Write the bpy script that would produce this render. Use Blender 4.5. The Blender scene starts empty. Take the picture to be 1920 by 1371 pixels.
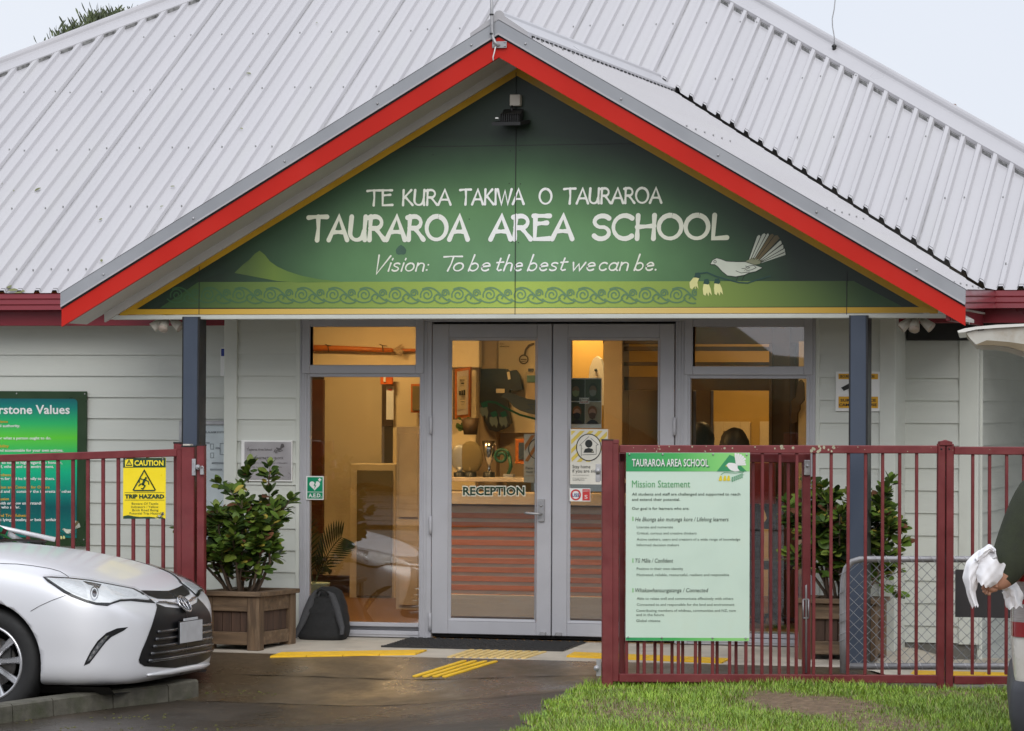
import bpy, bmesh, math, random
import numpy as np
from mathutils import Vector, Matrix
from mathutils.bvhtree import BVHTree
random.seed(7)
rng = np.random.default_rng(11)
scene = bpy.context.scene
COL = scene.collection

# ------------------------------------------------------------------ camera
F = 6740.0
YAW = math.radians(15.4); PITCH = math.atan(69.5 / F); ROLL = 0.0045
CAM = Vector((6.17, -23.45, 1.574))
FWD = Vector((-math.sin(YAW) * math.cos(PITCH), math.cos(YAW) * math.cos(PITCH), math.sin(PITCH)))
_r0 = Vector((math.cos(YAW), math.sin(YAW), 0)); _u0 = _r0.cross(FWD)
RIGHT = _r0 * math.cos(ROLL) + _u0 * math.sin(ROLL)
UP = _u0 * math.cos(ROLL) - _r0 * math.sin(ROLL)
cd = bpy.data.cameras.new("camera"); cam = bpy.data.objects.new("camera", cd); COL.objects.link(cam)
cam.matrix_world = Matrix.Translation(CAM) @ Matrix((RIGHT, UP, -FWD)).transposed().to_4x4()
cd.sensor_width = 36; cd.lens = 36 * F / 1920; cd.clip_start = 0.5; cd.clip_end = 2000
scene.camera = cam

# ------------------------------------------------------------------ sky, sun, exposure
w = bpy.data.worlds.new("World"); scene.world = w; w.use_nodes = True
nt = w.node_tree; nt.nodes.clear()
out = nt.nodes.new("ShaderNodeOutputWorld"); bg = nt.nodes.new("ShaderNodeBackground")
sky = nt.nodes.new("ShaderNodeTexSky"); sky.sky_type = 'NISHITA'; sky.sun_disc = False
sky.sun_elevation = math.radians(33); sky.sun_rotation = math.radians(160)
tc = nt.nodes.new("ShaderNodeTexCoord"); nz = nt.nodes.new("ShaderNodeTexNoise")
nz.inputs["Scale"].default_value = 2.2; nz.inputs["Detail"].default_value = 5
cr = nt.nodes.new("ShaderNodeValToRGB")
cr.color_ramp.elements[0].position = .3; cr.color_ramp.elements[0].color = (.76, .80, .90, 1)
cr.color_ramp.elements[1].position = .7; cr.color_ramp.elements[1].color = (.85, .87, .925, 1)
sc_ = nt.nodes.new("ShaderNodeVectorMath"); sc_.operation = 'SCALE'; sc_.inputs[3].default_value = 9.6
mx = nt.nodes.new("ShaderNodeMixRGB"); mx.inputs[0].default_value = .9
L = nt.links.new
sx = nt.nodes.new("ShaderNodeSeparateXYZ"); mr = nt.nodes.new("ShaderNodeMapRange")   # overcast: the zenith is about three times the horizon
mr.inputs[1].default_value = .18; mr.inputs[2].default_value = 1.0; mr.inputs[3].default_value = 10.6; mr.inputs[4].default_value = 18.0
L(tc.outputs["Generated"], sx.inputs[0]); L(sx.outputs[2], mr.inputs[0]); L(mr.outputs[0], sc_.inputs[3])
L(tc.outputs["Generated"], nz.inputs["Vector"]); L(nz.outputs["Fac"], cr.inputs[0]); L(cr.outputs[0], sc_.inputs[0])
L(sky.outputs[0], mx.inputs[1]); L(sc_.outputs[0], mx.inputs[2]); L(mx.outputs[0], bg.inputs[0])
bg.inputs[1].default_value = .10; L(bg.outputs[0], out.inputs[0])
sd = bpy.data.lights.new("sun", 'SUN'); sd.energy = 1.3; sd.angle = math.radians(40); sd.color = (1, .97, .93)
sun = bpy.data.objects.new("sun", sd); COL.objects.link(sun)
sun.rotation_euler = Vector((-.30, .80, -.55)).to_track_quat('-Z', 'Y').to_euler()
scene.view_settings.view_transform = 'Standard'; scene.view_settings.look = 'None'
scene.view_settings.exposure = 0.0; scene.view_settings.gamma = 1

# ------------------------------------------------------------------ pixel rays (points of the photo to points of the place)
def ray(x, y): return FWD + RIGHT * ((x - 960) / F) - UP * ((y - 685.5) / F)
def P(x, y, Y=0.0):
    d = ray(x, y); return CAM + d * ((Y - CAM.y) / d.y)
def onplane(x, y, p0, n):
    d = ray(x, y); return CAM + d * ((Vector(p0) - CAM).dot(n) / d.dot(n))
def atD(x, y, D): return CAM + ray(x, y) * D
def interp(v, pts):
    if v <= pts[0][0]: return pts[0][1]
    for (a, b), (c, d) in zip(pts, pts[1:]):
        if v <= c: return b + (d - b) * (v - a) / (c - a)
    return pts[-1][1]
def smooth(a, b, v):
    t = max(0, min(1, (v - a) / (b - a))); return t * t * (3 - 2 * t)
LEFTP = [(-60, -.36), (-12, -.35), (-7, -.33), (-4.4, -.31), (-2.6, -.262), (-1.25, -.07), (0, -.035), (9, -.035)]
RIGHTP = [(-60, -.3), (-12, -.25), (-7, -.18), (-4, -.145), (-2.4, -.125), (-1.25, -.07), (0, -.035), (9, -.035)]
def zg(x, y):
    t = smooth(-.6, 1.2, x)
    return interp(y, LEFTP) * (1 - t) + interp(y, RIGHTP) * t - .085 * smooth(2.33, 2.55, x) * smooth(-2.0, -1.5, y)
def G(x, y, dz=0.0):
    d = ray(x, y); lo, hi = 12.0, 30.0
    for _ in range(40):
        m = (lo + hi) / 2; p = CAM + d * m
        if p.z > zg(p.x, p.y) + dz: lo = m
        else: hi = m
    return CAM + d * lo

# ------------------------------------------------------------------ materials
MATS = {}; M = {}
def mat(name, col, rough=.5, metal=0., var=.12, vs=6., bump=0., bs=80., coat=0., dirt=None, da=.5, ds=3., spec=.5, stretch=None, detail=4, rv=.1):
    if name in MATS: return MATS[name]
    m = bpy.data.materials.new(name); m.use_nodes = True; n = m.node_tree.nodes; l = m.node_tree.links.new
    b = n["Principled BSDF"]; b.inputs["Roughness"].default_value = rough; b.inputs["Metallic"].default_value = metal
    b.inputs["Specular IOR Level"].default_value = spec; b.inputs["Coat Weight"].default_value = coat; b.inputs["Coat Roughness"].default_value = .08
    t = n.new("ShaderNodeTexCoord"); mp = n.new("ShaderNodeMapping")
    if stretch: mp.inputs["Scale"].default_value = stretch
    l(t.outputs["Object"], mp.inputs["Vector"])
    nz = n.new("ShaderNodeTexNoise"); nz.inputs["Scale"].default_value = vs; nz.inputs["Detail"].default_value = detail
    l(mp.outputs[0], nz.inputs["Vector"])
    r = n.new("ShaderNodeMapRange"); r.inputs[1].default_value = .3; r.inputs[2].default_value = .7
    r.inputs[3].default_value = 1 - var; r.inputs[4].default_value = 1 + var
    l(nz.outputs["Fac"], r.inputs[0])
    v = n.new("ShaderNodeVectorMath"); v.operation = 'SCALE'; v.inputs[0].default_value = col[:3]; l(r.outputs[0], v.inputs[3])
    res = v.outputs[0]
    if dirt:
        n2 = n.new("ShaderNodeTexNoise"); n2.inputs["Scale"].default_value = ds; n2.inputs["Detail"].default_value = 8; n2.inputs["Roughness"].default_value = .65
        l(mp.outputs[0], n2.inputs["Vector"])
        r2 = n.new("ShaderNodeMapRange"); r2.inputs[1].default_value = .5; r2.inputs[2].default_value = .72; r2.inputs[4].default_value = da
        l(n2.outputs["Fac"], r2.inputs[0]); mx = n.new("ShaderNodeMixRGB"); l(r2.outputs[0], mx.inputs[0]); l(res, mx.inputs[1]); mx.inputs[2].default_value = (*dirt, 1); res = mx.outputs[0]
    l(res, b.inputs["Base Color"])
    if rough > .05:
        r3 = n.new("ShaderNodeMapRange"); r3.inputs[1].default_value = .3; r3.inputs[2].default_value = .7
        r3.inputs[3].default_value = max(.02, rough - rv); r3.inputs[4].default_value = min(1, rough + rv); l(nz.outputs["Fac"], r3.inputs[0]); l(r3.outputs[0], b.inputs["Roughness"])
    if bump:
        n3 = n.new("ShaderNodeTexNoise"); n3.inputs["Scale"].default_value = bs; n3.inputs["Detail"].default_value = 5; l(mp.outputs[0], n3.inputs["Vector"])
        bp = n.new("ShaderNodeBump"); bp.inputs["Strength"].default_value = bump; bp.inputs["Distance"].default_value = .01; l(n3.outputs["Fac"], bp.inputs["Height"]); l(bp.outputs[0], b.inputs["Normal"])
    MATS[name] = m; return m
def wet(name, lo=.10, hi=.5, sc=.9):
    m = M[name]; n = m.node_tree.nodes; l = m.node_tree.links.new; b = n["Principled BSDF"]
    t = n.new("ShaderNodeTexCoord"); nz = n.new("ShaderNodeTexNoise"); nz.inputs["Scale"].default_value = sc; nz.inputs["Detail"].default_value = 7; nz.inputs["Roughness"].default_value = .62; l(t.outputs["Object"], nz.inputs["Vector"])
    r = n.new("ShaderNodeMapRange"); r.inputs[1].default_value = .38; r.inputs[2].default_value = .62; r.inputs[3].default_value = lo; r.inputs[4].default_value = hi; l(nz.outputs["Fac"], r.inputs[0]); l(r.outputs[0], b.inputs["Roughness"])
def emis(name, col, s):
    m = bpy.data.materials.new(name); m.use_nodes = True; b = m.node_tree.nodes["Principled BSDF"]
    b.inputs["Base Color"].default_value = (.8, .8, .8, 1); b.inputs["Emission Color"].default_value = (*col, 1); b.inputs["Emission Strength"].default_value = s
    MATS[name] = m; M[name] = m; return m
def glassm(name, tint=(.93, .96, .95), k=3.0):
    m = bpy.data.materials.new(name); m.use_nodes = True; n = m.node_tree.nodes; l = m.node_tree.links.new; n.clear()
    o = n.new("ShaderNodeOutputMaterial"); tr = n.new("ShaderNodeBsdfTransparent"); tr.inputs[0].default_value = (*tint, 1)
    gl = n.new("ShaderNodeBsdfGlossy"); gl.inputs["Roughness"].default_value = .01; fr = n.new("ShaderNodeFresnel"); fr.inputs[0].default_value = 1.5
    mu = n.new("ShaderNodeMath"); mu.operation = 'MULTIPLY'; mu.use_clamp = True; mu.inputs[1].default_value = k
    mx = n.new("ShaderNodeMixShader"); l(fr.outputs[0], mu.inputs[0]); l(mu.outputs[0], mx.inputs[0]); l(tr.outputs[0], mx.inputs[1]); l(gl.outputs[0], mx.inputs[2]); l(mx.outputs[0], o.inputs[0])
    MATS[name] = m; return m
def gradz(name, stops, rough=.35, axis=2, lo=0., hi=1., var=.05):
    """printed colour bands of a sign, along one object axis"""
    m = bpy.data.materials.new(name); m.use_nodes = True; n = m.node_tree.nodes; l = m.node_tree.links.new; b = n["Principled BSDF"]
    t = n.new("ShaderNodeTexCoord"); s = n.new("ShaderNodeSeparateXYZ"); l(t.outputs["Object"], s.inputs[0])
    r = n.new("ShaderNodeMapRange"); r.inputs[1].default_value = lo; r.inputs[2].default_value = hi; l(s.outputs[axis], r.inputs[0])
    c = n.new("ShaderNodeValToRGB"); l(r.outputs[0], c.inputs[0])
    e = c.color_ramp.elements
    while len(e) < len(stops): e.new(.5)
    for el, (p, col) in zip(e, stops): el.position = p; el.color = (*col, 1)
    l(c.outputs[0], b.inputs["Base Color"]); b.inputs["Roughness"].default_value = rough; MATS[name] = m; return m

M['board'] = mat('weatherboard paint', (.57, .59, .54), .5, var=.05, vs=3, bump=.08, bs=120, dirt=(.36, .36, .31), da=.22, ds=1.5, stretch=(.5, 1, 3))
M['trim'] = mat('trim paint', (.59, .61, .555), .45, var=.05, vs=3, dirt=(.38, .38, .33), da=.25, ds=2)
M['joinery'] = mat('grey joinery', (.43, .43, .455), .4, var=.04, vs=4, dirt=(.3, .3, .29), da=.18, ds=3)
M['roof'] = mat('white roofing steel', (.445, .435, .447), .38, var=.05, vs=1.3, dirt=(.46, .46, .44), da=.35, ds=1.4, stretch=(2.5, .3, .3))
M['roofdirt'] = mat('roof screw', (.25, .25, .25), .6)
M['dark'] = mat('dark gap', (.012, .012, .013), .8)
M['cap'] = mat('ridge cap steel', (.435, .427, .44), .35, var=.05, vs=2)
M['flash'] = mat('grey flashing', (.36, .37, .39), .38, metal=.35, var=.05, vs=3)
M['red'] = mat('red barge paint', (.52, .016, .008), .5, var=.08, vs=2, dirt=(.45, .03, .022), da=.3, ds=2, spec=.25)
M['gutter'] = mat('dark red gutter', (.21, .016, .026), .35, var=.1, vs=2)
M['soffit'] = mat('soffit paint', (.55, .53, .48), .6, var=.04)
M['post'] = mat('slate blue post paint', (.055, .072, .105), .42, var=.08, vs=3)
M['fence'] = mat('oxide red fence paint', (.165, .023, .025), .42, var=.14, vs=9, bump=.06, bs=60, dirt=(.22, .06, .05), da=.4, ds=6)
M['lichen'] = mat('lichen', (.42, .40, .28), .9)
M['galv'] = mat('galvanised steel', (.42, .42, .43), .42, metal=.5, var=.2, vs=14, dirt=(.14, .12, .1), da=.6, ds=7)
M['chrome'] = mat('chrome', (.55, .55, .57), .12, metal=1, var=.03)
M['concrete'] = mat('concrete apron', (.54, .485, .40), .65, var=.12, vs=5, bump=.12, bs=140, dirt=(.25, .22, .17), da=.6, ds=1.8, detail=9)
M['ramp'] = mat('wet brown concrete', (.082, .058, .033), .40, var=.22, vs=26, bump=.15, bs=150, dirt=(.06, .043, .026), da=.75, ds=2.2, detail=10)
M['asphalt'] = mat('wet asphalt', (.036, .028, .020), .30, var=.35, vs=45, bump=.35, bs=220, dirt=(.08, .058, .036), da=.6, ds=1.6, detail=10)
M['kerb'] = mat('mossy kerb concrete', (.088, .082, .062), .7, var=.3, vs=14, bump=.3, bs=90, dirt=(.045, .05, .022), da=.85, ds=5)
M['soil'] = mat('lawn soil', (.15, .098, .055), .95, var=.4, vs=34, bump=.8, bs=70, dirt=(.29, .20, .13), da=.85, ds=11)
M['ground'] = mat('far ground', (.075, .075, .065), .8, var=.2, vs=.5)
M['block'] = mat('grey block base', (.13, .125, .11), .8, var=.2, vs=9, bump=.2)
M['yellow'] = mat('tactile yellow', (.82, .50, .015), .5, var=.1, vs=18, dirt=(.5, .33, .06), da=.45, ds=9)
M['paleyellow'] = mat('worn tactile yellow', (.80, .58, .22), .55, var=.12, vs=20, dirt=(.42, .33, .16), da=.6, ds=14)
M['rubber'] = mat('black rubber', (.022, .021, .02), .6, var=.3, vs=60, bump=.4, bs=250)
M['white'] = mat('white paint', (.78, .78, .76), .45, var=.03)
M['black'] = mat('black paint', (.012, .012, .012), .45)
M['ink'] = mat('ink', (.02, .022, .02), .6, var=0)
M['plastic'] = mat('aged white plastic', (.58, .54, .47), .5)
M['cream'] = mat('cream interior wall', (.68, .56, .36), .7, var=.03)
M['ochre'] = mat('ochre interior wall', (.50, .33, .09), .7, var=.05)
M['tan'] = mat('tan interior panel', (.42, .31, .19), .7, var=.05)
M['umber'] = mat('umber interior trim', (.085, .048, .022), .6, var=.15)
M['carpet'] = mat('brown carpet', (.17, .085, .04), .95, var=.15, vs=60)
M['slat'] = mat('orange timber slat', (.50, .14, .022), .4, var=.2, vs=5, stretch=(.4, 4, 9))
M['deskpale'] = mat('desk laminate', (.55, .46, .38), .5)
M['olive'] = mat('olive panel', (.17, .125, .05), .7)
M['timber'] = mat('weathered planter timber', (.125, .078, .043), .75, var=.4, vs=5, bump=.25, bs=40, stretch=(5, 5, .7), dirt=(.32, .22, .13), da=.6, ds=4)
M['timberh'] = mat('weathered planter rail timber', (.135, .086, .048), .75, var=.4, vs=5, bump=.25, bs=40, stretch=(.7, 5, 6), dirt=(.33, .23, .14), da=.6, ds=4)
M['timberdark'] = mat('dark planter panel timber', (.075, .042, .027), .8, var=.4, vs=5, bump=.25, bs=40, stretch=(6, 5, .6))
for i, (c) in enumerate([(.085, .145, .018), (.050, .095, .014), (.15, .20, .03), (.028, .055, .011), (.36, .29, .05)]):
    M['leaf%d' % i] = mat('shrub leaf %d' % i, c, .52, var=.4, vs=7, spec=.35)
M['deadleaf'] = mat('dead leaf', (.13, .05, .02), .7, var=.3)
M['bark'] = mat('shrub bark', (.11, .075, .05), .85, var=.3, vs=30)
M['moss'] = mat('moss', (.085, .085, .018), .95, var=.4, vs=30, bump=.6)
M['glass'] = glassm('window glass')
M['carglass'] = glassm('tinted car glass', (.03, .036, .035), .6)
M['lens'] = glassm('clear lamp lens', (.97, .98, .98), .7)
M['paint'] = mat('silver car paint', (.77, .775, .80), .34, metal=.25, var=.0, vs=30, coat=.35, rv=0)
M['carwhite'] = mat('white car paint', (.74, .73, .69), .35, var=.04, coat=.6, dirt=(.55, .5, .42), da=.3, ds=4)
M['cblack'] = mat('gloss black car trim', (.008, .008, .009), .35, var=.05, rv=0, spec=.4)
M['cplastic'] = mat('dark grey bumper plastic', (.045, .048, .058), .5, var=.1)
M['tyre'] = mat('tyre rubber', (.017, .017, .017), .72, var=.2, vs=25, bump=.1)
M['alloy'] = mat('alloy rim', (.62, .62, .64), .28, metal=.8, var=.05)
M['lamp red'] = mat('red tail lamp', (.30, .012, .015), .12, var=.1, coat=1)
M['lamp clear'] = mat('ribbed clear lamp', (.36, .33, .32), .2, var=.15, vs=90, coat=1, stretch=(.2, .2, 3))
M['skin'] = mat('skin', (.44, .23, .15), .5, var=.1, vs=20)
M['sweater'] = mat('dark green fleece', (.028, .034, .018), .95, var=.25, vs=14, bump=.4, bs=160)
M['trousers'] = mat('dark trousers', (.015, .015, .018), .9)
M['hair'] = mat('dark brown hair', (.018, .008, .005), .55, var=.5, vs=60, stretch=(6, 6, .5))
M['cloth'] = mat('white rag', (.84, .84, .86), 1.0, var=.02, bump=.08, bs=40, spec=.1)
M['bag'] = mat('black backpack fabric', (.010, .010, .010), .8, var=.3, vs=40, bump=.3)
M['baggrey'] = mat('grey backpack fabric', (.055, .055, .058), .9, var=.2, vs=90, bump=.3)

wet('ramp', .20, .55, 1.3); wet('asphalt', .17, .52, .8)

# ------------------------------------------------------------------ mesh builder
class MB:
    def __init__(s): s.v = []; s.f = []; s.m = []; s.sm = []
    def add(s, vs, fs, mi=0, smooth=False):
        o = len(s.v); s.v += [tuple(v) for v in vs]
        for f in fs: s.f.append(tuple(i + o for i in f)); s.m.append(mi); s.sm.append(smooth)
    def box(s, x0, x1, y0, y1, z0, z1, mi=0):
        if x0 > x1: x0, x1 = x1, x0
        if y0 > y1: y0, y1 = y1, y0
        if z0 > z1: z0, z1 = z1, z0
        s.obox(Vector(((x0 + x1) / 2, (y0 + y1) / 2, (z0 + z1) / 2)), Vector(((x1 - x0) / 2, 0, 0)), Vector((0, (y1 - y0) / 2, 0)), Vector((0, 0, (z1 - z0) / 2)), mi)
    def obox(s, c, a, b, d, mi=0, bev=None):
        c, a, b, d = Vector(c), Vector(a), Vector(b), Vector(d)
        e = bev if bev is not None else min(.004, .25 * min(a.length, b.length, d.length))
        # chamfered box: 24 verts
        ax = [a, b, d]; vs = []; idx = {}
        for i in range(3):
            for sx in (-1, 1):
                for sy in (-1, 1):
                    for sz in (-1, 1):
                        sg = (sx, sy, sz); p = c.copy()
                        for k in range(3):
                            ln = ax[k].length; t = 1 if k == i else (ln - e) / ln
                            p += ax[k] * (sg[k] * t)
                        idx[(i, sg)] = len(vs); vs.append(p)
        fs = []; hand = a.cross(b).dot(d) > 0
        def q(l):
            n = (vs[l[1]] - vs[l[0]]).cross(vs[l[2]] - vs[l[0]]); ce = sum((vs[i] for i in l), Vector()) / len(l)
            if n.dot(ce - c) < 0: l = l[::-1]
            fs.append(l)
        for i in range(3):
            j, k = [t for t in range(3) if t != i]
            for sg in (-1, 1):
                l = []
                for u, w2 in ((-1, -1), (1, -1), (1, 1), (-1, 1)):
                    t = [0, 0, 0]; t[i] = sg; t[j] = u; t[k] = w2; l.append(idx[(i, tuple(t))])
                q(l)
        for i in range(3):
            j, k = [t for t in range(3) if t != i]
            for u in (-1, 1):
                for w2 in (-1, 1):
                    t = [0, 0, 0]; t[j] = u; t[k] = w2; t0 = list(t); t1 = list(t); t0[i] = -1; t1[i] = 1
                    q([idx[(j, tuple(t0))], idx[(j, tuple(t1))], idx[(k, tuple(t1))], idx[(k, tuple(t0))]])
        for sx in (-1, 1):
            for sy in (-1, 1):
                for sz in (-1, 1): q([idx[(i, (sx, sy, sz))] for i in range(3)])
        s.add(vs, fs, mi)
    def bar(s, p, q, wa, wb, upv=(0, 0, 1), mi=0):
        p, q = Vector(p), Vector(q); d = q - p; t = d.normalized(); u = Vector(upv); a = t.cross(u).normalized(); b = a.cross(t)
        s.obox((p + q) / 2, a * wa / 2, d / 2, b * wb / 2, mi)
    def tube(s, pts, r, n=8, mi=0, caps=True):
        pts = [Vector(p) for p in pts]; R = r if isinstance(r, (list, tuple)) else [r] * len(pts); vs = []; fs = []; prev = None
        for i, p in enumerate(pts):
            t = (pts[min(i + 1, len(pts) - 1)] - pts[max(i - 1, 0)]).normalized()
            if prev is None: a = t.cross(Vector((0, 0, 1)) if abs(t.z) < .9 else Vector((1, 0, 0))).normalized()
            else: a = (prev - t * prev.dot(t)).normalized()
            prev = a; b = t.cross(a)
            for k in range(n):
                an = 2 * math.pi * k / n; vs.append(p + (a * math.cos(an) + b * math.sin(an)) * R[i])
        for i in range(len(pts) - 1):
            for k in range(n): fs.append((i * n + k, i * n + (k + 1) % n, (i + 1) * n + (k + 1) % n, (i + 1) * n + k))
        if caps: fs.append(tuple(range(n))[::-1]); fs.append(tuple((len(pts) - 1) * n + k for k in range(n)))
        s.add(vs, fs, mi, n > 5)
    def prism(s, pts, ext, mi=0, mi_side=None):
        """flat polygon (3D points) given thickness by vector ext (towards the back)"""
        pts = [Vector(p) for p in pts]; n = len(pts); ext = Vector(ext)
        nm = Vector()
        for i in range(n): nm += (pts[i] - pts[0]).cross(pts[(i + 1) % n] - pts[0])
        if nm.dot(ext) > 0: pts = pts[::-1]
        s.add(pts, [tuple(range(n))], mi)
        s.add([q + ext for q in pts], [tuple(range(n))[::-1]], mi if mi_side is None else mi_side)
        vs = pts + [q + ext for q in pts]
        s.add(vs, [(i, i + n, (i + 1) % n + n, (i + 1) % n) for i in range(n)], mi if mi_side is None else mi_side)
    def flat(s, pts, mi=0):
        s.add(pts, [tuple(range(len(pts)))], mi)
    def grid(s, rows, mi=0, smooth=True, closed=False):
        nr, nc = len(rows), len(rows[0]); vs = [p for r in rows for p in r]; fs = []
        for i in range(nr - 1):
            for j in range(nc - 1 + (1 if closed else 0)):
                k = (j + 1) % nc; fs.append((i * nc + j, i * nc + k, (i + 1) * nc + k, (i + 1) * nc + j))
        s.add(vs, fs, mi, smooth)
    def ball(s, c, r, mi=0, nu=10, nv=7, sc=(1, 1, 1)):
        c = Vector(c); rows = []
        for i in range(nv + 1):
            th = math.pi * i / nv
            rows.append([c + Vector((r * sc[0] * math.sin(th) * math.cos(2 * math.pi * j / nu), r * sc[1] * math.sin(th) * math.sin(2 * math.pi * j / nu), r * sc[2] * math.cos(th))) for j in range(nu)])
        s.grid(rows, mi, True, True)
    def build(s, name, mats, parent=None, auto=None):
        me = bpy.data.meshes.new(name); me.from_pydata([tuple(v) for v in s.v], [], s.f)
        for m in (mats if isinstance(mats, (list, tuple)) else [mats]): me.materials.append(M[m] if isinstance(m, str) else m)
        me.polygons.foreach_set('material_index', s.m); me.polygons.foreach_set('use_smooth', s.sm); me.update()
        o = bpy.data.objects.new(name, me); COL.objects.link(o)
        if parent is not None:
            o.parent = parent; o.matrix_parent_inverse = Matrix.Translation(parent.location).inverted() if parent.type == 'EMPTY' else Matrix()
        return o
def tag(o, label, cat, group=None, kind=None):
    o['label'] = label; o['category'] = cat
    if group: o['group'] = group
    if kind: o['kind'] = kind
    return o
def thing(name, label, cat, loc=(0, 0, 0), group=None):
    o = bpy.data.objects.new(name, None); o.empty_display_size = .1; COL.objects.link(o); o.location = loc
    return tag(o, label, cat, group)
def struct(o): o['kind'] = 'structure'; return o

# ------------------------------------------------------------------ lettering
_tcache = {}
def glyphs(s, bold=0., shear=0., res=2):
    k = (s, bold, shear)
    if k not in _tcache:
        c = bpy.data.curves.new("t", 'FONT'); c.body = s; c.size = 1; c.fill_mode = 'FRONT'; c.resolution_u = res; c.offset = bold; c.shear = shear
        o = bpy.data.objects.new("t", c); COL.objects.link(o); dg = bpy.context.evaluated_depsgraph_get()
        me = bpy.data.meshes.new_from_object(o.evaluated_get(dg))
        vs = [tuple(v.co) for v in me.vertices]; fs = [tuple(p.vertices) for p in me.polygons]
        bpy.data.objects.remove(o); bpy.data.curves.remove(c); bpy.data.meshes.remove(me); _tcache[k] = (vs, fs)
    return _tcache[k]
def text(mb, s, p0, p1, hv, mi=0, bold=0., shear=0., off=(0, 0, 0)):
    """lettering from baseline-left p0 to baseline-right p1, capital height vector hv"""
    vs, fs = glyphs(s, bold, shear)
    if not vs: return
    x0 = min(v[0] for v in vs); x1 = max(v[0] for v in vs); U = (Vector(p1) - Vector(p0)) / (x1 - x0); V = Vector(hv) / .73; O = Vector(p0) + Vector(off)
    mb.add([O + U * (v[0] - x0) + V * v[1] for v in vs], fs, mi)
def ptext(mb, s, x0, x1, yb, h, pf, mi=0, off=(0, -.002, 0), yb1=None, **k):
    """same, from photo coordinates laid on the surface pf(x, y)"""
    yb1 = yb if yb1 is None else yb1
    a, b = pf(x0, yb), pf(x1, yb1); text(mb, s, a, b, pf(x0, yb - h) - a, mi, off=off, **k)
def stroke(mb, pts, wd, nrm, mi=0, off=0.):
    """flat round-ended brush stroke"""
    pts = [Vector(p) for p in pts]; q = [pts[0]]
    for p in pts[1:]:
        if (p - q[-1]).length > 1e-5: q.append(p)
    pts = q; n = Vector(nrm).normalized(); Ls = []; Rs = []
    W = wd if isinstance(wd, list) else [wd] * len(pts)
    for i, p in enumerate(pts):
        if 0 < i < len(pts) - 1:
            t0 = (pts[i] - pts[i - 1]).normalized(); t1 = (pts[i + 1] - pts[i]).normalized(); t = (t0 + t1)
            t = t.normalized() if t.length > 1e-6 else t1; c = max(.5, t.dot(t1))
        else: t = (pts[min(i + 1, len(pts) - 1)] - pts[max(i - 1, 0)]).normalized(); c = 1
        a = n.cross(t) * (W[i] / 2 / c); Ls.append(p + a + n * off); Rs.append(p - a + n * off)
    mb.grid([[l, r] for l, r in zip(Rs, Ls)], mi, False)
    for e, sgn in (((0, -1), (-1, 1)) if len(pts) < 9 or (pts[0] - pts[-1]).length > W[0] * .4 else ()):
        p = pts[e]; t = ((pts[1] - pts[0]) if e == 0 else (pts[-1] - pts[-2])).normalized() * sgn; a = n.cross(t); r = W[e] / 2
        mb.add([p + n * off] + [p + n * off + (t * math.cos(th) - a * math.sin(th)) * r for th in [math.pi * (k / 6 - .5) for k in range(7)]], [(0, k + 2, k + 1) for k in range(6)], mi)
def arc(cx, cy, rx, ry, a0, a1, n=10): return [(cx + rx * math.cos(math.radians(a0 + (a1 - a0) * i / n)), cy + ry * math.sin(math.radians(a0 + (a1 - a0) * i / n))) for i in range(n + 1)]
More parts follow.
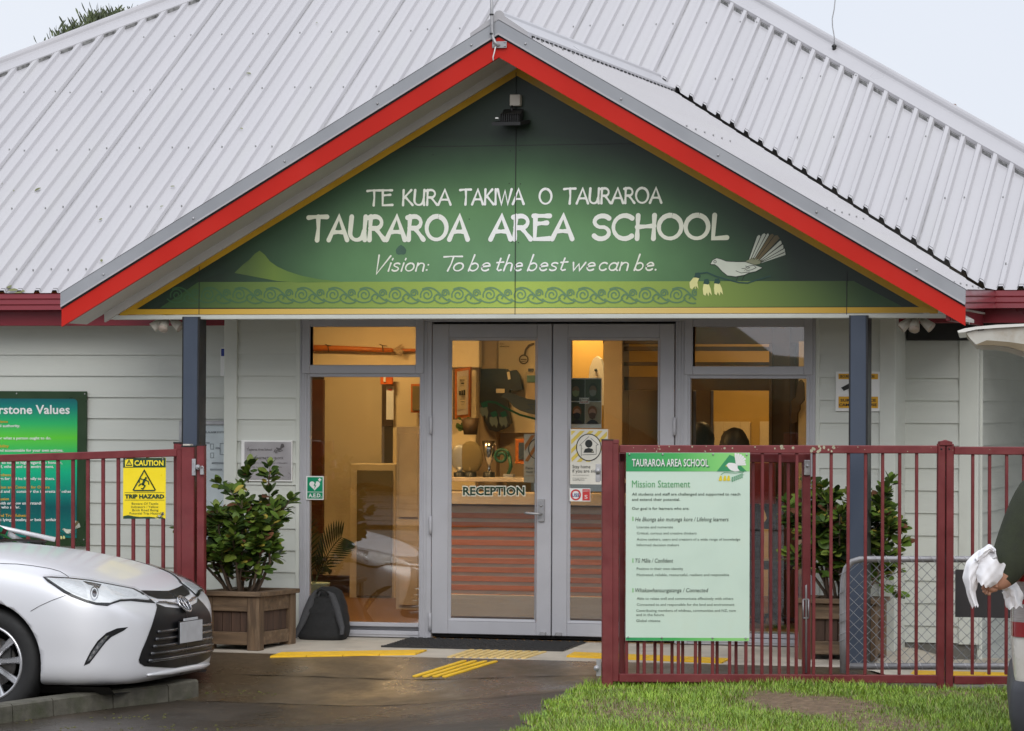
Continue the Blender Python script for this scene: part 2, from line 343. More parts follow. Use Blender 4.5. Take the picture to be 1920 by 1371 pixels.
FONT = {
 'T': (.74, [[(0, .97), (.25, 1), (.74, 1)], [(.39, 1), (.40, .5), (.36, 0)]]), 'E': (.62, [[(.0, 1), (.6, 1)], [(.07, 1), (.06, 0), (.62, .02)], [(.07, .66), (.5, .70)]]),
 'A': (.74, [[(0, 0), (.4, 1), (.74, 0)], [(.15, .34), (.6, .34)]]), 'U': (.66, [[(.08, 1), (.03, .35)] + arc(.3, .3, .27, .3, 185, 330, 8) + [(.6, .4)], [(.64, 1), (.6, .4), (.62, 0)]]),
 'R': (.66, [[(.1, 1), (.06, 0)], [(0, .95)] + arc(.28, .74, .26, .26, 95, -75, 9) + [(.09, .5)], [(.3, .5), (.66, .0)]]), 'O': (.86, [arc(.43, .5, .40, .5, 80, 440, 24)]),
 'K': (.64, [[(.1, 1), (.06, 0)], [(.56, 1), (.09, .45)], [(.2, .54), (.64, 0)]]), 'I': (.14, [[(.08, 1), (.06, 0)]]),
 'W': (.95, [[(0, 1), (.25, 0), (.5, .9), (.68, 0), (.95, 1)]]), 'S': (.62, [arc(.34, .74, .28, .25, 35, 250, 10) + arc(.3, .26, .28, .26, 70, -150, 10)]),
 'C': (.72, [arc(.42, .5, .40, .5, 50, 310, 16)]), 'H': (.7, [[(.08, 1), (.06, 0)], [(.66, 1), (.64, 0)], [(.06, .5), (.65, .55)]]), 'L': (.55, [[(.1, 1), (.06, 0), (.55, .03)]]),
 'V': (.62, [[(0.02, 1.1), (.16, -.2), (.66, 1.05)]]), 'i': (.1, [[(.06, .55), (.04, 0)], [(.09, .78), (.10, .86)]]), 's': (.4, [arc(.22, .42, .16, .12, 40, 240, 7) + arc(.18, .14, .17, .14, 60, -150, 7)]),
 'o': (.48, [arc(.24, .27, .22, .27, 80, 440, 16)]), 'n': (.46, [[(.04, .54), (.04, 0)], [(.05, .36)] + arc(.24, .36, .17, .18, 140, 0, 7) + [(.42, 0)]]), ':': (.12, [[(.05, .06), (.06, .07)], [(.06, .42), (.07, .43)]]),
 'b': (.48, [[(.10, 1.1), (.04, 0)] + [], arc(.24, .26, .2, .26, 130, -160, 14)]), 'e': (.44, [[(.04, .28), (.40, .34)] + arc(.23, .30, .18, .24, 20, 170, 8) + arc(.24, .24, .2, .24, 180, 320, 8)]),
 't': (.34, [[(.14, .85), (.10, .1), (.2, 0), (.32, .06)], [(0, .56), (.34, .6)]]), 'h': (.46, [[(.10, 1.1), (.04, 0)], [(.05, .32)] + arc(.24, .36, .17, .18, 140, 0, 7) + [(.42, 0)]]),
 'w': (.62, [[(0, .55), (.12, 0), (.3, .45), (.42, 0), (.62, .55)]]), 'c': (.42, [arc(.24, .27, .21, .27, 50, 320, 12)]), 'a': (.46, [arc(.22, .26, .2, .26, 40, 330, 14), [(.42, .54), (.40, .1), (.48, 0)]]), '.': (.1, [[(.04, .03), (.05, .04)]]), ' ': (.42, [])}
def brush(mb, s, pf, x0, x1, y0, y1, h, wd, mi=0, shear=0., gap=.12, space=None):
    adv = []; x = 0
    for ch in s:
        adv.append(x); x += (space if ch == ' ' and space else FONT[ch][0]) + gap
    tot = x - gap; k = 0
    for ch, a in zip(s, adv):
        for stv in FONT[ch][1]:
            pts = []
            for (u, v) in stv:
                t = (a + u + shear * v) / tot; px = x0 + (x1 - x0) * t; pts.append(pf(px, y0 + (y1 - y0) * t - v * h))
            m_ = len(pts)
            if m_ == 2: pts = [pts[0].lerp(pts[1], u_ / 6) for u_ in range(7)]; m_ = 7
            ws = [wd * (1 + .16 * math.cos(2 * math.pi * i / (m_ - 1)) + .035 * math.sin(3.1 * i + 2.3 * k) - .05) for i in range(m_)]; ws[-1] = ws[0] if (pts[0] - pts[-1]).length < wd * .5 else ws[-1]
            stroke(mb, pts, ws, (0, -1, 0), mi, .002 + .0003 * (k % 5)); k += 1

# ================================================================== ground
def gridsheet(name, m, xs, ys, dz=0.0, clip=None, thick=.0):
    b = MB(); idx = {}; vs = []; fs = []
    for i, x in enumerate(xs):
        for j, y in enumerate(ys): idx[i, j] = len(vs); vs.append((x, y, zg(x, y) + dz))
    for i in range(len(xs) - 1):
        for j in range(len(ys) - 1):
            cx, cy = (xs[i] + xs[i + 1]) / 2, (ys[j] + ys[j + 1]) / 2
            if clip is None or clip(cx, cy): fs.append((idx[i, j], idx[i + 1, j], idx[i + 1, j + 1], idx[i, j + 1]))
    b.add(vs, fs, 0, True); return struct(b.build(name, m))
def lin(a, b, n): return [a + (b - a) * i / (n - 1) for i in range(n)]
b = MB(); b.add([(-300, -300, -.42), (300, -300, -.42), (300, 300, -.42), (-300, 300, -.42)], [(0, 1, 2, 3)]); struct(b.build("ground", 'ground'))
EDGE = [(-60, 1.9), (-5.9, 1.33), (-3.4, .95), (-2.75, .95), (-2.55, .95)]
def lawn_edge(y): return interp(y, EDGE)
gridsheet("concrete_apron", 'concrete', lin(-9, 7, 60), lin(-1.25, .6, 14))
gridsheet("ramp", 'ramp', lin(-3.4, 7, 90), lin(-2.72, -1.25, 16), .0005)
gridsheet("driveway", 'asphalt', lin(-9, 3, 110), lin(-30, -2.72, 120))
gridsheet("road", 'asphalt', lin(-80, 80, 9), lin(-60, -30, 4), .004)
def lawn_rows():
    b = MB(); rows = []
    for y in lin(-2.62, -13, 120):
        x0 = lawn_edge(y) + .05 * math.sin(y * 7) + .03 * math.sin(y * 19)
        rows.append([Vector((x, y, zg(x, y) + .004 + .028 * smooth(0, .25, x - x0) + .012 * math.sin(x * 5 + y * 3) * smooth(0, .4, x - x0))) for x in [x0 + (9 - x0) * (k / 50) ** 1.6 for k in range(51)]])
    b.grid(rows[::-1]); return struct(b.build("lawn", 'soil'))
lawn_rows()
# grass blades
def grass():
    soilc = G(1520, 1335); soilc2 = G(1440, 1325); N = 90000; vs = []; fs = []; mi = []
    k = 0
    while k < N:
        y = -2.5 - 4.3 * rng.random() ** 1.15; x = 0.75 + 4.2 * rng.random(); x0 = lawn_edge(y) + .05 * math.sin(y * 7) + .03 * math.sin(y * 19)
        if x < x0 + .02 * rng.normal(): continue
        k += 1
        d = ((x - soilc.x) / .50) ** 2 + ((y - soilc.y) / .55) ** 2; d2 = ((x - soilc2.x) / .22) ** 2 + ((y - soilc2.y) / .4) ** 2
        d3 = ((x - G(1320, 1345).x) / .25) ** 2 + ((y + 4.2) / .3) ** 2 if False else 9
        dd = min(d, d2) + .35 * math.sin(x * 13 + y * 7) + .3 * math.sin(x * 23 - y * 17)
        dd += .45 * math.sin(x * 41 + 3 * math.sin(y * 29)) * math.sin(y * 37 + x * 11)
        if dd < .62 and rng.random() > .26: continue
        h = (.022 + .034 * rng.random() ** 1.5) * (1 if dd > 1.0 else .6) * (1 + .22 * math.sin(x * 4.1 + 1.3 * math.sin(y * 3)))
        if y > -2.75: h *= 1.25
        wd = .0016 + .0014 * rng.random(); a = rng.random() * 6.283; ca, sa = math.cos(a), math.sin(a)
        z = zg(x, y) + .02; le = h * (.3 + .6 * rng.random()); o = len(vs)
        px, py = -sa * wd, ca * wd
        vs += [(x - px, y - py, z), (x + px, y + py, z), (x + ca * le * .35 - px * .8, y + sa * le * .35 - py * .8, z + h * .6), (x + ca * le * .35 + px * .8, y + sa * le * .35 + py * .8, z + h * .6), (x + ca * le, y + sa * le, z + h)]
        m = int(rng.choice(4, p=[.45, .3, .2, .05])); fs += [(o, o + 1, o + 3, o + 2), (o + 2, o + 3, o + 4)]; mi += [m, m]
    ms = [mat('grass %d' % i, c, .5, var=.3, vs=3) for i, c in enumerate([(.21, .34, .026), (.14, .25, .022), (.30, .42, .05), (.36, .32, .13)])]
    me = bpy.data.meshes.new("grass"); me.from_pydata(vs, [], fs)
    for m in ms: me.materials.append(m)
    me.polygons.foreach_set('material_index', mi); o = bpy.data.objects.new("grass", me); COL.objects.link(o)
    o['kind'] = 'stuff'; o['label'] = "bright green lawn grass along the red fence with a bare soil patch"; o['category'] = "grass"
grass()

for nm_, ya, x0, x1, wb in (("paving_joint", -2.72, -3.2, .95, .02), ("paving_joint", -5.72, -3.2, 1.2, .03), ("paving_joint", -1.9, -1.6, .9, .01)):
    b = MB(); rows = []
    for k in range(80):
        x = x0 + (x1 - x0) * k / 79; y = ya + wb * math.sin(x * 3.1) + .006 * math.sin(x * 23); wj = .007 + .004 * math.sin(x * 17)
        rows.append([Vector((x, y - wj, zg(x, y) + .0035)), Vector((x, y + wj, zg(x, y) + .0035))])
    b.grid(rows, 0, False); struct(b.build(nm_, mat('joint grime', (.022, .018, .012), .6, var=.5, vs=30)))
# kerb blocks between the parked car and the path
kp = [G(375, 1306), G(318, 1316), G(214, 1328), G(102, 1343), G(26, 1354), G(-60, 1366)]
kd = (kp[-1] - kp[0]).normalized(); kp += [kp[-1] + kd * 1.0, kp[-1] + kd * 2.0]
kn = Vector((kd.y, -kd.x, 0)); kn = kn if kn.x < 0 else -kn
KL = ["kerb block with the clean square end beside the ramp", "short kerb block under the silver car nose", "long dark kerb block in the shadow of the car bumper", "mossy kerb block in front of the car's near tyre", "kerb block at the photo's left edge beside the tyre"]
for i in range(len(kp) - 1):
    p, q = kp[i], kp[i + 1]; b = MB(); t = (q - p).normalized(); p2 = p + t * .004; q2 = q - t * .004; h = .105
    sec = [(0, -.15), (.012, h - .012), (.025, h), (.14, h), (.14, -.15)]
    b.grid([[pp + kn * u + Vector((0, 0, v)) for u, v in sec] for pp in (p2, q2)], 0, False)
    for pp in (p2, q2): b.flat([pp + kn * u + Vector((0, 0, v)) for u, v in (sec if pp is p2 else sec[::-1])])
    if i < len(KL): tag(b.build("kerb_block", 'kerb'), KL[i], "kerb", "kerb blocks under the car")
    else: tag(b.build("kerb_block", 'kerb'), "kerb block continuing beyond the photo's left edge", "kerb", "kerb blocks under the car")
# moss and weeds
b = MB()
for (x0, x1, yy, n) in ((75, 125, 1302, 260), (30, 60, 1350, 16), (150, 320, 1345, 30), (385, 520, 1300, 34), (100, 460, 1367, 46)):
    for k in range(n):
        p = G(x0 + (x1 - x0) * rng.random(), yy + 3 * rng.normal()); r = .004 + .008 * rng.random(); b.ball(p, r, 0, 5, 3, (1, 1, .5))
o = b.build("moss", 'moss'); o['kind'] = 'stuff'; o['label'] = "yellow green moss clumps along the kerb and paving joints"; o['category'] = "moss"

# ================================================================== building
B = thing("school_building", "grey weatherboard school office with white steel hip roof and gabled porch", "building", (0, 0, 0))
def boards(b, X0, X1, z0, z1, fn, ph=.1):
    """lapped weatherboards; fn(u, out, z) gives the point"""
    k0 = math.floor((z0 - ph) / .15); k = k0
    while ph + .15 * k < z1:
        a = max(z0, ph + .15 * k); c = min(z1, ph + .15 * (k + 1)); k += 1
        if c - a < .01: continue
        sl = .014 * (c - a) / .15
        b.add([fn(X0, .004 + sl, a), fn(X1, .004 + sl, a), fn(X1, .004, c), fn(X0, .004, c)], [(0, 1, 2, 3)])
        b.add([fn(X0, -.01, a), fn(X1, -.01, a), fn(X1, .004 + sl, a), fn(X0, .004 + sl, a)], [(0, 1, 2, 3)])
b = MB()
fy = lambda Y: (lambda u, o, z: (u, Y - o, z))
WB = lambda: b.build("weatherboard_wall", 'board', B)
boards(b, -2.25, -1.80, -.04, 2.2, fy(0)); b.box(-2.25, -1.80, -.008, .12, -.04, 2.2); WB(); b = MB()
boards(b, 1.80, 2.23, -.04, 2.2, fy(0)); b.box(1.80, 2.23, -.008, .12, -.04, 2.2); WB(); b = MB()
boards(b, -9.0, -2.33, -.04, 2.2, fy(.4)); b.box(-9, -2.33, .402, .5, -.04, 2.2); WB(); b = MB()
boards(b, 2.33, 2.70, -.012, 2.0, fy(.4)); b.box(2.33, 2.7, .402, .5, -.012, 2.2); WB(); b = MB()
fx = lambda u, o, z: (2.80 + o, u, z)
boards(b, .45, 6, -.25, 2.2, fx); b.box(2.70, 2.798, .45, 6, -.25, 2.2); WB()
b = MB(); b.box(2.8, 9, 6.0, 6.1, -.1, 2.3); WB()
b = MB(); b.box(-9, -8.9, .5, 12, -.1, 2.3); WB()
for q in ((-2.345, -2.25, -.03, .4, -.1, 2.16), (-1.825, -1.795, -.018, .05, -.04, 2.16), (1.795, 1.825, -.018, .05, -.04, 2.16), (2.225, 2.33, -.03, .42, -.1, 2.16), (2.69, 2.82, .375, .46, -.02, 2.1), (2.795, 2.835, .46, .5, -.2, 2.1)):
    b = MB(); b.box(*q); b.build("corner_trim", 'trim', B)
b = MB(); b.box(-9, -2.34, .36, .5, -.4, -.045); b.box(-1.8, -.86, -.01, .1, -.2, -.03); b.box(.86, 1.8, -.01, .1, -.2, -.03); b.box(-2.34, -1.8, .0, .1, -.3, -.042); b.box(1.8, 2.33, .01, .1, -.3, -.042)
b.box(2.33, 2.80, .40, .5, -.4, -.014); b.box(2.70, 2.795, .5, 6, -.4, -.1)
b.build("foundation", 'block', B)
# dark band at the top of the recess on the right and the boxed eaves
b = MB(); b.box(2.34, 6, .36, .42, 2.0, 2.17, 0); b.build("recess_dark_band", 'black', B)
EAVE_Y, EAVE_Z, TAN = .1, 2.33, .577
GZ, GT = 4.0, .585           # gable ridge height and fall
def zm(y): return EAVE_Z + TAN * (y - EAVE_Y)
def zgab(x): return GZ - GT * abs(x)
def prof(period, w0, h):
    return [(0, 0), (w0, 0), (w0 + .012, h), (period - .014, h), (period - .002, 0)]
# main roof sheets
def main_roof():
    b = MB(); per = .133; pr = prof(per, .078, .027); cols = []
    x = -9.2
    while x < 5.0:
        for dx, h in pr: cols.append((x + dx, h))
        x += per
    lo = []; hi = []
    for x, h in cols:
        y0 = EAVE_Y - .05; yv = (zgab(x) - EAVE_Z) / TAN + EAVE_Y
        if abs(x) < 3.02: y0 = max(y0, yv + .03)
        y1 = min(4.66 - x, x + 8.88); lo.append((x, y0, h)); hi.append((x, y1, h))
    vs = []; fs = []; md = []
    for (x, y0, h), (_, y1, _) in zip(lo, hi):
        vs += [(x, y0, zm(y0) + h + .022), (x, max(y1, y0 + .001), zm(max(y1, y0 + .001)) + h + .03)]
    for i in range(len(cols) - 1):
        if hi[i][1] > lo[i][1] or hi[i + 1][1] > lo[i + 1][1]: fs.append((2 * i, 2 * i + 2, 2 * i + 3, 2 * i + 1))
    b.add(vs, fs, 0)
    # dark fill painting the shade in open rib ends along valley and eave
    x = -9.2
    while x < 4.6:
        pts = [(x + .076, 0), (x + .09, .025), (x + .119, .025), (x + .131, 0)]; q = []
        for px, h in pts:
            y0 = EAVE_Y - .05; yv = (zgab(px) - EAVE_Z) / TAN + EAVE_Y
            if abs(px) < 3.02: y0 = max(y0, yv + .03)
            y0 += .02; q.append((px, y0, zm(y0) + h + .027))
        b.flat(q, 1)
        # screws
        for yy in (.3, 1.15, 2.0, 2.9, 3.8, 4.7, 5.6):
            n = int(round((x + 9.2) / per))
            if n % 5 in (0, 2, 3) or yy == .3:
                yb = yy + .01 * math.sin(n * 3)
                if yb < min(4.5 - x, x + 8.6) and (abs(x) > 3 or zm(yb) > zgab(x) + .1): b.box(x + .100, x + .109, yb, yb + .009, zm(yb) + .054, zm(yb) + .067, 2)
        for sg_, k0 in ((1, 4.455), (-1, 8.685)):     # dark strips painting the gap shade at dirty pan ends under the hip caps
            if (sg_ > 0 and x > -2) or (sg_ < 0 and x < -2.2):
                yy = lambda xx: (k0 - xx if sg_ > 0 else xx + k0) - .02
                xa_, xb_ = x + .002, x + .077
                b.flat([(xa_, yy(xa_), zm(yy(xa_)) + .034), (xb_, yy(xb_), zm(yy(xb_)) + .034), (xb_, yy(xb_), zm(yy(xb_)) + .060), (xa_, yy(xa_), zm(yy(xa_)) + .060)], 3)
        n = int(round((x + 9.2) / per))
        if n % 6 == 2:                                # lap between two sheets
            x0_ = x + .1345; y0 = EAVE_Y - .05; yv = (zgab(x0_) - EAVE_Z) / TAN + EAVE_Y; y0 = max(y0, yv + .03) if abs(x0_) < 3.02 else y0; y1 = min(4.46 - x0_, x0_ + 8.66)
            if y1 > y0: b.flat([(x0_, y0, zm(y0) + .0345), (x0_ + .005, y0, zm(y0) + .0345), (x0_ + .005, y1, zm(y1) + .0345), (x0_, y1, zm(y1) + .0345)], 4)
        x += per
    b.build("roof", ['roof', 'dark', 'roofdirt', mat('pan end gap shade', (.17, .17, .165), .8, var=.6, vs=30), mat('lap grime', (.27, .265, .26), .7, var=.4, vs=6)], B)
    s = MB(); ap = (-2.1, 6.77, zm(6.77))
    s.add([(4.70, EAVE_Y - .02, EAVE_Z), (4.70, 13.5, EAVE_Z), ap, (-8.9, EAVE_Y - .02, EAVE_Z), (-8.9, 13.5, EAVE_Z)], [(0, 1, 2), (1, 4, 2), (4, 3, 2)]); s.build("rear_roof", 'roof', B)
main_roof()
# hip caps
def hipcap(a, d, nm):
    b = MB(); rows = []
    a = Vector(a); d = Vector(d); L_ = d.length; t = d.normalized(); side = Vector((-1, 0, 0)) if nm == 'r' else Vector((1, 0, 0))
    for k in range(2):
        p = a + d * k; r = []
        for sgn in (0, 1):
            pass
        lowv = Vector((side.x * .19, 0, 0)); r.append(p + lowv + Vector((0, 0, .035 - 0))); r.append(p + lowv + Vector((0, 0, .062)))
        r.append(p + side * .05 + Vector((0, 0, .074)))
        for an in range(0, 181, 30): r.append(p + side * (.035 * math.cos(math.radians(an))) + Vector((0, 0, .082 + .04 * math.sin(math.radians(an)))))
        r.append(p - side * .05 + Vector((0, 0, .05))); r.append(p - side * .19 - Vector((0, 0, .06)))
        rows.append(r)
    b.grid(rows, 0, False); b.build("hip_cap", 'cap', B)
def hp(x, y): return Vector((x, y, zm(y)))
ap = hp(-2.1, 6.78)
hipcap(hp(4.62, .06), ap - hp(4.62, .06), 'r'); hipcap(hp(-8.86, .02), ap - hp(-8.86, .02), 'l')
# jagged shadow gap under the hip cap is painted by dark roof-mesh strips
# porch gable roof
def gable_roof():
    b = MB(); per = .133; pr = prof(per, .078, .027)
    for sgn in (1, -1):
        cols = []; y = -1.38
        while y < 3.0:
            for dy, h in pr: cols.append((y + dy, h))
            y += per
        vs = []; fs = []
        for y, h in cols:
            xe = 2.972 if y < .12 else (GZ - zm(y)) / GT - .02
            xe = max(xe, .03); zz = lambda x: zgab(x) + h - .005
            vs += [(sgn * .02, y, zz(.02)), (sgn * xe, y, zz(xe))]
        for i in range(len(cols) - 1): fs.append((2 * i, 2 * i + 2, 2 * i + 3, 2 * i + 1) if sgn < 0 else (2 * i, 2 * i + 1, 2 * i + 3, 2 * i + 2))
        b.add(vs, fs, 0)
        for xx in (.25, 1.2, 2.1, 2.9):
            for k, (y, h) in enumerate(cols[3::5]):
                if y < .1 and k % 2 == 0: b.box(sgn * xx - .005, sgn * xx + .005, y - .02, y - .01, zgab(xx) + .02, zgab(xx) + .034, 1)
    b.build("porch_roof", ['roof', 'roofdirt'], B)
    b = MB(); rows = []
    for y in (-1.40, 3.05):
        r = [(-.19, y, GZ - .19 * GT + .012), (-.19, y, GZ - .19 * GT + .045), (-.04, y, GZ + .035)] + [(.035 * math.cos(math.radians(a)), y, GZ + .04 + .035 * math.sin(math.radians(a))) for a in range(180, -1, -30)] + [(.04, y, GZ + .035), (.19, y, GZ - .19 * GT + .045), (.19, y, GZ - .19 * GT + .012)]
        rows.append([Vector(q) for q in r])
    b.grid(rows, 0, False); b.flat(rows[0], 0)
    for k in range(38):
        y = -1.3 + k * .114
        b.box(.188, .196, y, y + .06, GZ - .19 * GT + .0, GZ - .19 * GT + .03, 1)  # dark blocks painting the shade in the gaps under the cap edge
    b.build("ridge_cap", ['cap', 'dark'], B)
gable_roof()
# barge boards, flashing, soffit
XT = 2.985
for sgn in (-1, 1):
    zt, zb_ = 3.91, 3.775; zt1, zb1 = 2.18, 2.06; g0, g1 = 4.015, 2.285
    b = MB(); b.prism([(0, -1.40, zt - .004), (sgn * XT, -1.40, zt1 - .004), (sgn * XT, -1.40, zb1), (0, -1.40, zb_)], (0, .028, 0)); b.build("barge_board", 'red', B)
    b = MB()
    b.prism([(0, -1.412, g0), (sgn * (XT + .004), -1.412, g1), (sgn * (XT + .004), -1.412, zt1 + .012), (0, -1.412, zt + .012)], (0, .010, 0))
    b.prism([(0, -1.418, zt + .020), (sgn * XT, -1.418, zt1 + .020), (sgn * XT, -1.418, zt1 + .008), (0, -1.418, zt + .008)], (0, .012, 0), 1)
    b.prism([(0, -1.405, zt + .010), (sgn * XT, -1.405, zt1 + .010), (sgn * XT, -1.405, zt1 - .004), (0, -1.405, zt - .004)], (0, .006, 0), 2)
    for t in (.06, .27, .48, .69, .90):
        b.ball((sgn * XT * t, -1.413, g0 + (g1 - g0) * t - .055), .009, 3, 6, 4)
    # turned top edge over the roof
    b.prism([(0, -1.412, g0), (sgn * (XT + .004), -1.412, g1), (sgn * (XT + .004), -1.33, g1 - .002), (0, -1.33, g0 - .002)], (0, 0, -.004), 1)
    b.build("barge_flashing", ['flash', 'cap', 'dark', 'galv'], B)
    b = MB(); b.prism([(0, -1.372, 3.80), (sgn * 2.98, -1.372, 2.085), (sgn * 2.98, -.97, 2.085), (0, -.97, 3.80)], (0, 0, .02))
    b.prism([(0, -.985, 3.775), (sgn * 2.95, -.985, 2.075), (sgn * 2.95, -.985, 2.12), (0, -.985, 3.82)], (0, .03, 0)) if sgn > 0 else b.prism([(0, -.985, 3.745), (sgn * 2.85, -.985, 2.10), (sgn * 2.85, -.985, 2.20), (0, -.985, 3.84)], (0, .03, 0))
    b.build("soffit", 'soffit', B)
# gutters
def gutter(pts, nm="gutter"):
    b = MB(); sec = [(0, .0), (.008, .03), (.0, .04), (.008, .07), (0, .08), (.008, .11), (.012, .118), (.0, .118)]
    rows = []
    for p, n in pts: rows.append([Vector(p) + Vector(n) * (-u) + Vector((0, 0, v)) for u, v in sec])
    b.grid(rows, 0, False)
    rows = []
    for p, n in pts: rows.append([Vector(p) + Vector((0, 0, 0)), Vector(p) - Vector(n) * .12, Vector(p) - Vector(n) * .12 + Vector((0, 0, .1))])
    b.grid(rows, 0, False); b.build(nm, 'gutter', B)
gutter([((-9.3, -.02, 2.21), (0, -1, 0)), ((-2.99, -.02, 2.21), (0, -1, 0))])
gutter([((2.985, -1.385, 2.165), (1, 0, 0)), ((2.985, -.02, 2.205), (.7, -.7, 0)), ((4.85, -.02, 2.205), (0, -1, 0))])
for q in ((-9.2, -2.3, .10, .13, 2.10, 2.25), (2.3, 4.8, .10, .13, 2.11, 2.25), (2.86, 2.89, -1.36, .1, 2.09, 2.2)): b = MB(); b.box(*q); b.build("fascia_board", 'gutter', B)
for q in ((-9.2, 2.2, .11, .5, 2.145, 2.165), (2.2, 6, .14, .9, 2.15, 2.165), (-2.9, 2.9, -.93, .2, 2.167, 2.18), (2.9, 6, .9, 6, 2.25, 2.27)): b = MB(); b.box(*q); b.build("eave_lining", 'soffit', B)
# porch posts
for X, lab in ((-2.235, None), (2.25, None)):
    zb = zg(X, -.95); b = MB(); b.box(X - .05, X + .05, -.99, -.915, zb - .05, 2.135, 0); b.box(X + .045, X + .062, -.985, -.85, zb - .05, 2.135, 1)
    b.box(X - .06, X - .045, -.985, -.85, zb - .05, 2.135, 1); b.build("porch_post", ['post', 'black'], B)
b = MB(); b.box(-2.82, 2.82, -.96, -.86, 2.118, 2.147); b.build("porch_beam", 'trim', B)

# ---- joinery
def frame_rect(b, x0, x1, z0, z1, Y, wd, dp, mi=0, dpy=.02):
    """picture-frame of four butted bars around an opening"""
    b.box(x0 - wd, x0, Y - dpy, Y + dp, z0 - wd, z1 + wd, mi); b.box(x1, x1 + wd, Y - dpy, Y + dp, z0 - wd, z1 + wd, mi)
    b.box(x0, x1, Y - dpy, Y + dp, z1, z1 + wd, mi); b.box(x0, x1, Y - dpy, Y + dp, z0 - wd, z0, mi)
X_ = lambda x, y=900: P(x, y, 0).x
Z_ = lambda x, y: P(x, y, 0).z
# fixed outer frame
b = MB()
b.box(-1.795, -1.745, -.022, .08, -.03, 2.135); b.box(1.735, 1.795, -.022, .08, -.03, 2.135); b.box(-1.745, 1.735, -.020, .08, 2.12, 2.150)
b.box(-.935, -.848, -.022, .08, -.03, 2.12); b.box(.848, .935, -.022, .08, -.03, 2.12)
for xx in (-1.785, -1.765, -.922, -.905, -.885, .862, .885, .905, 1.755, 1.775): b.box(xx - .003, xx + .003, -.027, -.02, -.03, 2.12)
b.box(-1.745, -.935, -.020, .08, -.03, .015); b.box(.935, 1.735, -.020, .08, -.03, .015); b.box(-1.745, -.935, .041, .08, .0151, .06); b.box(.935, 1.735, .041, .08, .0151, .06); b.box(-1.745, -.935, -.026, -.018, -.012, -.004); b.box(.935, 1.735, -.026, -.018, -.012, -.004)
b.box(-1.745, -.935, -.020, .08, 1.765, 1.80); b.box(.935, 1.735, -.020, .08, 1.765, 1.80)
jf = b.build("door_frame", 'joinery', B)
# sidelights and fanlights
for (x0, x1, z0, z1, nm) in ((X_(581), X_(787), Z_(660, 1166), Z_(660, 707), "sidelight"), (X_(1294), X_(1515), Z_(1400, 1188), Z_(1400, 710), "sidelight")):
    b = MB(); frame_rect(b, x0, x1, z0, z1, 0, .028, .04, 0, .012); wo = b.build("window", 'joinery', B); b = MB(); b.box(x0, x1, .012, .018, z0, z1); b.build("pane", 'glass', wo)
for (x0, x1, z0, z1) in ((X_(583), X_(780.5), Z_(660, 684.5), Z_(660, 613)), (X_(1300), X_(1508), Z_(1400, 687), Z_(1400, 613))):
    b = MB(); frame_rect(b, x0, x1, z0, z1, 0, .058, .04, 0, .034); frame_rect(b, x0 + .0, x1, z0, z1, 0, .012, .03, 0, .028); wo = b.build("window", 'joinery', B); b = MB(); b.box(x0, x1, .012, .018, z0, z1); b.build("pane", 'glass', wo)
# doors
def door(x0, x1, gx0, gx1, left):
    b = MB(); z0, z1 = .004, 2.105; g0, g1 = Z_(930, 1165), Z_(930, 634)
    Yf, Yb = -.03, .02
    b.box(x0, gx0, Yf, Yb, z0, z1); b.box(gx1, x1, Yf, Yb, z0, z1); b.box(gx0, gx1, Yf, Yb, g1, z1); b.box(gx0, gx1, Yf, Yb, z0, g0)
    # glazing beads, bevelled
    for (a, c) in (((gx0, g0), (gx1, g0)), ((gx1, g0), (gx1, g1)), ((gx1, g1), (gx0, g1)), ((gx0, g1), (gx0, g0))):
        a0 = Vector((a[0], Yf - .001, a[1])); c0 = Vector((c[0], Yf - .001, c[1])); ce = Vector(((gx0 + gx1) / 2, 0, (g0 + g1) / 2))
        def inn(p): return Vector((p.x + math.copysign(.018, ce.x - p.x), -.008, p.z + math.copysign(.018, ce.z - p.z)))
        b.flat([a0, c0, inn(c0), inn(a0)])
    d = b.build("door", 'joinery', B)
    g = MB(); g.box(gx0 + .015, gx1 - .015, -.010, -.004, g0 + .015, g1 - .015); g.build("glass", 'glass', d)
    for zz in (1.42, .74, .085):
        h = MB(); hx = x0 - .006 if left else x1 + .006
        h.tube([(hx, -.042, zz - .06), (hx, -.042, zz - .021), (hx, -.042, zz - .019), (hx, -.042, zz + .019), (hx, -.042, zz + .021), (hx, -.042, zz + .06)], .011, 8); h.build("hinge", 'joinery', d)
    k = MB(); kx = x1 - .05 if left else x0 + .05; k.box(kx - .02, kx + .02, -.052, -.03, .006, .03); k.build("drop_bolt", 'galv', d)
    return d
dL = door(-.842, -.004, X_(843), X_(1008), True); dR = door(.004, .842, X_(1066), X_(1238), False)
b = MB(); b.box(-.004, .004, .0, .01, .01, 2.1); b.box(-.848, .848, .021, .06, 2.09, 2.12); b.box(-.848, .848, .021, .05, -.02, .012); b.build("door_stop", 'dark', B)
b = MB(); hx = X_(1018); b.box(hx - .022, hx + .022, -.045, -.03, Z_(1018, 978), Z_(1018, 936)); hz = Z_(1018, 963)
b.tube([(hx, -.04, hz), (hx, -.085, hz), (hx - .012, -.092, hz), (hx - .09, -.092, hz + .004), (hx - .1, -.085, hz + .004)], .009, 8); b.ball((hx, -.046, Z_(1018, 948)), .01, 0, 8, 5)
b.build("handle", 'galv', dL)

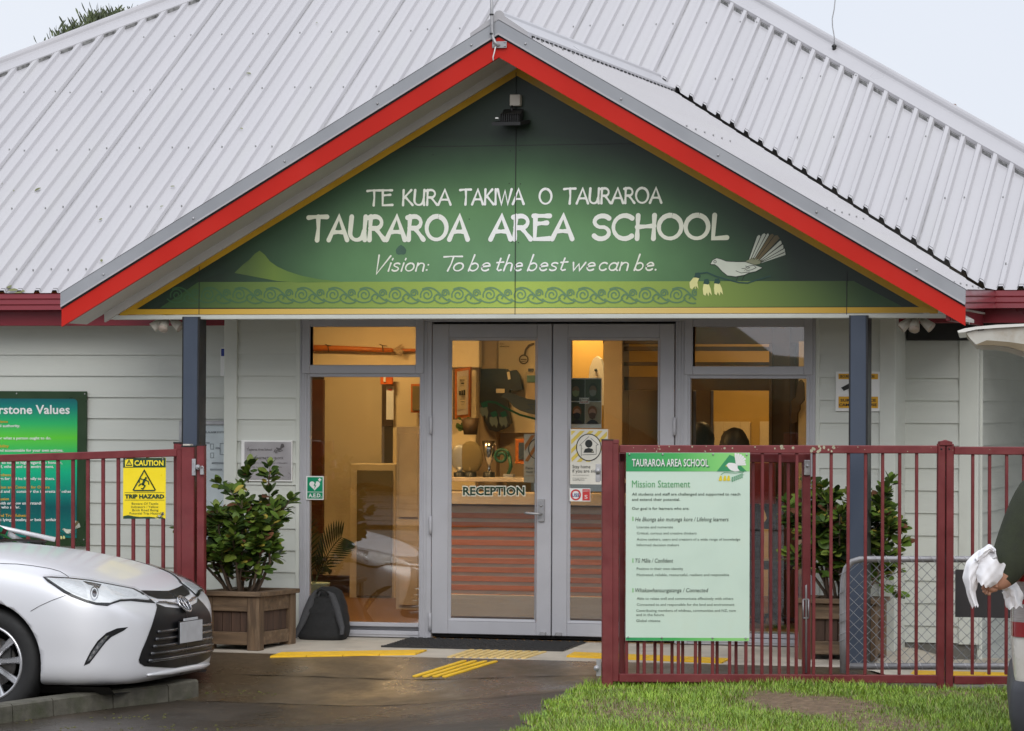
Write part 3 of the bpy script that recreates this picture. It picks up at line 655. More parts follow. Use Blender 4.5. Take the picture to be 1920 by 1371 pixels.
# ================================================================== gable sign
SY = -.955
S = lambda x, y: P(x, y, SY)
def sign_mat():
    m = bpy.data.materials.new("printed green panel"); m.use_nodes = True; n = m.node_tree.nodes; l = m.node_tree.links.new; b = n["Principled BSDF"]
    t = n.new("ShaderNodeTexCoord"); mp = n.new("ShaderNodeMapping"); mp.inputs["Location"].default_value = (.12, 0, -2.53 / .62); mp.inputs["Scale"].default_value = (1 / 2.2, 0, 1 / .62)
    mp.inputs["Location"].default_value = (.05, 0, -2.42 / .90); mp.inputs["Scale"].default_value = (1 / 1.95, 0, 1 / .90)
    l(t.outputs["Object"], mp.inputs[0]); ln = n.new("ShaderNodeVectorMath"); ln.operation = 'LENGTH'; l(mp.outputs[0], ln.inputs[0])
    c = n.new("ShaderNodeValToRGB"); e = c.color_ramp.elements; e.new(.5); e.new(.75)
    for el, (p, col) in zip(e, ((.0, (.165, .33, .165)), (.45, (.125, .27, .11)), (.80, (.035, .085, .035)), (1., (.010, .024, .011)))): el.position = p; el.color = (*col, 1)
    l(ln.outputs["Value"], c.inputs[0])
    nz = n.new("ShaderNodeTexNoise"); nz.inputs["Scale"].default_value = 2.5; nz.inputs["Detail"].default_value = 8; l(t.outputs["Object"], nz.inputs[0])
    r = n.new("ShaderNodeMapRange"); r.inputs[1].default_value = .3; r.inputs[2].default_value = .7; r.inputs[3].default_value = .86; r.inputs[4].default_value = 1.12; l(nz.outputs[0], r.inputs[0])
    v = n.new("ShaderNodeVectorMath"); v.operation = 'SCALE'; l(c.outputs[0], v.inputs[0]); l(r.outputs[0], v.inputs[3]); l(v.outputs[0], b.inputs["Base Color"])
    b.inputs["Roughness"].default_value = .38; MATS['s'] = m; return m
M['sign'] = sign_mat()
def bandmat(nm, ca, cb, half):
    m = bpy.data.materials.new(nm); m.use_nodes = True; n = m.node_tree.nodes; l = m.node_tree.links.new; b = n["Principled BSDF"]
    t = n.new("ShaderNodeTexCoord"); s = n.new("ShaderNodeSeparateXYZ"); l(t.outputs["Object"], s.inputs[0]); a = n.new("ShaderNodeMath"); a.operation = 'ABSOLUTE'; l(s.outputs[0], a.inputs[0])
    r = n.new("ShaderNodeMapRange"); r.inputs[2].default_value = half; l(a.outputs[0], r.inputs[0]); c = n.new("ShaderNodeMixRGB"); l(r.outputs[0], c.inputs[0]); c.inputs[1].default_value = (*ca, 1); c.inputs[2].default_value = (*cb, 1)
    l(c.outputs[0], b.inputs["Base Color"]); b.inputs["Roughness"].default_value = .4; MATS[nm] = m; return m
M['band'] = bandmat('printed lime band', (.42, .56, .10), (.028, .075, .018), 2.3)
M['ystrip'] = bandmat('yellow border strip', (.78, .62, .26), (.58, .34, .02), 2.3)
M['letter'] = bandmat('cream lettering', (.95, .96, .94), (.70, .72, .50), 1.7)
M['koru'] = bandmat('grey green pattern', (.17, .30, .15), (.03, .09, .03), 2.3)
M['bird'] = mat('pale bird print', (.60, .64, .53), .4, var=.08, vs=5); M['birdbrown'] = mat('brown feather print', (.17, .13, .055), .4); M['birdgrey'] = mat('olive feather print', (.26, .27, .16), .4)
M['twig'] = mat('dark teal print', (.02, .065, .05), .4); M['petal'] = mat('pale yellow print', (.72, .70, .30), .4, var=.1); M['yborder'] = mat('mustard border', (.52, .29, .01), .45)
M['hillgrad'] = gradz('printed hill', [(0, (.08, .13, .03)), (.25, (.14, .22, .035)), (.6, (.10, .19, .04)), (1, (.16, .27, .06))], .4, 0, -1.85, -1.1)
sg = thing("gable_sign", "triangular green school name sign filling the porch gable", "sign", (0, SY, 2.2))
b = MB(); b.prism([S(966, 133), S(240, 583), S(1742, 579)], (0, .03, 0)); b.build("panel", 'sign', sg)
b = MB()
zb0 = S(960, 588.5).z; 
b.prism([Vector((-2.66, SY - .004, zb0 + .036)), Vector((2.66, SY - .004, zb0 + .036)), Vector((2.75, SY - .004, zb0)), Vector((-2.75, SY - .004, zb0))], (0, .006, 0), 1)
ap_ = S(966, 133); 
for sx in (-1, 1):
    q0 = Vector((0, SY - .003, ap_.z + .02)); q1 = Vector((sx * 2.75, SY - .003, zb0 + .02)); dn = Vector((0, 0, -.052)); b.prism([q0, q1, q1 + dn, q0 + dn], (0, .006, 0), 0)
b.build("border", ['yborder', 'ystrip'], sg)
b = MB(); b.flat([S(300, 577.5) + Vector((0, -.0015, 0)), S(1692, 575) + Vector((0, -.0015, 0)), S(1600, 527) + Vector((0, -.0015, 0)), S(372, 529) + Vector((0, -.0015, 0))][::1]); b.build("lime_band", 'band', sg)
# panel joints
b = MB()
for x, y0, y1 in ((374, 500, 590), (968, 136, 590), (1588, 510, 590)): q0, q1 = S(x, y0), S(x, y1); b.box(q0.x - .0022, q0.x + .0022, SY - .0055, SY - .003, q1.z, q0.z)
q0, q1 = S(745, 276), S(1200, 272); b.box(q0.x, q1.x, SY - .002, SY - .001, q0.z - .002, q0.z + .002)
for x, y in ((972, 455), (960, 455), (976, 345), (955, 344), (880, 411), (1240, 404), (812, 290), (975, 282), (957, 283), (1086, 274)): q = S(x, y); b.box(q.x - .003, q.x + .003, SY - .003, SY - .001, q.z - .003, q.z + .003)
b.build("panel_joint", 'ink', sg)
b = MB()
for wd_, x0, x1 in (("TE", 688, 737), ("KURA", 753, 846), ("TAKIWA", 862, 983), ("O", 1010, 1036), ("TAURAROA", 1057, 1241)): brush(b, wd_, S, x0 + 1, x1 - 1, 385.5 - (x0 - 688) * .0095, 385.5 - (x1 - 688) * .0095, 28, .0150, 0, 0, .08)
for wd_, x0, x1 in (("TAURAROA", 575, 880), ("AREA", 917, 1076), ("SCHOOL", 1108, 1366)): brush(b, wd_, S, x0 + 3, x1 - 3, 450.5 - (x0 - 575) * .0045, 450.5 - (x1 - 575) * .0045, 43.5, .0295, 0, .02, .09)
for wd_, x0, x1 in (("Vision:", 702, 802), ("T", 823, 857), ("o", 848, 867), ("be", 877, 917), ("the", 928, 978), ("best", 988, 1060), ("we", 1071, 1114), ("can", 1121, 1177), ("be.", 1188, 1231)): brush(b, wd_, S, x0, x1, 508.5 - (x0 - 700) * .003, 508.5 - (x1 - 700) * .003, 27, .0105, 0, .22, .1)
b.build("lettering", 'letter', sg)
# carved border pattern
b = MB()
def curve_(pts, n=5):
    r = []
    for i in range(len(pts) - 1):
        p0, p1, p2, p3 = pts[max(i - 1, 0)], pts[i], pts[i + 1], pts[min(i + 2, len(pts) - 1)]
        for k in range(n):
            t = k / n; r.append(tuple(.5 * (2 * b_ + (c_ - a_) * t + (2 * a_ - 5 * b_ + 4 * c_ - d_) * t * t + (3 * b_ - a_ - 3 * c_ + d_) * t ** 3) for a_, b_, c_, d_ in zip(p0, p1, p2, p3)))
    return r + [pts[-1]]
def koru(cx, cy, r, s=1):
    pts = []
    for k in range(26):
        t = k / 25; a = math.radians(200 - 560 * t); rr = r * (1 - .78 * t); pts.append((cx + s * rr * math.cos(a), cy - rr * math.sin(a)))
    return pts
x = 318; n = 0
while x < 1300:
    for pts, wd in ((koru(x + 14, 553, 12.5), .0095), ([(x - 4, 561), (x + 4, 566), (x + 14, 567.5), (x + 24, 565), (x + 29, 560)], .0095), ([(x + 6, 542), (x + 16, 539.5), (x + 27, 542), (x + 37, 550), (x + 47, 560), (x + 57, 565)], .0105), (koru(x + 48, 549.5, 7.5, -1), .0095), ([(x + 27, 558), (x + 33, 552), (x + 39, 555), (x + 37, 560)], .010), ([(x + 27, 561), (x + 34, 566.5), (x + 44, 569), (x + 55, 567)], .0085)):
        stroke(b, [S(px, py) for px, py in (curve_(pts) if len(pts) < 9 else pts) if px < 1306], wd, (0, -1, 0), 0, .003 + .0003 * (n % 6)); n += 1
    x += 58.6
b.build("border_pattern", 'koru', sg)
# hill prints
b = MB()
hill = [(440, 512), (455, 497), (468, 487), (478, 476), (487, 470), (497, 478), (506, 490), (520, 500), (540, 509), (565, 517), (600, 524), (645, 529), (560, 530), (520, 527)]
b.flat([S(*q) + Vector((0, -.0024, 0)) for q in hill]); b.build("hill_print", 'hillgrad', sg)
b = MB(); b.flat([S(*q) + Vector((0, -.0020, 0)) for q in [(262, 578), (300, 552), (350, 525), (372, 516), (392, 507), (420, 504), (432, 508), (405, 516), (372, 528), (345, 546), (315, 562), (290, 578)]][::-1]); b.build("dark_hill_print", mat('dark hill print', (.012, .03, .015), .4), sg)
b = MB(); b.flat([S(752 + 10 * math.cos(a), 470 + (9 + 2 * math.sin(3 * a)) * math.sin(a)) + Vector((0, -.0012, 0)) for a in [k * .524 for k in range(12)]]); b.build("stain", mat('sign stain', (.06, .13, .085), .5), sg)
# bird
def bird(b, pf, off, mats=(0, 1, 2, 3, 4, 5), line=.004):
    o = Vector((0, -1, 0)); A = lambda pts, mi, d: b.flat([pf(*q) + o * (off + d) for q in pts], mi)
    tailb = (1408, 490)
    fe = [((1419, 444), (1426, 443)), ((1428, 441), (1436, 440)), ((1437, 440), (1442, 441)), ((1443, 441), (1452, 442)), ((1452, 442), (1462, 447)), ((1461, 452), (1466, 457)), ((1466, 459), (1469, 466)), ((1469, 467), (1472, 472)), ((1470, 474), (1473, 478))]
    cl = [mats[0]] * 3 + [mats[1]] * 2 + [mats[0]] * 4
    for (p, q), c in zip(fe, cl): 
        A([(1404 + (p[0] - 1419) * .45, 487 + (p[1] - 444) * .18), p, ((p[0] + q[0]) / 2 + 1, (p[1] + q[1]) / 2 - 3), q, (1404 + (q[0] - 1419) * .45, 487 + (q[1] - 444) * .18)], c, .0002)
    for (p, q) in fe: stroke(b, [pf(1404 + (p[0] - 1419) * .45, 487 + (p[1] - 444) * .18), pf(*p)], line, (0, -1, 0), mats[5], off + .0012)
    A([(1395, 492), (1412, 483), (1432, 489), (1424, 495), (1405, 498)], mats[2], .0004)
    body = [(1332, 496), (1336, 488), (1344, 484), (1352, 486), (1362, 490), (1380, 491), (1398, 491), (1412, 496), (1430, 502), (1418, 509), (1404, 512), (1396, 516), (1380, 519), (1364, 517), (1354, 509), (1346, 500), (1340, 496)]
    A(body, mats[0], .0006)
    stroke(b, [pf(*q) for q in body + body[:1]], line * .8, (0, -1, 0), mats[5], off + .0016)
    for pts in ([(1391, 504), (1398, 503), (1404, 499), (1414, 498), (1418, 502), (1410, 506), (1400, 508)], [(1398, 499), (1406, 502), (1396, 507)], [(1380, 508), (1390, 512), (1406, 510)], arc(1341, 491, 2.4, 2.4, 0, 360, 8), [(1384, 518), (1381, 526)], [(1396, 516), (1391, 527)]):
        stroke(b, [pf(*q) for q in pts], line * .8, (0, -1, 0), mats[5], off + .0019)
    stroke(b, [pf(*q) for q in [(1312, 513), (1326, 511), (1342, 518), (1362, 524), (1386, 530), (1402, 531), (1420, 525), (1444, 518)]], line * 2.2, (0, -1, 0), mats[3], off + .0009)
    for (cx, cy, dx) in ((1307, 516, -6), (1324, 528, 2), (1344, 527, 3)):
        A([(cx - 5, cy + 4), (cx - 3, cy - 4), (cx + 4, cy - 5), (cx + 7, cy + 2), (cx + 4, cy + 6)], mats[3], .0022)
        A([(cx - 5 + dx * .3, cy + 5), (cx - 8 + dx, cy + 14), (cx - 7 + dx, cy + 24), (cx - 3 + dx, cy + 27), (cx + dx * .7, cy + 21), (cx + 3 + dx, cy + 28), (cx + 4 + dx, cy + 20), (cx + 9 + dx, cy + 26), (cx + 7 + dx, cy + 14), (cx + 5, cy + 4)], mats[4], .0020)
b = MB(); bird(b, S, .003); b.build("bird_emblem", ['bird', 'birdbrown', 'birdgrey', 'twig', 'petal', 'ink'], sg)
# floodlight and junction box on the gable
fl = thing("floodlight", "black floodlight under a small beige box near the gable peak", "floodlight", S(965, 215))
b = MB(); q = S(969, 189); b.box(q.x - .035, q.x + .035, SY - .05, SY, q.z - .037, q.z + .037); b.build("junction_box", 'plastic', fl)
b = MB(); q = S(965, 220)
b.tube([S(964, 200) + Vector((0, -.05, 0)), S(964, 212) + Vector((0, -.06, 0))], .01, 8)
b.prism([q + Vector((-.06, -.04, .05)), q + Vector((.07, -.04, .05)), q + Vector((.07, -.14, .0)), q + Vector((-.06, -.14, .0))], (0, 0, -.045))
b.prism([q + Vector((-.10, -.19, -.045)), q + Vector((.09, -.19, -.045)), q + Vector((.11, -.02, -.02)), q + Vector((-.08, -.02, -.02))], (0, 0, -.022))
for k in range(9): b.box(q.x - .055 + k * .0145, q.x - .051 + k * .0145, SY - .16, SY - .04, q.z - .04, q.z + .012)
b.build("lamp_head", 'black', fl); b = MB(); b.box(q.x - .085, q.x - .065, SY - .165, SY - .15, q.z - .022, q.z - .012); b.build("label_plate", 'white', fl)
# bent mast at the apex
Bp = lambda x, y: P(x, y, -1.43)
ms = thing("roof_mast", "galvanised bent pipe mast bolted to the red gable peak", "mast", Bp(930, 85))
b = MB(); b.tube([Bp(935, 86), Bp(928, 79), Bp(924, 70), Bp(922.5, 58), Bp(922, 20), Bp(921.5, -60)], .0105, 10); b.build("pipe", 'galv', ms)
for yy in (27, 63):
    b = MB(); b.tube([Bp(922, yy + 2), Bp(922, yy - 1)], .0135, 10); b.build("cable_tie", 'black', ms)
b = MB(); q0, q1 = Bp(922, 90), Bp(949, 77); b.box(q0.x, q1.x, -1.42, -1.414, q0.z, q1.z)
for (x, y) in ((925, 80), (946, 79), (925, 87), (946, 86)): b.ball(Bp(x, y) + Vector((0, .008, 0)), .006, 0, 6, 4)
b.build("base_plate", 'galv', ms)
b = MB(); b.tube([Bp(929, 88), Bp(927, 98), Bp(924.5, 107), Bp(925, 114)], .004, 6); b.build("cable", 'white', ms)
# triple eave spotlights
def spots(cx, cy, lab):
    o = P(cx, cy, -.8); t = thing("spotlight_cluster", lab, "spotlights", o, "white spotlight clusters under the porch beam")
    b = MB(); b.tube([o + Vector((0, 0, .06)), o + Vector((0, 0, .03))], .045, 12); b.build("mounting_plate", 'plastic', t)
    for dx, dy in ((-.055, -.01), (.0, -.05), (.06, 0)):
        p0 = o + Vector((dx * .4, dy * .3, .02)); d = Vector((dx * 1.5, dy - .02, -.072)).normalized(); b = MB()
        b.tube([p0, p0 + d * .02, p0 + d * .025, p0 + d * .075, p0 + d * .10], [.014, .018, .024, .032, .036], 12, 0, False); b.tube([p0 + d * .098, p0 + d * .099], .034, 12, 1); b.build("spotlight", ['plastic', 'deskpale'], t)
spots(314, 603, "dusty white spotlight cluster by the left slate blue post"); spots(1718, 603, "dusty white spotlight cluster by the right slate blue post")

# ================================================================== notices on the walls
def panel(name, x0, y0, x1, y1, Y, m, label, cat, th=.012, group=None):
    """flat sign from photo corners, returned as thing (Empty) with its board"""
    a, c = P(x0, y1, Y), P(x1, y0, Y); t = thing(name, label, cat, (a.x, Y, a.z), group); b = MB(); b.box(a.x, c.x, Y - th, Y, a.z, c.z); b.build("board", m, t); return t
# values board
WY = .37
t = thing("values_board", "large green values notice board on the left wall behind the fence", "notice board", P(0, 1020, WY))
V_ = lambda x, y: P(x, y, WY - .016)
b = MB(); a, c = P(-260, 1018, WY), P(164, 734, WY); b.box(a.x, c.x, WY - .012, WY, a.z, c.z); b.build("board", mat('dark green board', (.015, .042, .012), .35), t)
va, vc = V_(-240, 1003), V_(145, 748)
M['values'] = gradz('printed values panel', [(0, (.0, .17, .15)), (.1, (.0, .14, .13)), (.22, (.0, .09, .095)), (.30, (.0, .19, .16)), (.47, (.0, .44, .22)), (.62, (.03, .50, .12)), (.72, (.11, .60, .035)), (.82, (.02, .46, .13)), (.93, (.0, .22, .17)), (1, (.0, .11, .13))], .3, 2, va.z, vc.z)
b = MB(); b.box(va.x, vc.x - .03, WY - .0145, WY - .0125, va.z, vc.z); b.box(vc.x - .0299, vc.x, WY - .0145, WY - .0125, va.z, vc.z - .03)
b.prism([(vc.x - .03, WY - .0145, vc.z - .03)] + [(vc.x - .03 + .03 * math.cos(a), WY - .0145, vc.z - .03 + .03 * math.sin(a)) for a in [k * math.pi / 12 for k in range(7)]], (0, .002, 0))
b.build("printed_panel", 'values', t)
b = MB()
ptext(b, "Cornerstone Values", -66, 131, 776, 17, V_, 0, bold=.02)
for s, x0, x1, y in (("by being obedient to lawful authority.", -205, 38, 801), ("Doing what is right or what a person ought to do.", -235, 96, 824), ("To be responsible and accountable for your own actions.", -240, 119, 847), ("To value, to hold in high regard, to honour,", -240, 117, 870), ("yourself, others and our environment.", -200, 101, 877.5), ("To show concern for and be friendly to others.", -238, 103, 900), ("To be thoughtful and to consider the interests of others.", -238, 139, 924), ("To share with or show understanding", -205, 85, 946), ("towards those who suffer.", -190, 38, 953.5), ("Being honest, not lying, stealing or being unfair.", -238, 108, 977)):
    ptext(b, s, x1 - 3.33 * len(s), x1, y, 5.4, V_, 0, bold=.02)
for s, x0, x1, y in (("Obedience", -40, 15, 793), ("Responsibility", -66, 17, 839), ("Kindness", -44, 21, 893), ("Consideration and Concern for Others", -125, 93, 916), ("Compassion", -56, 17, 938), ("Honesty and Truthfulness", -105, 51, 969)):
    ptext(b, s, x1 - 3.5 * len(s), x1, y, 5.4, V_, 1, bold=.02)
b.build("lettering", ['white', mat('amber print', (.62, .36, .03), .5)], t)
b = MB(); pf = lambda x, y: V_(150 - (1470 - x) * .24, 1001 - (520 - y) * .3); bird(b, pf, .002, line=.0015); b.build("bird_emblem", ['bird', 'birdbrown', 'birdgrey', 'twig', 'petal', 'ink'], t)
b = MB()
for x, y in ((31, 738), (159, 739), (157, 1012)): q = P(x, y, WY - .012); b.ball(q, .006, 0, 6, 4)
b.build("screw", 'galv', t)
# glazed notice case half hidden by the post
t = thing("notice_case", "grey framed site plan notice case beside the left porch post", "notice case", P(380, 1000, .38))
C_ = lambda x, y: P(x, y, .355)
b = MB(); a, c = P(337, 1010, .38), P(470, 789, .38); c.x = -2.335; frame_rect(b, a.x + .03, c.x - .0, a.z, c.z - .03, .37, .028, .02); b.build("frame", 'galv', t)
b = MB(); b.box(a.x + .03, c.x, .37, .38, a.z, c.z - .03); b.build("plan_sheet", mat('pale plan sheet', (.52, .58, .60), .4), t)
b = MB(); ptext(b, "ALTERNATE FIRE ALARM SYSTEM", 350, 424, 812, 3.5, lambda x, y: P(x, y, .366), 0, bold=.02)
for (x0, y0, x1, y1) in ((395, 833, 400, 842), (395, 850, 400, 858), (413, 832, 420, 852), (405, 840, 411, 841), (398, 868, 420, 869), (370, 830, 392, 831), (395, 880, 415, 881)):
    a, c = P(x0, y1, .366), P(x1, y0, .366); frame_rect(b, a.x, c.x, a.z, c.z, .366, .003, .0, 0, .001)
b.build("plan_print", mat('grey print', (.14, .16, .18), .6), t)
# alarm box
t = thing("alarm_box", "narrow white alarm box with blue cover beside the left corner trim", "alarm box", P(420, 680, .37))
b = MB(); a, c = P(414, 706, .34), P(428, 652, .34); b.box(a.x, c.x, .33, .39, a.z, c.z); b.build("case", 'white', t)
b = MB(); a, c = P(416, 668, .34), P(428, 654, .34); b.box(a.x, c.x, .322, .331, a.z, c.z); b.build("cover", mat('blue cover', (.01, .03, .25), .3), t)
# plaque
PL = lambda x, y: P(x, y, -.037)
t = panel("plaque", 453, 826, 549, 902, -.02, 'white', "small grey opening plaque above the left planter shrub", "plaque", .012)
b = MB(); a, c = PL(458, 899), PL(546, 829); b.box(a.x, c.x, -.036, -.0325, a.z, c.z); b.build("plate", mat('brushed plaque', (.43, .41, .42), .35, metal=.3), t)
b = MB(); ptext(b, "Tauraroa Area School", 463, 510, 845, 4.5, PL, 0, bold=.01); ptext(b, "ADMINISTRATION BLOCK", 469, 532, 861, 4, PL, 0, bold=.02); ptext(b, "Opened by the Hon. Minister of Education", 468, 539, 869.5, 3, PL); ptext(b, "29th George Park          1976 - 2016", 472, 528, 877.5, 3, PL)
bird(b, lambda x, y: PL(533 - (1470 - x) * .11, 845 - (520 - y) * .16), .001, mats=(0,) * 6, line=.002); b.build("engraving", mat('engraved print', (.12, .11, .11), .5), t)
# security sign
SE = lambda x, y: P(x, y, -.034)
t = panel("security_sign", 1567, 697, 1650, 771, -.02, 'white', "white and amber security camera sign behind the right porch post", "sign", .008)
b = MB(); a, c = SE(1572, 711), SE(1646, 701); b.box(a.x, c.x, -.0315, -.029, a.z, c.z, 0); a, c = SE(1572, 765), SE(1646, 744); b.box(a.x, c.x, -.0315, -.029, a.z, c.z, 0)
ptext(b, "SECURITY", 1574.5, 1598, 708, 4.6, SE, 1, bold=.02); ptext(b, "NOTICE", 1606, 1640, 708, 4.6, SE, 1, bold=.02); ptext(b, "SURVEILLANCE", 1576, 1642, 753, 5, SE, 1, bold=.02); ptext(b, "CAMERAS IN USE", 1573, 1644, 761.5, 5, SE, 1, bold=.02)
o = Vector((0, 0, 0)); b.flat([SE(*q) for q in [(1577, 727), (1612, 709), (1617, 718), (1582, 733)]][::1], 1); b.flat([SE(*q) for q in [(1593, 730), (1596, 730), (1596, 736), (1606, 736), (1606, 738.5), (1593, 738.5)]], 1)
b.build("print", [mat('amber sign', (.66, .34, .01), .45), 'ink'], t)
# AED sticker and door decals, just in front of the glass
def sticker(name, x0, y0, x1, y1, Y, m, label, cat="sticker"):
    return panel(name, x0, y0, x1, y1, Y, m, label, cat, .002)
t = sticker("aed_sticker", 574, 893, 607, 937, -.022, 'white', "green and white A.E.D. heart sticker on the left sidelight")
A_ = lambda x, y: P(x, y, -.026); b = MB()
a, c = A_(576, 935), A_(605, 895); a2 = A_(576, 922.5); b.box(a.x, c.x, -.0255, -.0245, a2.z + .002, c.z, 0); b.box(a.x, c.x, -.0255, -.0245, a.z, a2.z - .002, 0)
hc = (590, 910)
hp_ = [(hc[0] + .62 * 16 * math.sin(t_) ** 3, hc[1] - .62 * (13 * math.cos(t_) - 5 * math.cos(2 * t_) - 2 * math.cos(3 * t_) - math.cos(4 * t_))) for t_ in [k * 2 * math.pi / 24 for k in range(24)]]
b.flat([A_(*q) for q in hp_][::-1], 1); b.flat([A_(*q) + Vector((0, -.001, 0)) for q in [(591, 904), (588, 911), (590.5, 911), (589, 918), (593, 910), (590.5, 910), (593, 904)]], 0)
for q in [(596.5, 898.5, 602.5, 900.8), (598.3, 896.5, 600.7, 903)]: a, c = A_(q[0], q[3]), A_(q[2], q[1]); b.box(a.x, c.x, -.0265 - (.0004 if q[0] > 598 else 0), -.0258, a.z, c.z, 1)
ptext(b, "A.E.D.", 578.5, 603, 932.5, 7.2, A_, 1, bold=.03); b.build("print", [mat('AED green', (.0, .26, .12), .4), 'white'], t)
DG = lambda x, y: P(x, y, -.0125)
b = MB(); ptext(b, "RECEPTION", 867, 985, 929, 17.5, DG, 0, bold=.075, off=(0, 0, 0)); ptext(b, "RECEPTION", 868.2, 983.8, 928.3, 16, DG, 1, bold=.03, off=(0, -.002, 0))
o = b.build("reception_lettering", [mat('cream vinyl', (.75, .74, .62), .5), mat('dark green vinyl', (.012, .035, .01), .5)]); tag(o, "dark green RECEPTION lettering with cream outline on the left door", "lettering")
b = MB(); pf = lambda x, y: DG(940 + (x - 1332) * .80, 747 + (y - 496) * 1.35)
M['etch'] = mat('sage vinyl', (.085, .068, .034), .7, spec=.1); M['etch2'] = mat('olive vinyl', (.11, .088, .034), .7, spec=.1); M['etchg'] = mat('green vinyl', (.018, .05, .016), .7, spec=.1)
A = lambda pts, mi, d: b.flat([DG(*q) + Vector((0, -d, 0)) for q in pts], mi)
A([(939, 745), (945, 738), (953, 735), (962, 738), (975, 744), (990, 748), (1005, 750), (1005, 778), (990, 775), (975, 770), (962, 762), (953, 750), (946, 746)], 0, .001)
stroke(b, [DG(*q) for q in [(905, 760), (915, 753), (930, 755), (950, 766), (975, 778), (1005, 786)]], .014, (0, -1, 0), 2, .002)
stroke(b, [DG(*q) for q in [(1005, 759), (990, 758), (1000, 767), (988, 768)]], .004, (0, -1, 0), 3, .003)
for cx, cy in ((908, 768), (926, 786), (944, 786)):
    A([(cx - 7, cy - 12), (cx + 4, cy - 16), (cx + 8, cy - 6), (cx - 2, cy - 3)], 2, .0025)
    A([(cx - 8, cy - 4), (cx - 8, cy + 6), (cx - 3, cy + 14), (cx + 1, cy + 10), (cx + 5, cy + 17), (cx + 8, cy + 6), (cx + 5, cy - 5)], 1, .0015)
o = b.build("bird_decal", ['etch', 'etch2', 'etchg', 'ink']); tag(o, "olive bird and kowhai branch vinyl on the left door glass", "decal")
t = sticker("health_poster", 1069, 805, 1140, 908, -.034, mat('poster paper', (.72, .70, .62), .5), "yellow striped Stay home poster on the right door", "poster")
H_ = lambda x, y: P(x, y, -.038); b = MB()
for k in range(6):
    d = k * 17; pts = []
    x0, x1, y0, y1 = 1071, 1138, 808, 866
    for (a, bb) in ((d - 14, 0), (d - 5, 0)): pass
    lo, hi = d + 0, d + 8.5
    poly = []
    # diagonal stripe x + y = const clipped to the poster field
    def clip(c): 
        r = []
        for (px, py) in ((x0, y0 + c), (x0 + c, y0)):
            r.append((px, py))
        (ax, ay), (bx, by) = r
        if ay > y1: ax, ay = ax + (ay - y1), y1
        if bx > x1: bx, by = x1, by + (bx - x1)
        return (ax, ay), (bx, by)
    (a1, b1), (a2, b2) = clip(lo), clip(hi)
    if a1[0] < x1 and b1[1] < y1: b.flat([H_(*a1), H_(*b1), H_(*b2), H_(*a2)][::1], 0)
stroke(b, [H_(*q) for q in arc(1104, 839, 23, 25, 0, 360, 28)], .006, (0, -1, 0), 1, .0012)
b.flat([H_(*q) + Vector((0, -.0008, 0)) for q in arc(1104, 839, 22, 24, 0, 345, 23)], 2)
b.flat([H_(*q) + Vector((0, -.0016, 0)) for q in arc(1104, 832, 7, 7.5, 0, 345, 15)], 1); b.flat([H_(*q) + Vector((0, -.0016, 0)) for q in [(1094, 849), (1097, 842), (1104, 840), (1111, 842), (1114, 849)]], 1)
stroke(b, [H_(*q) for q in [(1090, 855), (1090, 835), (1087, 835), (1104, 819)]], .003, (0, -1, 0), 1, .0018); stroke(b, [H_(*q) for q in [(1108, 822), (1122, 834), (1118, 835), (1118, 852), (1092, 853)]], .003, (0, -1, 0), 1, .0019)
ptext(b, "Stay home", 1073.5, 1107, 878, 6.5, H_, 1); ptext(b, "if you are sick", 1073.5, 1121, 886, 6.5, H_, 1); ptext(b, "Get a test and stay at home", 1074, 1104, 892, 2.5, H_, 3); ptext(b, "Find out more at", 1074, 1100, 897.5, 2.5, H_, 3); ptext(b, "Covid19.govt.nz", 1074, 1096, 901, 2.8, H_, 1)
b.build("print", [mat('poster yellow', (.72, .55, .10), .5), 'ink', mat('poster paper2', (.74, .72, .64), .5), mat('poster grey', (.25, .25, .23), .5)], t)
t = sticker("safety_sticker", 1068, 916, 1107, 940, -.034, 'white', "small red and white round emblem sticker below the striped poster")
b = MB(); stroke(b, [H_(*q) for q in arc(1079.5, 928, 8.5, 9, 0, 360, 20)], .010, (0, -1, 0), 0, 0); ptext(b, "USS", 1072.5, 1086.5, 931.5, 6.5, H_, 1, bold=.02)
a, c = H_(1092, 938.5), H_(1106, 917.5); b.box(a.x, c.x, -.0385, -.037, a.z, c.z, 0); ptext(b, "SAFETY", 1093, 1105, 922, 2.2, H_, 2); ptext(b, "S", 1096, 1102, 935, 7, H_, 2)
b.build("print", [mat('sticker red', (.55, .04, .04), .4), mat('sticker blue', (.04, .05, .22), .4), 'white'], t)

# ================================================================== fences
class Line:
    """vertical plane of a fence run: photo coordinates in, points on the plane out"""
    def __init__(s, p0, d): s.p = Vector(p0); s.d = Vector(d).normalized(); s.n = Vector((s.d.y, -s.d.x, 0)); s.n = s.n if s.n.y < 0 else -s.n
    def __call__(s, x, y, out=0.): return onplane(x, y, s.p + s.n * out, s.n)
    def bar(s, b, x0, y0, x1, y1, thick_px, dp, mi=0, out=0.):
        """bar between two photo points, thickness in photo pixels, depth dp"""
        p, q = s(x0, y0, out), s(x1, y1, out); h = (s((x0 + x1) / 2, (y0 + y1) / 2 - thick_px / 2, out) - s((x0 + x1) / 2, (y0 + y1) / 2 + thick_px / 2, out)).length
        t = (q - p).normalized()
        if abs(t.z) > .8: b.obox((p + q) / 2, s.d * h / 2 if False else s.d * ((s(x0 + thick_px / 2, y0, out) - s(x0 - thick_px / 2, y0, out)).length / 2), s.n * dp / 2, (q - p) / 2, mi)
        else: b.obox((p + q) / 2, (q - p) / 2, s.n * dp / 2, Vector((0, 0, h / 2)), mi)
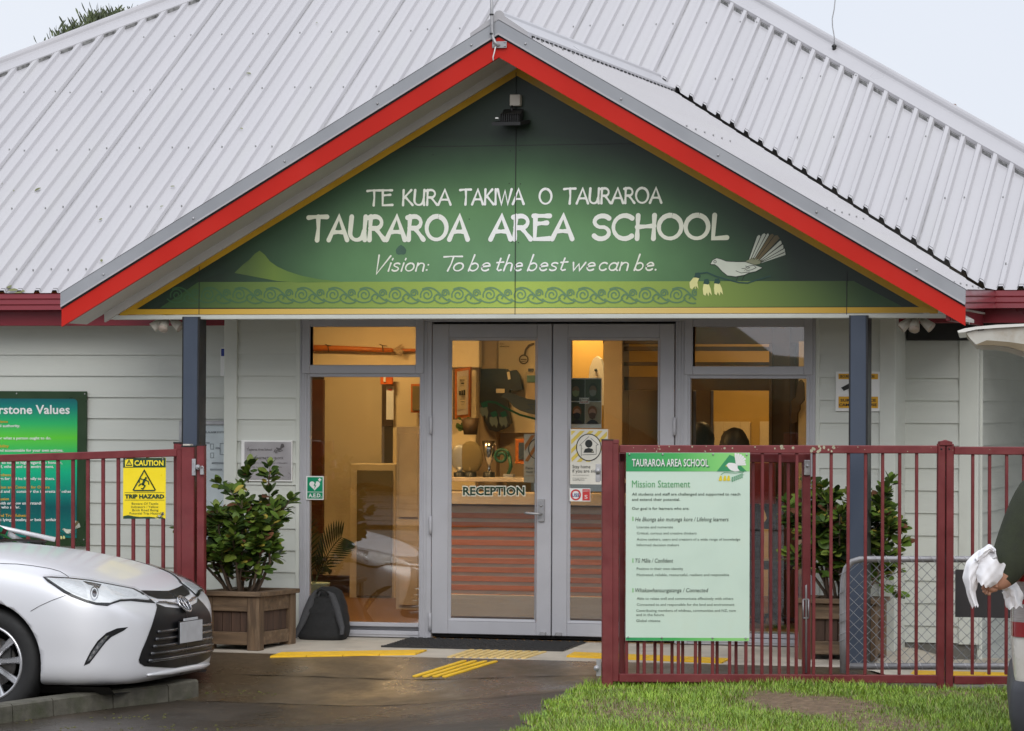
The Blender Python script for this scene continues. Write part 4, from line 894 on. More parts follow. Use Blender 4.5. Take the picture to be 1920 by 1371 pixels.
def specks(b, ln, pts, out, mi):
    for x, y, r in pts:
        c = ln(x, y, out); b.add([c + ln.d * (r * (.7 + .5 * random.random()) * math.cos(a)) + Vector((0, 0, r * math.sin(a) * (.7 + .5 * random.random()))) for a in [k * math.pi / 3 for k in range(6)]], [(0, 1, 2, 3, 4, 5)], mi)
# right fence
RF = Line((1.08, -2.8, 0), (1.915, .65, 0))
fr = thing("fence", "long red steel picket fence along the lawn holding the mission sign", "fence", RF(1140, 1290), "red picket fences")
def picket_fence(root, ln, pickets, ytop, ybot, mat_='fence', wpx=5.8):
    for x in pickets:
        b = MB(); ln.bar(b, x, ytop(x), x - (1.2 if ln is RF else 0), ybot(x), wpx, .019); b.build("picket", mat_, root)
b = MB(); RF.bar(b, 1161, 842.3, 1757, 843, 15, .05); RF.bar(b, 1788, 845, 2330, 847, 15, .05)
specks(b, RF, [(1220 + random.random() * 240, 836 + random.random() * 12, .003 + .004 * random.random()) for _ in range(12)] + [(1450 + random.random() * 130, 836 + 11 * random.random(), .005 + .006 * random.random()) for _ in range(20)] + [(1000 + random.random() * 900, 838 + random.random() * 10, .002 + .002 * random.random()) for _ in range(20)], .0262, 1)
b.build("top_rail", ['fence', 'lichen'], fr)
b = MB(); RF.bar(b, 1160, 1271, 1757, 1273.5, 15.5, .045); RF.bar(b, 1788, 1275, 2330, 1278, 15.5, .045); b.build("bottom_rail", 'fence', fr)
for (x, w_, yt, yb, bt, m_) in ((1138.5, 22, 825, 1300, 'black', 0), (1772, 0, 826, 1300, '', 1), (2330, 20, 828, 1300, 'black', 0)):
    b = MB()
    if m_ == 0:
        RF.bar(b, x, yt, x, yb, 20, .065); RF.bar(b, x, yt - 1.5, x, yt + 1, 21, .068, 1)
    else:
        RF.bar(b, 1764.5, 832, 1762.5, 1298, 14.0, .05); RF.bar(b, 1780.5, 832, 1779, 1298, 14.0, .05); RF.bar(b, 1772, 828, 1772, 835.5, 24, .068, 0)
        c = [RF(1760.5, 828, .034), RF(1783.5, 828, .034), RF(1783.5, 828, -.034), RF(1760.5, 828, -.034)]; t_ = RF(1772, 824.5, 0); b.add(c + [t_], [(0, 1, 4), (1, 2, 4), (2, 3, 4), (3, 0, 4)])
        for xx in (1765, 1780): b.ball(RF(xx, 842, .026), .006, 1, 6, 4)
    b.build("post", ['fence', 'black'], fr)
b = MB(); RF.bar(b, 1153, 826, 1153, 1278, 13.5, .04); RF.bar(b, 1153, 824.5, 1153, 832, 14.5, .045); b.build("end_stile", 'fence', fr)
pk = [1176, 1209, 1241.5, 1273] + [1305, 1337, 1369] + [1399.5, 1429.6, 1462.2, 1494] + [1526.5, 1558.5, 1590.5, 1623, 1655, 1687, 1718.8, 1750 - 0] + [1824, 1855.5, 1887.5, 1919.5, 1951, 1983, 2015, 2047, 2079, 2111]
pk = [x for x in pk if abs(x - 1750) > .5]
picket_fence(fr, RF, pk, lambda x: 849, lambda x: 1265)
# gate hardware on the end post
b = MB(); q0, q1 = RF(1118, 903, .03), RF(1127, 862, .03); b.obox(RF(1122, 886, .02), RF.d * .016, RF.n * .004, Vector((0, 0, .05))); b.tube([RF(1121, 883, .01), RF(1121, 883, .05)], .018, 10); b.obox(RF(1121, 897, .04), RF.d * .012, RF.n * .006, Vector((0, 0, .022))); b.build("latch", 'galv', fr)
b = MB(); b.obox(RF(1122.5, 1252, .01), RF.d * .014, RF.n * .004, Vector((0, 0, .05))); b.tube([RF(1118.5, 1253, .01), RF(1118.5, 1253, .045)], .017, 10); b.build("hinge", 'galv', fr)
# open gate leaf behind the right fence
GL = Line(RF(1180, 1200) + Vector((0, .10, 0)), (1.9, .72, 0))
gt = thing("gate", "open red picket gate leaf folded back behind the lawn fence", "gate", GL(1180, 1290))
b = MB(); GL.bar(b, 1160, 858, 1519, 859, 17, .04); b.build("top_rail", 'fence', gt)
b = MB(); GL.bar(b, 1170, 1282, 1519, 1284, 15, .04); b.build("bottom_rail", 'fence', gt)
b = MB(); GL.bar(b, 1511.5, 850, 1511.5, 1290, 15, .04); b.build("stile", 'fence', gt)
b = MB(); GL.bar(b, 1166, 850, 1166, 1290, 10, .04); b.build("stile", 'fence', gt)
for x in (1196, 1228, 1260, 1280, 1312, 1344.5, 1380, 1412, 1445, 1478): 
    b = MB(); GL.bar(b, x, 866, x, 1276, 5.6, .018); b.build("picket", 'fence', gt)
b = MB(); q = GL(1513, 877, .03); b.obox(q, GL.d * .018, GL.n * .01, Vector((0, 0, .045))); b.ball(q + GL.n * .014 + Vector((0, 0, .01)), .01, 0, 6, 4); b.build("lock", 'galv', gt)
b = MB(); b.tube([GL(1513, 1098, .03), GL(1511.5, 1098, .03), GL(1511.5, 1108, .03), GL(1511.5, 1262, .03)], .006, 8); a = [GL(1506, 1124, .028), GL(1516, 1124, .028), GL(1516, 1159, .028), GL(1506, 1159, .028)]
for i in range(4): b.tube([a[i], a[(i + 1) % 4]], .005, 6)
b.build("drop_bolt", 'galv', gt)
# mission sign
ms_ = thing("mission_sign", "pale green mission statement sign screwed to the lawn fence", "sign", RF(1173, 1200, .03))
K = lambda x, y: RF(x, y, .035)
sk = lambda x, y: K(x, y + (x - 1173) * 0.0)
b = MB(); c4 = [RF(1173, 1201.5, .031), RF(1405, 1202.5, .031), RF(1406, 849, .031), RF(1174, 849, .031)]; b.prism(c4[::-1], -RF.n * .004); b.build("board", mat('pale mint board', (.60, .74, .63), .4, var=.04, vs=4, dirt=(.52, .56, .42), da=.25, ds=4), ms_)
M['missiongrad'] = gradz('mission header', [(0, (.02, .30, .10)), (.4, (.06, .42, .10)), (.75, (.22, .62, .17)), (1, (.30, .66, .22))], .4, 0, K(1173, 860).x, K(1405, 860).x)
b = MB(); o1 = RF.n * .0012
b.flat([RF(*q, .0325) for q in [(1174, 884), (1405.5, 884), (1405.5, 849.5), (1174, 849.5)]]); b.flat([RF(*q, .0325) for q in [(1173.5, 1201), (1404.5, 1201.8), (1404.5, 1196.5), (1173.5, 1195.5)]]); b.build("colour_band", 'missiongrad', ms_)
b = MB(); KK = lambda x, y: RF(x, y, .0345); nof = lambda k: RF.n * k
def kt(s, x0, x1, yb, h, mi, **k): a_, b_ = KK(x0, yb), KK(x1, yb); text(b, s, a_, b_, KK(x0, yb - h) - a_, mi, **k)
kt("TAURAROA AREA SCHOOL", 1186, 1329.5, 875.5, 14.5, 4, bold=.012, off=-nof(.0008) + Vector((.002, 0, -.003))); kt("TAURAROA AREA SCHOOL", 1185, 1328, 874.5, 14.5, 0, bold=.012)
kt("Mission Statement", 1185, 1294, 914, 14, 1)
kt("All students and staff are challenged and supported to reach", 1185, 1388, 929, 5.2, 2, bold=.008); kt("and extend their potential.", 1185, 1275, 939, 5.2, 2, bold=.008); kt("Our goal is for learners who are:", 1185, 1292, 955.8, 5.2, 2, bold=.008)
kt("He \u0101konga ako mutunga kore / Lifelong learners", 1191, 1366, 977.5, 8, 3, shear=.2)
kt("Literate and numerate", 1194, 1262, 990.5, 4.8, 2); kt("Critical, curious and creative thinkers", 1194, 1306, 1002, 4.8, 2); kt("Active seekers, users and creators of a wide range of knowledge", 1194, 1388, 1013.5, 4.8, 2); kt("Informed decision makers", 1194, 1273, 1024, 4.8, 2)
kt("T\u016b M\u0101ia / Confident", 1191, 1262, 1055, 8, 3, shear=.2); kt("Positive in their own identity", 1194, 1281, 1068.5, 4.8, 2); kt("Motivated, reliable, resourceful, resilient and responsible", 1194, 1367, 1080, 4.8, 2)
kt("Whakawhanaungatanga / Connected", 1191, 1328, 1110.5, 8, 3, shear=.2); kt("Able to relate well and communicate effectively with others", 1194, 1375, 1124.5, 4.8, 2); kt("Connected to and responsible for the land and environment", 1194, 1377, 1135.8, 4.8, 2); kt("Contributing members of wh\u0101nau, communities and NZ, now", 1193, 1380, 1147, 4.8, 2); kt("and in the future", 1193, 1245, 1155, 4.8, 2); kt("Global citizens", 1193, 1238, 1166, 4.8, 2)
for y in (973, 1051, 1107):
    b.flat([KK(*q) for q in [(1186, y + 4), (1187.5, y + 4), (1187.5, y - 4), (1186, y - 4)]], 5)
b.build("lettering", ['white', mat('mid green print', (.10, .36, .14), .4), mat('small print', (.045, .07, .05), .5), mat('black green print', (.02, .035, .022), .5), mat('letter shadow print', (.02, .16, .06), .5), mat('lime print', (.12, .45, .08), .4)], ms_)
b = MB()
b.flat([KK(*q) - nof(.0005) for q in [(1344, 884), (1358, 866), (1368, 853), (1376, 856), (1384, 868), (1400, 884)]], 0)
b.flat([KK(*q) for q in [(1362, 872), (1366, 868), (1372, 868), (1378, 869), (1383, 872), (1383, 878), (1387, 883), (1378, 884), (1370, 882), (1365, 877)]][::-1], 1)
for k in range(7):
    a0 = math.radians(98 - k * 14); a1 = math.radians(98 - (k + .92) * 14); r_ = 21 if k < 5 else 18
    b.flat([KK(1380, 873), KK(1380 + r_ * math.cos(a0), 873 - r_ * 1.05 * math.sin(a0)), KK(1380 + (r_ + 1.5) * math.cos((a0 + a1) / 2), 873 - (r_ + 1.5) * 1.05 * math.sin((a0 + a1) / 2)), KK(1380 + r_ * math.cos(a1), 873 - r_ * 1.05 * math.sin(a1))][::1], 1)
for x in (1351, 1359, 1366): b.flat([KK(*q) for q in [(x - 1, 892), (x + 2, 892), (x + 3, 901), (x, 902), (x - 3.5, 901)]], 2)
stroke(b, [KK(*q) for q in [(1352, 890), (1358, 886), (1380, 887), (1395, 885)]], .003, RF.n, 0, .0004)
for k in range(6):
    x, y = 1373 + k * 3.6, 899 - k * 1.4
    for s_ in (-1, 1): b.flat([KK(*q) for q in [(x, y), (x - 1.2, y + s_ * 3), (x + .5, y + s_ * 5), (x + 1.6, y + s_ * 3)]], 0)
stroke(b, [KK(1371, 900), KK(1395, 890)], .002, RF.n, 0, .0006)
b.flat([KK(*q) for q in [(1360, 874), (1362.5, 872), (1362.8, 875)]], 2)
b.build("bird_emblem", [mat('emblem green', (.03, .26, .10), .4), 'white', mat('emblem yellow', (.72, .58, .02), .4)], ms_)
b = MB()
for x, y in ((1180, 852), (1242.5, 852), (1337, 852), (1400, 853), (1178, 1195), (1241, 1196), (1336, 1196.5), (1398, 1197)): b.ball(RF(x, y, .036), .006, 0, 6, 4)
b.build("screw", 'galv', ms_)

# left fence
LF = Line((-2.05, -1.3, 0), (1, .03, 0))
lf = thing("fence", "red picket fence behind the silver car with the caution sign", "fence", LF(330, 1272), "red picket fences")
b = MB(); LF.bar(b, -420, 873, 334, 849, 14, .05); b.build("top_rail", 'fence', lf)
b = MB(); LF.bar(b, -420, 1284, 334, 1268, 13, .045); b.build("bottom_rail", 'fence', lf)
picket_fence(lf, LF, [x for x in [-87, -59, -31, -3, 25, 53, 81, 109, 137, 165, 193.5, 222, 250, 277, 306]], lambda x: 858, lambda x: 1265, wpx=6.2)
b = MB(); LF.bar(b, 337.5, 836, 337.5, 1272, 10, .04); LF.bar(b, 338, 835, 338, 843, 11, .044); b.build("end_stile", 'fence', lf)
b = MB(); LF.bar(b, 334, 830, 334, 1270, 13, .05, 0, -.08); LF.bar(b, 334, 829, 334, 832, 14, .053, 1, -.08); b.build("brace_post", ['fence', 'black'], lf)
b = MB(); LF.bar(b, 355.5, 837, 355.5, 1275, 24, .08); LF.bar(b, 355.5, 835.5, 355.5, 838.5, 24.5, .083, 1)
b.obox(LF(352.5, 834.5), LF.d * .025, LF.n * .03, Vector((0, 0, .006)), 2); b.build("post", ['fence', 'black', 'plastic'], lf)
gp = thing("gate_post", "slim red gate stile with padlock beside the slate blue porch post", "gate post", LF(378, 1272))
b = MB(); LF.bar(b, 378, 835, 378, 1272, 14, .05, 0, .02); LF.bar(b, 378, 833.5, 378, 836, 14.5, .053, 1, .02); b.build("stile", ['fence', 'black'], gp)
b = MB(); b.obox(LF(363.5, 876, .045), LF.d * .013, LF.n * .004, Vector((0, 0, .054))); b.obox(LF(365, 876, .05), LF.d * .007, LF.n * .006, Vector((0, 0, .03))); b.tube([LF(370, 876, .03), LF(371.5, 876, .085)], .017, 12); b.tube([LF(371, 876, .06), LF(372, 876, .092)], .009, 10)
b.build("latch", 'galv', gp)
b = MB(); b.obox(LF(379, 884.5, .065), LF.d * .012, LF.n * .009, Vector((0, 0, .020))); b.tube([LF(377, 881, .065), LF(377, 876, .065), LF(379, 874, .065), LF(381, 876, .065), LF(381, 881, .065)], .0045, 6); b.build("padlock", 'galv', gp)
# caution sign
cs = thing("caution_sign", "yellow trip hazard caution sign on the left fence pickets", "sign", LF(230, 973, .02))
Q = lambda x, y: LF(x, y, .016)
b = MB(); b.prism([LF(*q, .013) for q in [(230.5, 973), (310.5, 972.5), (311, 858.5), (231, 859)]][::-1], -LF.n * .003); b.build("board", mat('caution yellow', (.90, .70, .015), .35, var=.04), cs)
def lt(s, x0, x1, yb, h, mi, **k): a_, b_ = Q(x0, yb), Q(x1, yb); text(b, s, a_, b_, Q(x0, yb - h) - a_, mi, **k)
b = MB()
b.flat([LF(*q, .0145) for q in [(231, 877), (310.5, 876.5), (310.5, 858.8), (231, 859.2)]], 0); b.flat([Q(*q) for q in [(234.5, 875.5), (249.5, 875.5), (249.5, 861), (234.5, 861)]], 1)
stroke(b, [Q(*q) for q in [(237, 873), (247, 873), (242, 862.5), (237, 873)]], .006, LF.n, 0, .0012); lt("!", 241.3, 242.7, 871.5, 6, 0, bold=.02, off=LF.n * .002)
lt("CAUTION", 252, 306.5, 873, 10, 1, bold=.03); lt("TRIP HAZARD", 234, 308, 934.5, 7.4, 0, bold=.055)
tri = [(270.5, 882), (291, 918.5), (289, 920), (252, 920), (250, 918.5)]
stroke(b, [Q(*q) for q in tri + tri[:2]], .0085, LF.n, 0, .0006)
for st, w_ in (([(271, 900), (268, 908)], .016), ([(271, 899), (278, 903), (279, 908)], .007), ([(269, 900), (262, 897), (261, 905)], .007), ([(268, 908), (272, 911), (268, 917)], .009), ([(268, 907), (263, 908), (260.5, 911)], .008), ([(268, 917), (265, 916)], .006)): stroke(b, [Q(*q) for q in st], w_, LF.n, 0, .001)
b.flat([Q(273.5 + 2.2 * math.cos(a), 896.5 - 2.2 * math.sin(a)) + LF.n * .0014 for a in [k * .6283 for k in range(10)]], 0)
for y in (923.5, 937.8): stroke(b, [Q(234, y), Q(308, y)], .0022, LF.n, 0, .0004)
for s, x0, x1, y in (("Beware Of Tactile", 247, 297, 946.5), ("Indicators / Yellow", 246, 297, 952.5), ("Brick Road Being", 248, 297, 958.6), ("Potential Trip Hazard", 243, 301, 964.7)): lt(s, x0, x1, y, 4.4, 0)
b.flat([Q(*q) for q in [(231, 973), (310, 972.5), (303, 970), (292, 970.5), (280, 969), (262, 969.5), (250, 968), (240, 966), (231, 968)]], 0)
b.build("print", [mat('caution dark green', (.012, .05, .022), .4), mat('caution yellow2', (.90, .72, .03), .4)], cs)
b = MB(); bird(b, lambda x, y: Q(308 - (1470 - x) * .09, 970 - (520 - y) * .12), .002, line=.0012); b.build("bird_emblem", ['bird', 'birdbrown', 'birdgrey', 'twig', 'petal', 'ink'], cs)
b = MB()
for x in (236, 305): b.ball(Q(x, 861), .006, 0, 6, 4)
b.build("screw", 'galv', cs)

# chain link panel behind the lawn fence
CL = Line((2.25, -1.72, 0), (1, .02, 0))
cl = thing("chain_link_gate", "grey pipe chain link gate behind the lawn fence at the right", "gate", CL(1590, 1245))
b = MB(); cpts = [CL(1581, 1262), CL(1580, 1190), CL(1580, 1110), CL(1581.5, 1085), CL(1587, 1065), CL(1598, 1053), CL(1612, 1049), CL(1630, 1048.5), CL(1900, 1049), CL(2250, 1050)]
b.tube(cpts, .020, 10)
b.tube([CL(1594, 1249.5), CL(1900, 1249.5), CL(2250, 1251)], .021, 10)
# tie wire coils
for k in range(16):
    x = 1640 + k * 21; b.tube([CL(x, 1042, .02), CL(x + 4, 1048, .026), CL(x + 9, 1056, .02)], .0025, 4)
    b.tube([CL(x, 1243, .02), CL(x + 3, 1249, .026), CL(x + 7, 1256, .02)], .0025, 4)
for y in (1075, 1110, 1150, 1165, 1188, 1200): b.tube([CL(1573, y + 3, .02), CL(1580, y, .026), CL(1587, y - 4, .02)], .0025, 4)
b.build("pipe_frame", 'galv', cl)
b = MB(); x0, x1, y0, y1 = 1590, 2240, 1054, 1244; px_ = 10.6; n = 0
def wire(pts): b.tube([CL(x, y) for x, y in pts], .0021, 3, 0, False)
for k in range(-24, 80):
    pts = []; x, y = x0 + k * 2 * px_ + px_, y0; sgn = 1
    # diagonal runs both ways give the diamonds
    for sg_ in (1, -1):
        pts = []
        for j in range(0, 10):
            xx = x0 + k * 2 * px_ + sg_ * j * 2 * px_; yy = y0 + j * 21.2
            wob = 1.2 * math.sin(k * 2.1 + j * 1.7)
            if x0 + (8 if yy < 1075 else 0) - 3 <= xx <= x1 and yy <= y1 + 4: pts.append((xx + wob, yy + wob * .6))
        if len(pts) > 1: wire(pts)
b.build("chain_mesh", mat('chain wire', (.30, .31, .32), .45, metal=.7), cl)
sb = thing("blank_board", "dark grey board hanging on the chain link gate behind the rag", "board", CL(1790, 1157))
b = MB(); a, c = CL(1791, 1157, .03), CL(1925, 1070, .03); b.box(a.x, c.x, a.y - .004, a.y + .004, a.z, c.z); b.build("board", mat('dark grey board', (.045, .042, .042), .6), sb)
b = MB(); b.box(a.x - .02, a.x + .02, a.y + .006, a.y + .01, c.z - .03, c.z - .01); b.build("clip", 'galv', sb)

# ================================================================== planters and shrubs
def planter(x0, x1, yf, wd, h, label, rot=0.):
    z = zg((x0 + x1) / 2, yf) - .0; t = thing("planter_box", label, "planter", ((x0 + x1) / 2, yf, z), "square timber planters beside the door"); yb = yf + wd; pw = .085
    for xx in (x0, x1 - pw):
        for yy in (yf, yb - pw): b = MB(); b.box(xx, xx + pw, yy, yy + pw, z, z + h - .03); b.build("corner_post", 'timber', t)
    b = MB()
    for (za, zc) in ((z + .035, z + .12), (z + h - .13, z + h - .032)):
        for yy in (yf + .008, yb - .045): b.box(x0 + pw, x1 - pw, yy, yy + .035, za, zc)
        for xx in (x0 + .008, x1 - .045): b.box(xx, xx + .035, yf + pw, yb - pw, za, zc)
    b.build("side_rail", 'timberh', t)
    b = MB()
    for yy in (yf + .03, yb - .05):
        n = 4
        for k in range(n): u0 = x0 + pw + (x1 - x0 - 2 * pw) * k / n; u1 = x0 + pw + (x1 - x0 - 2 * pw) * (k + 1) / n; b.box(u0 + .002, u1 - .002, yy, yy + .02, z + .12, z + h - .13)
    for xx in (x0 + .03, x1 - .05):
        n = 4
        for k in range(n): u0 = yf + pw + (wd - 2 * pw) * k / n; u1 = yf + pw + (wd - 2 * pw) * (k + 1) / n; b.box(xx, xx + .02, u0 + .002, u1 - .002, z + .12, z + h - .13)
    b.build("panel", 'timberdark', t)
    b = MB(); o = .02
    b.box(x0 - o, x1 + o, yf - o, yf + .075, z + h - .03, z + h); b.box(x0 - o, x1 + o, yb - .075, yb + o, z + h - .03, z + h); b.box(x0 - o, x0 + .075, yf + .075, yb - .075, z + h - .0315, z + h - .0015); b.box(x1 - .075, x1 + o, yf + .075, yb - .075, z + h - .0315, z + h - .0015); b.build("rim", 'timberh', t)
    b = MB(); b.box(x0 + .04, x1 - .04, yf + .04, yb - .04, z + h - .16, z + h - .07); b.build("soil", 'soil', t); t.rotation_euler.z = rot
    return Vector(((x0 + x1) / 2, yf + wd / 2, z + h - .08))
cL = planter(-2.13, -1.70, -1.09, .58, .385, "weathered timber planter box left of the doors", -.11)
cR = planter(1.84, 2.34, -.82, .42, .39, "weathered timber planter box behind the lawn fence right of the doors")
def leafmesh(b, p, d, n, L_, W_, mi, curl=.15):
    d = d.normalized(); s = d.cross(n).normalized(); n2 = s.cross(d)
    mid = [p + d * (L_ * t) - n2 * (curl * L_ * t * t) for t in (0, .3, .62, .88, 1)]
    ws = (0.02, .42, .5, .28, .0); vs = []; 
    for m_, w_ in zip(mid, ws): vs += [m_ + s * (W_ * w_) + n2 * (.12 * W_ * w_), m_, m_ - s * (W_ * w_) + n2 * (.12 * W_ * w_)]
    fs = []
    for i in range(4):
        for k in range(2): fs.append((3 * i + k, 3 * i + k + 1, 3 * i + k + 4, 3 * i + k + 3))
    b.add(vs, fs, mi, True)
def shrub(c, h, rx, ry, label, seed, nst=11, spray=()):
    r = random.Random(seed); t = thing("shrub", label, "shrub", c, "shrubs in the timber planters"); st = MB(); fo = MB(); tips = []
    nodes = []
    for k in range(nst):
        a = 2 * math.pi * k / nst + r.uniform(-.3, .3); q = r.uniform(.35, 1.0); tip = c + Vector((rx * q * math.cos(a), ry * q * math.sin(a), h * r.uniform(.78, 1.0) * (1.08 - .25 * q * q)))
        base = c + Vector((.07 * math.cos(a), .06 * math.sin(a), 0)); mid = base.lerp(tip, .45) + Vector((rx * .18 * math.cos(a), ry * .18 * math.sin(a), -.02 * h))
        pts = [base, base.lerp(mid, .5) + Vector((r.uniform(-.02, .02), r.uniform(-.02, .02), 0)), mid, mid.lerp(tip, .5) + Vector((r.uniform(-.03, .03), r.uniform(-.03, .03), 0)), tip]
        st.tube(pts, [.013, .011, .009, .006, .003], 6); nodes += [(pts[3], tip), (mid, pts[3])]; tips.append((pts[3], tip))
        for j in range(6):
            u = r.uniform(.3, .97); i0 = min(3, int(u * 4)); p0 = pts[i0].lerp(pts[i0 + 1], u * 4 - i0); an = r.uniform(0, 6.28); ln = h * r.uniform(.15, .3)
            p1 = p0 + Vector((math.cos(an) * ln * .85, math.sin(an) * ln * .75, ln * r.uniform(-.12, .75)))
            p1.x = min(max(p1.x, c.x - rx * 1.12), c.x + rx * 1.12); p1.y = min(max(p1.y, c.y - ry * 1.2), c.y + ry * 1.1)
            st.tube([p0, p0.lerp(p1, .5) + Vector((0, 0, -.01)), p1], [.005, .004, .0022], 5); nodes.append((p0, p1)); tips.append((p0, p1))
    for (a_, b_) in spray:
        st.tube([a_, a_.lerp(b_, .5), b_], [.005, .004, .002], 5); nodes.append((a_, b_)); tips.append((a_, b_))
    for (p0, p1) in nodes:
        ax = (p1 - p0).normalized(); n = 25
        for j in range(n):
            u = r.uniform(.12, 1.02); p = p0.lerp(p1, u); an = r.uniform(0, 6.283); sd_ = Vector((math.cos(an), math.sin(an), r.uniform(-.35, .75)))
            if p.z < c.z + h * .34 and r.random() < .75: continue
            d = (ax * r.uniform(.1, .8) + sd_).normalized(); nrm = Vector((d.x * -.5 + r.uniform(-.4, .4), d.y * -.5 - .55 + r.uniform(-.5, .5), .8))
            mi = r.choices([0, 1, 2, 3, 4, 5], [.34, .24, .20, .14, .035, .045])[0]; L_ = r.uniform(.042, .095)
            p = p + sd_ * .012; leafmesh(fo, p, d, nrm, L_, L_ * r.uniform(.55, .68), mi, r.uniform(.0, .35))
    for (p0, p1) in tips:
        ax = (p1 - p0).normalized()
        for k in range(4):
            an = k * 1.57 + .4; d = (ax + Vector((math.cos(an), math.sin(an), 0)) * .55).normalized(); L_ = r.uniform(.06, .09); leafmesh(fo, p1, d, Vector((-d.x, -d.y - .3, .7)), L_, L_ * .55, r.choice([0, 0, 2, 1]), .1)
    st.build("stem", 'bark', t); fo.build("foliage", ['leaf0', 'leaf1', 'leaf2', 'leaf3', 'leaf4', 'deadleaf'], t)
shrub(cL + Vector((-.02, .02, 0)), .76, .34, .29, "dense leafy shrub in the planter left of the doors", 3, spray=[(P(465, 905, -.8), P(468, 872, -.82)), (P(503, 910, -.8), P(506, 876, -.82))])
shrub(cR + Vector((.0, 0.02, 0)), .80, .31, .25, "leafy shrub behind the red fence and right porch post", 8, nst=16, spray=[(P(1640, 1000, -.6), P(1668, 905, -.62)), (P(1640, 1060, -.6), P(1690, 1020, -.6)), (P(1640, 1090, -.62), P(1685, 1110, -.62)), (P(1640, 960, -.6), P(1660, 930, -.62))])
# ================================================================== small things on the apron
b = MB()
mz = lambda x, y: zg(x, y)
mp_ = [G(724, 1211.5), G(1068, 1213.5), G(1112, 1197), G(772, 1196)]
xa, xb, ya, yb = -1.0, .2, -.66, -.06
xs = lin(-.985, .235, 40); ys = lin(-.64, -.035, 22)
for i in range(39):
    for j in range(21):
        if (i + j) % 2 == 0: b.box(xs[i], xs[i + 1] - .006, ys[j], ys[j + 1] - .006, zg(0, ys[j]) + .004, zg(0, ys[j]) + .0135)
b.add([(-1.0, -.655, zg(0, -.655) + .006), (.25, -.655, zg(0, -.655) + .006), (.25, -.02, zg(0, -.02) + .006), (-1.0, -.02, zg(0, -.02) + .006)], [(0, 1, 2, 3)])
b.box(-1.0, .25, -.665, -.645, zg(0, -.65), zg(0, -.65) + .012)
o = b.build("door_mat", 'rubber'); tag(o, "black ribbed rubber mat on the concrete in front of the doors", "door mat")
# tactile tiles and bars
def tile(pts, label, group):
    q = [G(*p) for p in pts]; b = MB(); up = Vector((0, 0, .006)); b.prism([p + up for p in q], -up * 1.2)
    n = 5
    for k in range(n):
        u0 = (k + .15) / n; u1 = (k + .85) / n; l0, l1 = q[0].lerp(q[3], u0), q[0].lerp(q[3], u1); r0, r1 = q[1].lerp(q[2], u0), q[1].lerp(q[2], u1)
        e = (r0 - l0) * (.006 * (1 if k % 2 else 0)); b.prism([l0 + up * 1.01 - e, r0 + up * 1.01 + e, r1 + up * 1.01 + e, l1 + up * 1.01 - e], Vector((0, 0, -.005)))
        b.prism([p + Vector((0, 0, .011)) for p in (l0 - e, r0 + e, r1 + e, l1 - e)], Vector((0, 0, -.006)))
    tag(b.build("tactile_tile", 'yellow'), label, "tactile tile", group)
gL = "yellow warning tiles crossing the path"
lab = ["yellow ribbed tile nearest the planter", "yellow ribbed tile second from the planter", "yellow ribbed tile third from the planter", "yellow ribbed tile of the left row nearest the mat"]
for k in range(4):
    x0, x1 = 506 + k * 68.5, 506 + (k + 1) * 68.5 - 1.5; y0, y1 = 1233.5 - k * 1.2, 1233.5 - (k + 1) * 1.2
    tile([(x0, y0), (x1, y1), (x1 + 22, y1 - 8), (x0 + 22, y0 - 8)], lab[k] + ", on the wet path", gL)
lab = ["yellow ribbed tile left of the lawn fence end post", "yellow ribbed tile under the left half of the mission sign", "yellow ribbed tile under the middle of the mission sign", "yellow ribbed tile under the right edge of the mission sign"]
for k in range(4):
    x0, x1 = 1062 + k * 73, 1062 + (k + 1) * 73 - 1.5; y0, y1 = 1232.5 + k * 3, 1232.5 + (k + 1) * 3
    tile([(x0, y0), (x1, y1), (x1 + 16, y1 - 7.5), (x0 + 16, y0 - 7.5)], lab[k], gL)
lab = ["yellow ribbed tile below the chain link gate, left of the double fence post", "yellow ribbed tile right of the double fence post", "yellow ribbed tile at the right edge of the photo"]
for k in range(3):
    x0, x1 = 1677 + k * 83, 1677 + (k + 1) * 83 - 1.5
    tile([(x0, 1266 + k * 2.0), (x1, 1268 + k * 2.0), (x1 + 8, 1261 + k * 2.0), (x0 + 8, 1259 + k * 2)], lab[k], gL)
def tbar(p, q, m, label, group, w_=.035):
    a, c = G(*p), G(*q); b = MB(); d = (c - a).normalized(); s = Vector((-d.y, d.x, 0)).normalized() * w_ / 2; up = Vector((0, 0, .006))
    pts = [a + s * math.cos(t_) - d * (w_ / 2 * math.sin(t_)) for t_ in [k * math.pi / 6 for k in range(7)]] + [c - s * math.cos(t_) + d * (w_ / 2 * math.sin(t_)) for t_ in [k * math.pi / 6 for k in range(7)]]
    b.prism([x + up for x in pts], -up); tag(b.build("tactile_bar", m), label, "tactile bar", group)
for k in range(10): tbar((843 + k * 15.4, 1232.8 + k * .25), (885 + k * 15, 1219.3 + k * .4), 'paleyellow', "worn pale yellow bar in the close row of ten on the path", "worn tactile bars in the close row")
for k in range(4):
    x, y = 779 + k * 18.6, 1268.5 + k * .2; x2, y2 = 869 + k * 19.3, 1240.5 + k * .3
    mx_, my_ = x + (x2 - x) * .48, y + (y2 - y) * .48
    tbar((x, y), (mx_ - 1, my_ + .4), 'yellow', "bright yellow long bar on the wet ramp, in the lower rank of four", "bright tactile bars, lower rank", .04); tbar((mx_ + 2, my_ - .7), (x2, y2), 'yellow', "bright yellow long bar on the wet ramp, in the upper rank of four", "bright tactile bars, upper rank", .04)
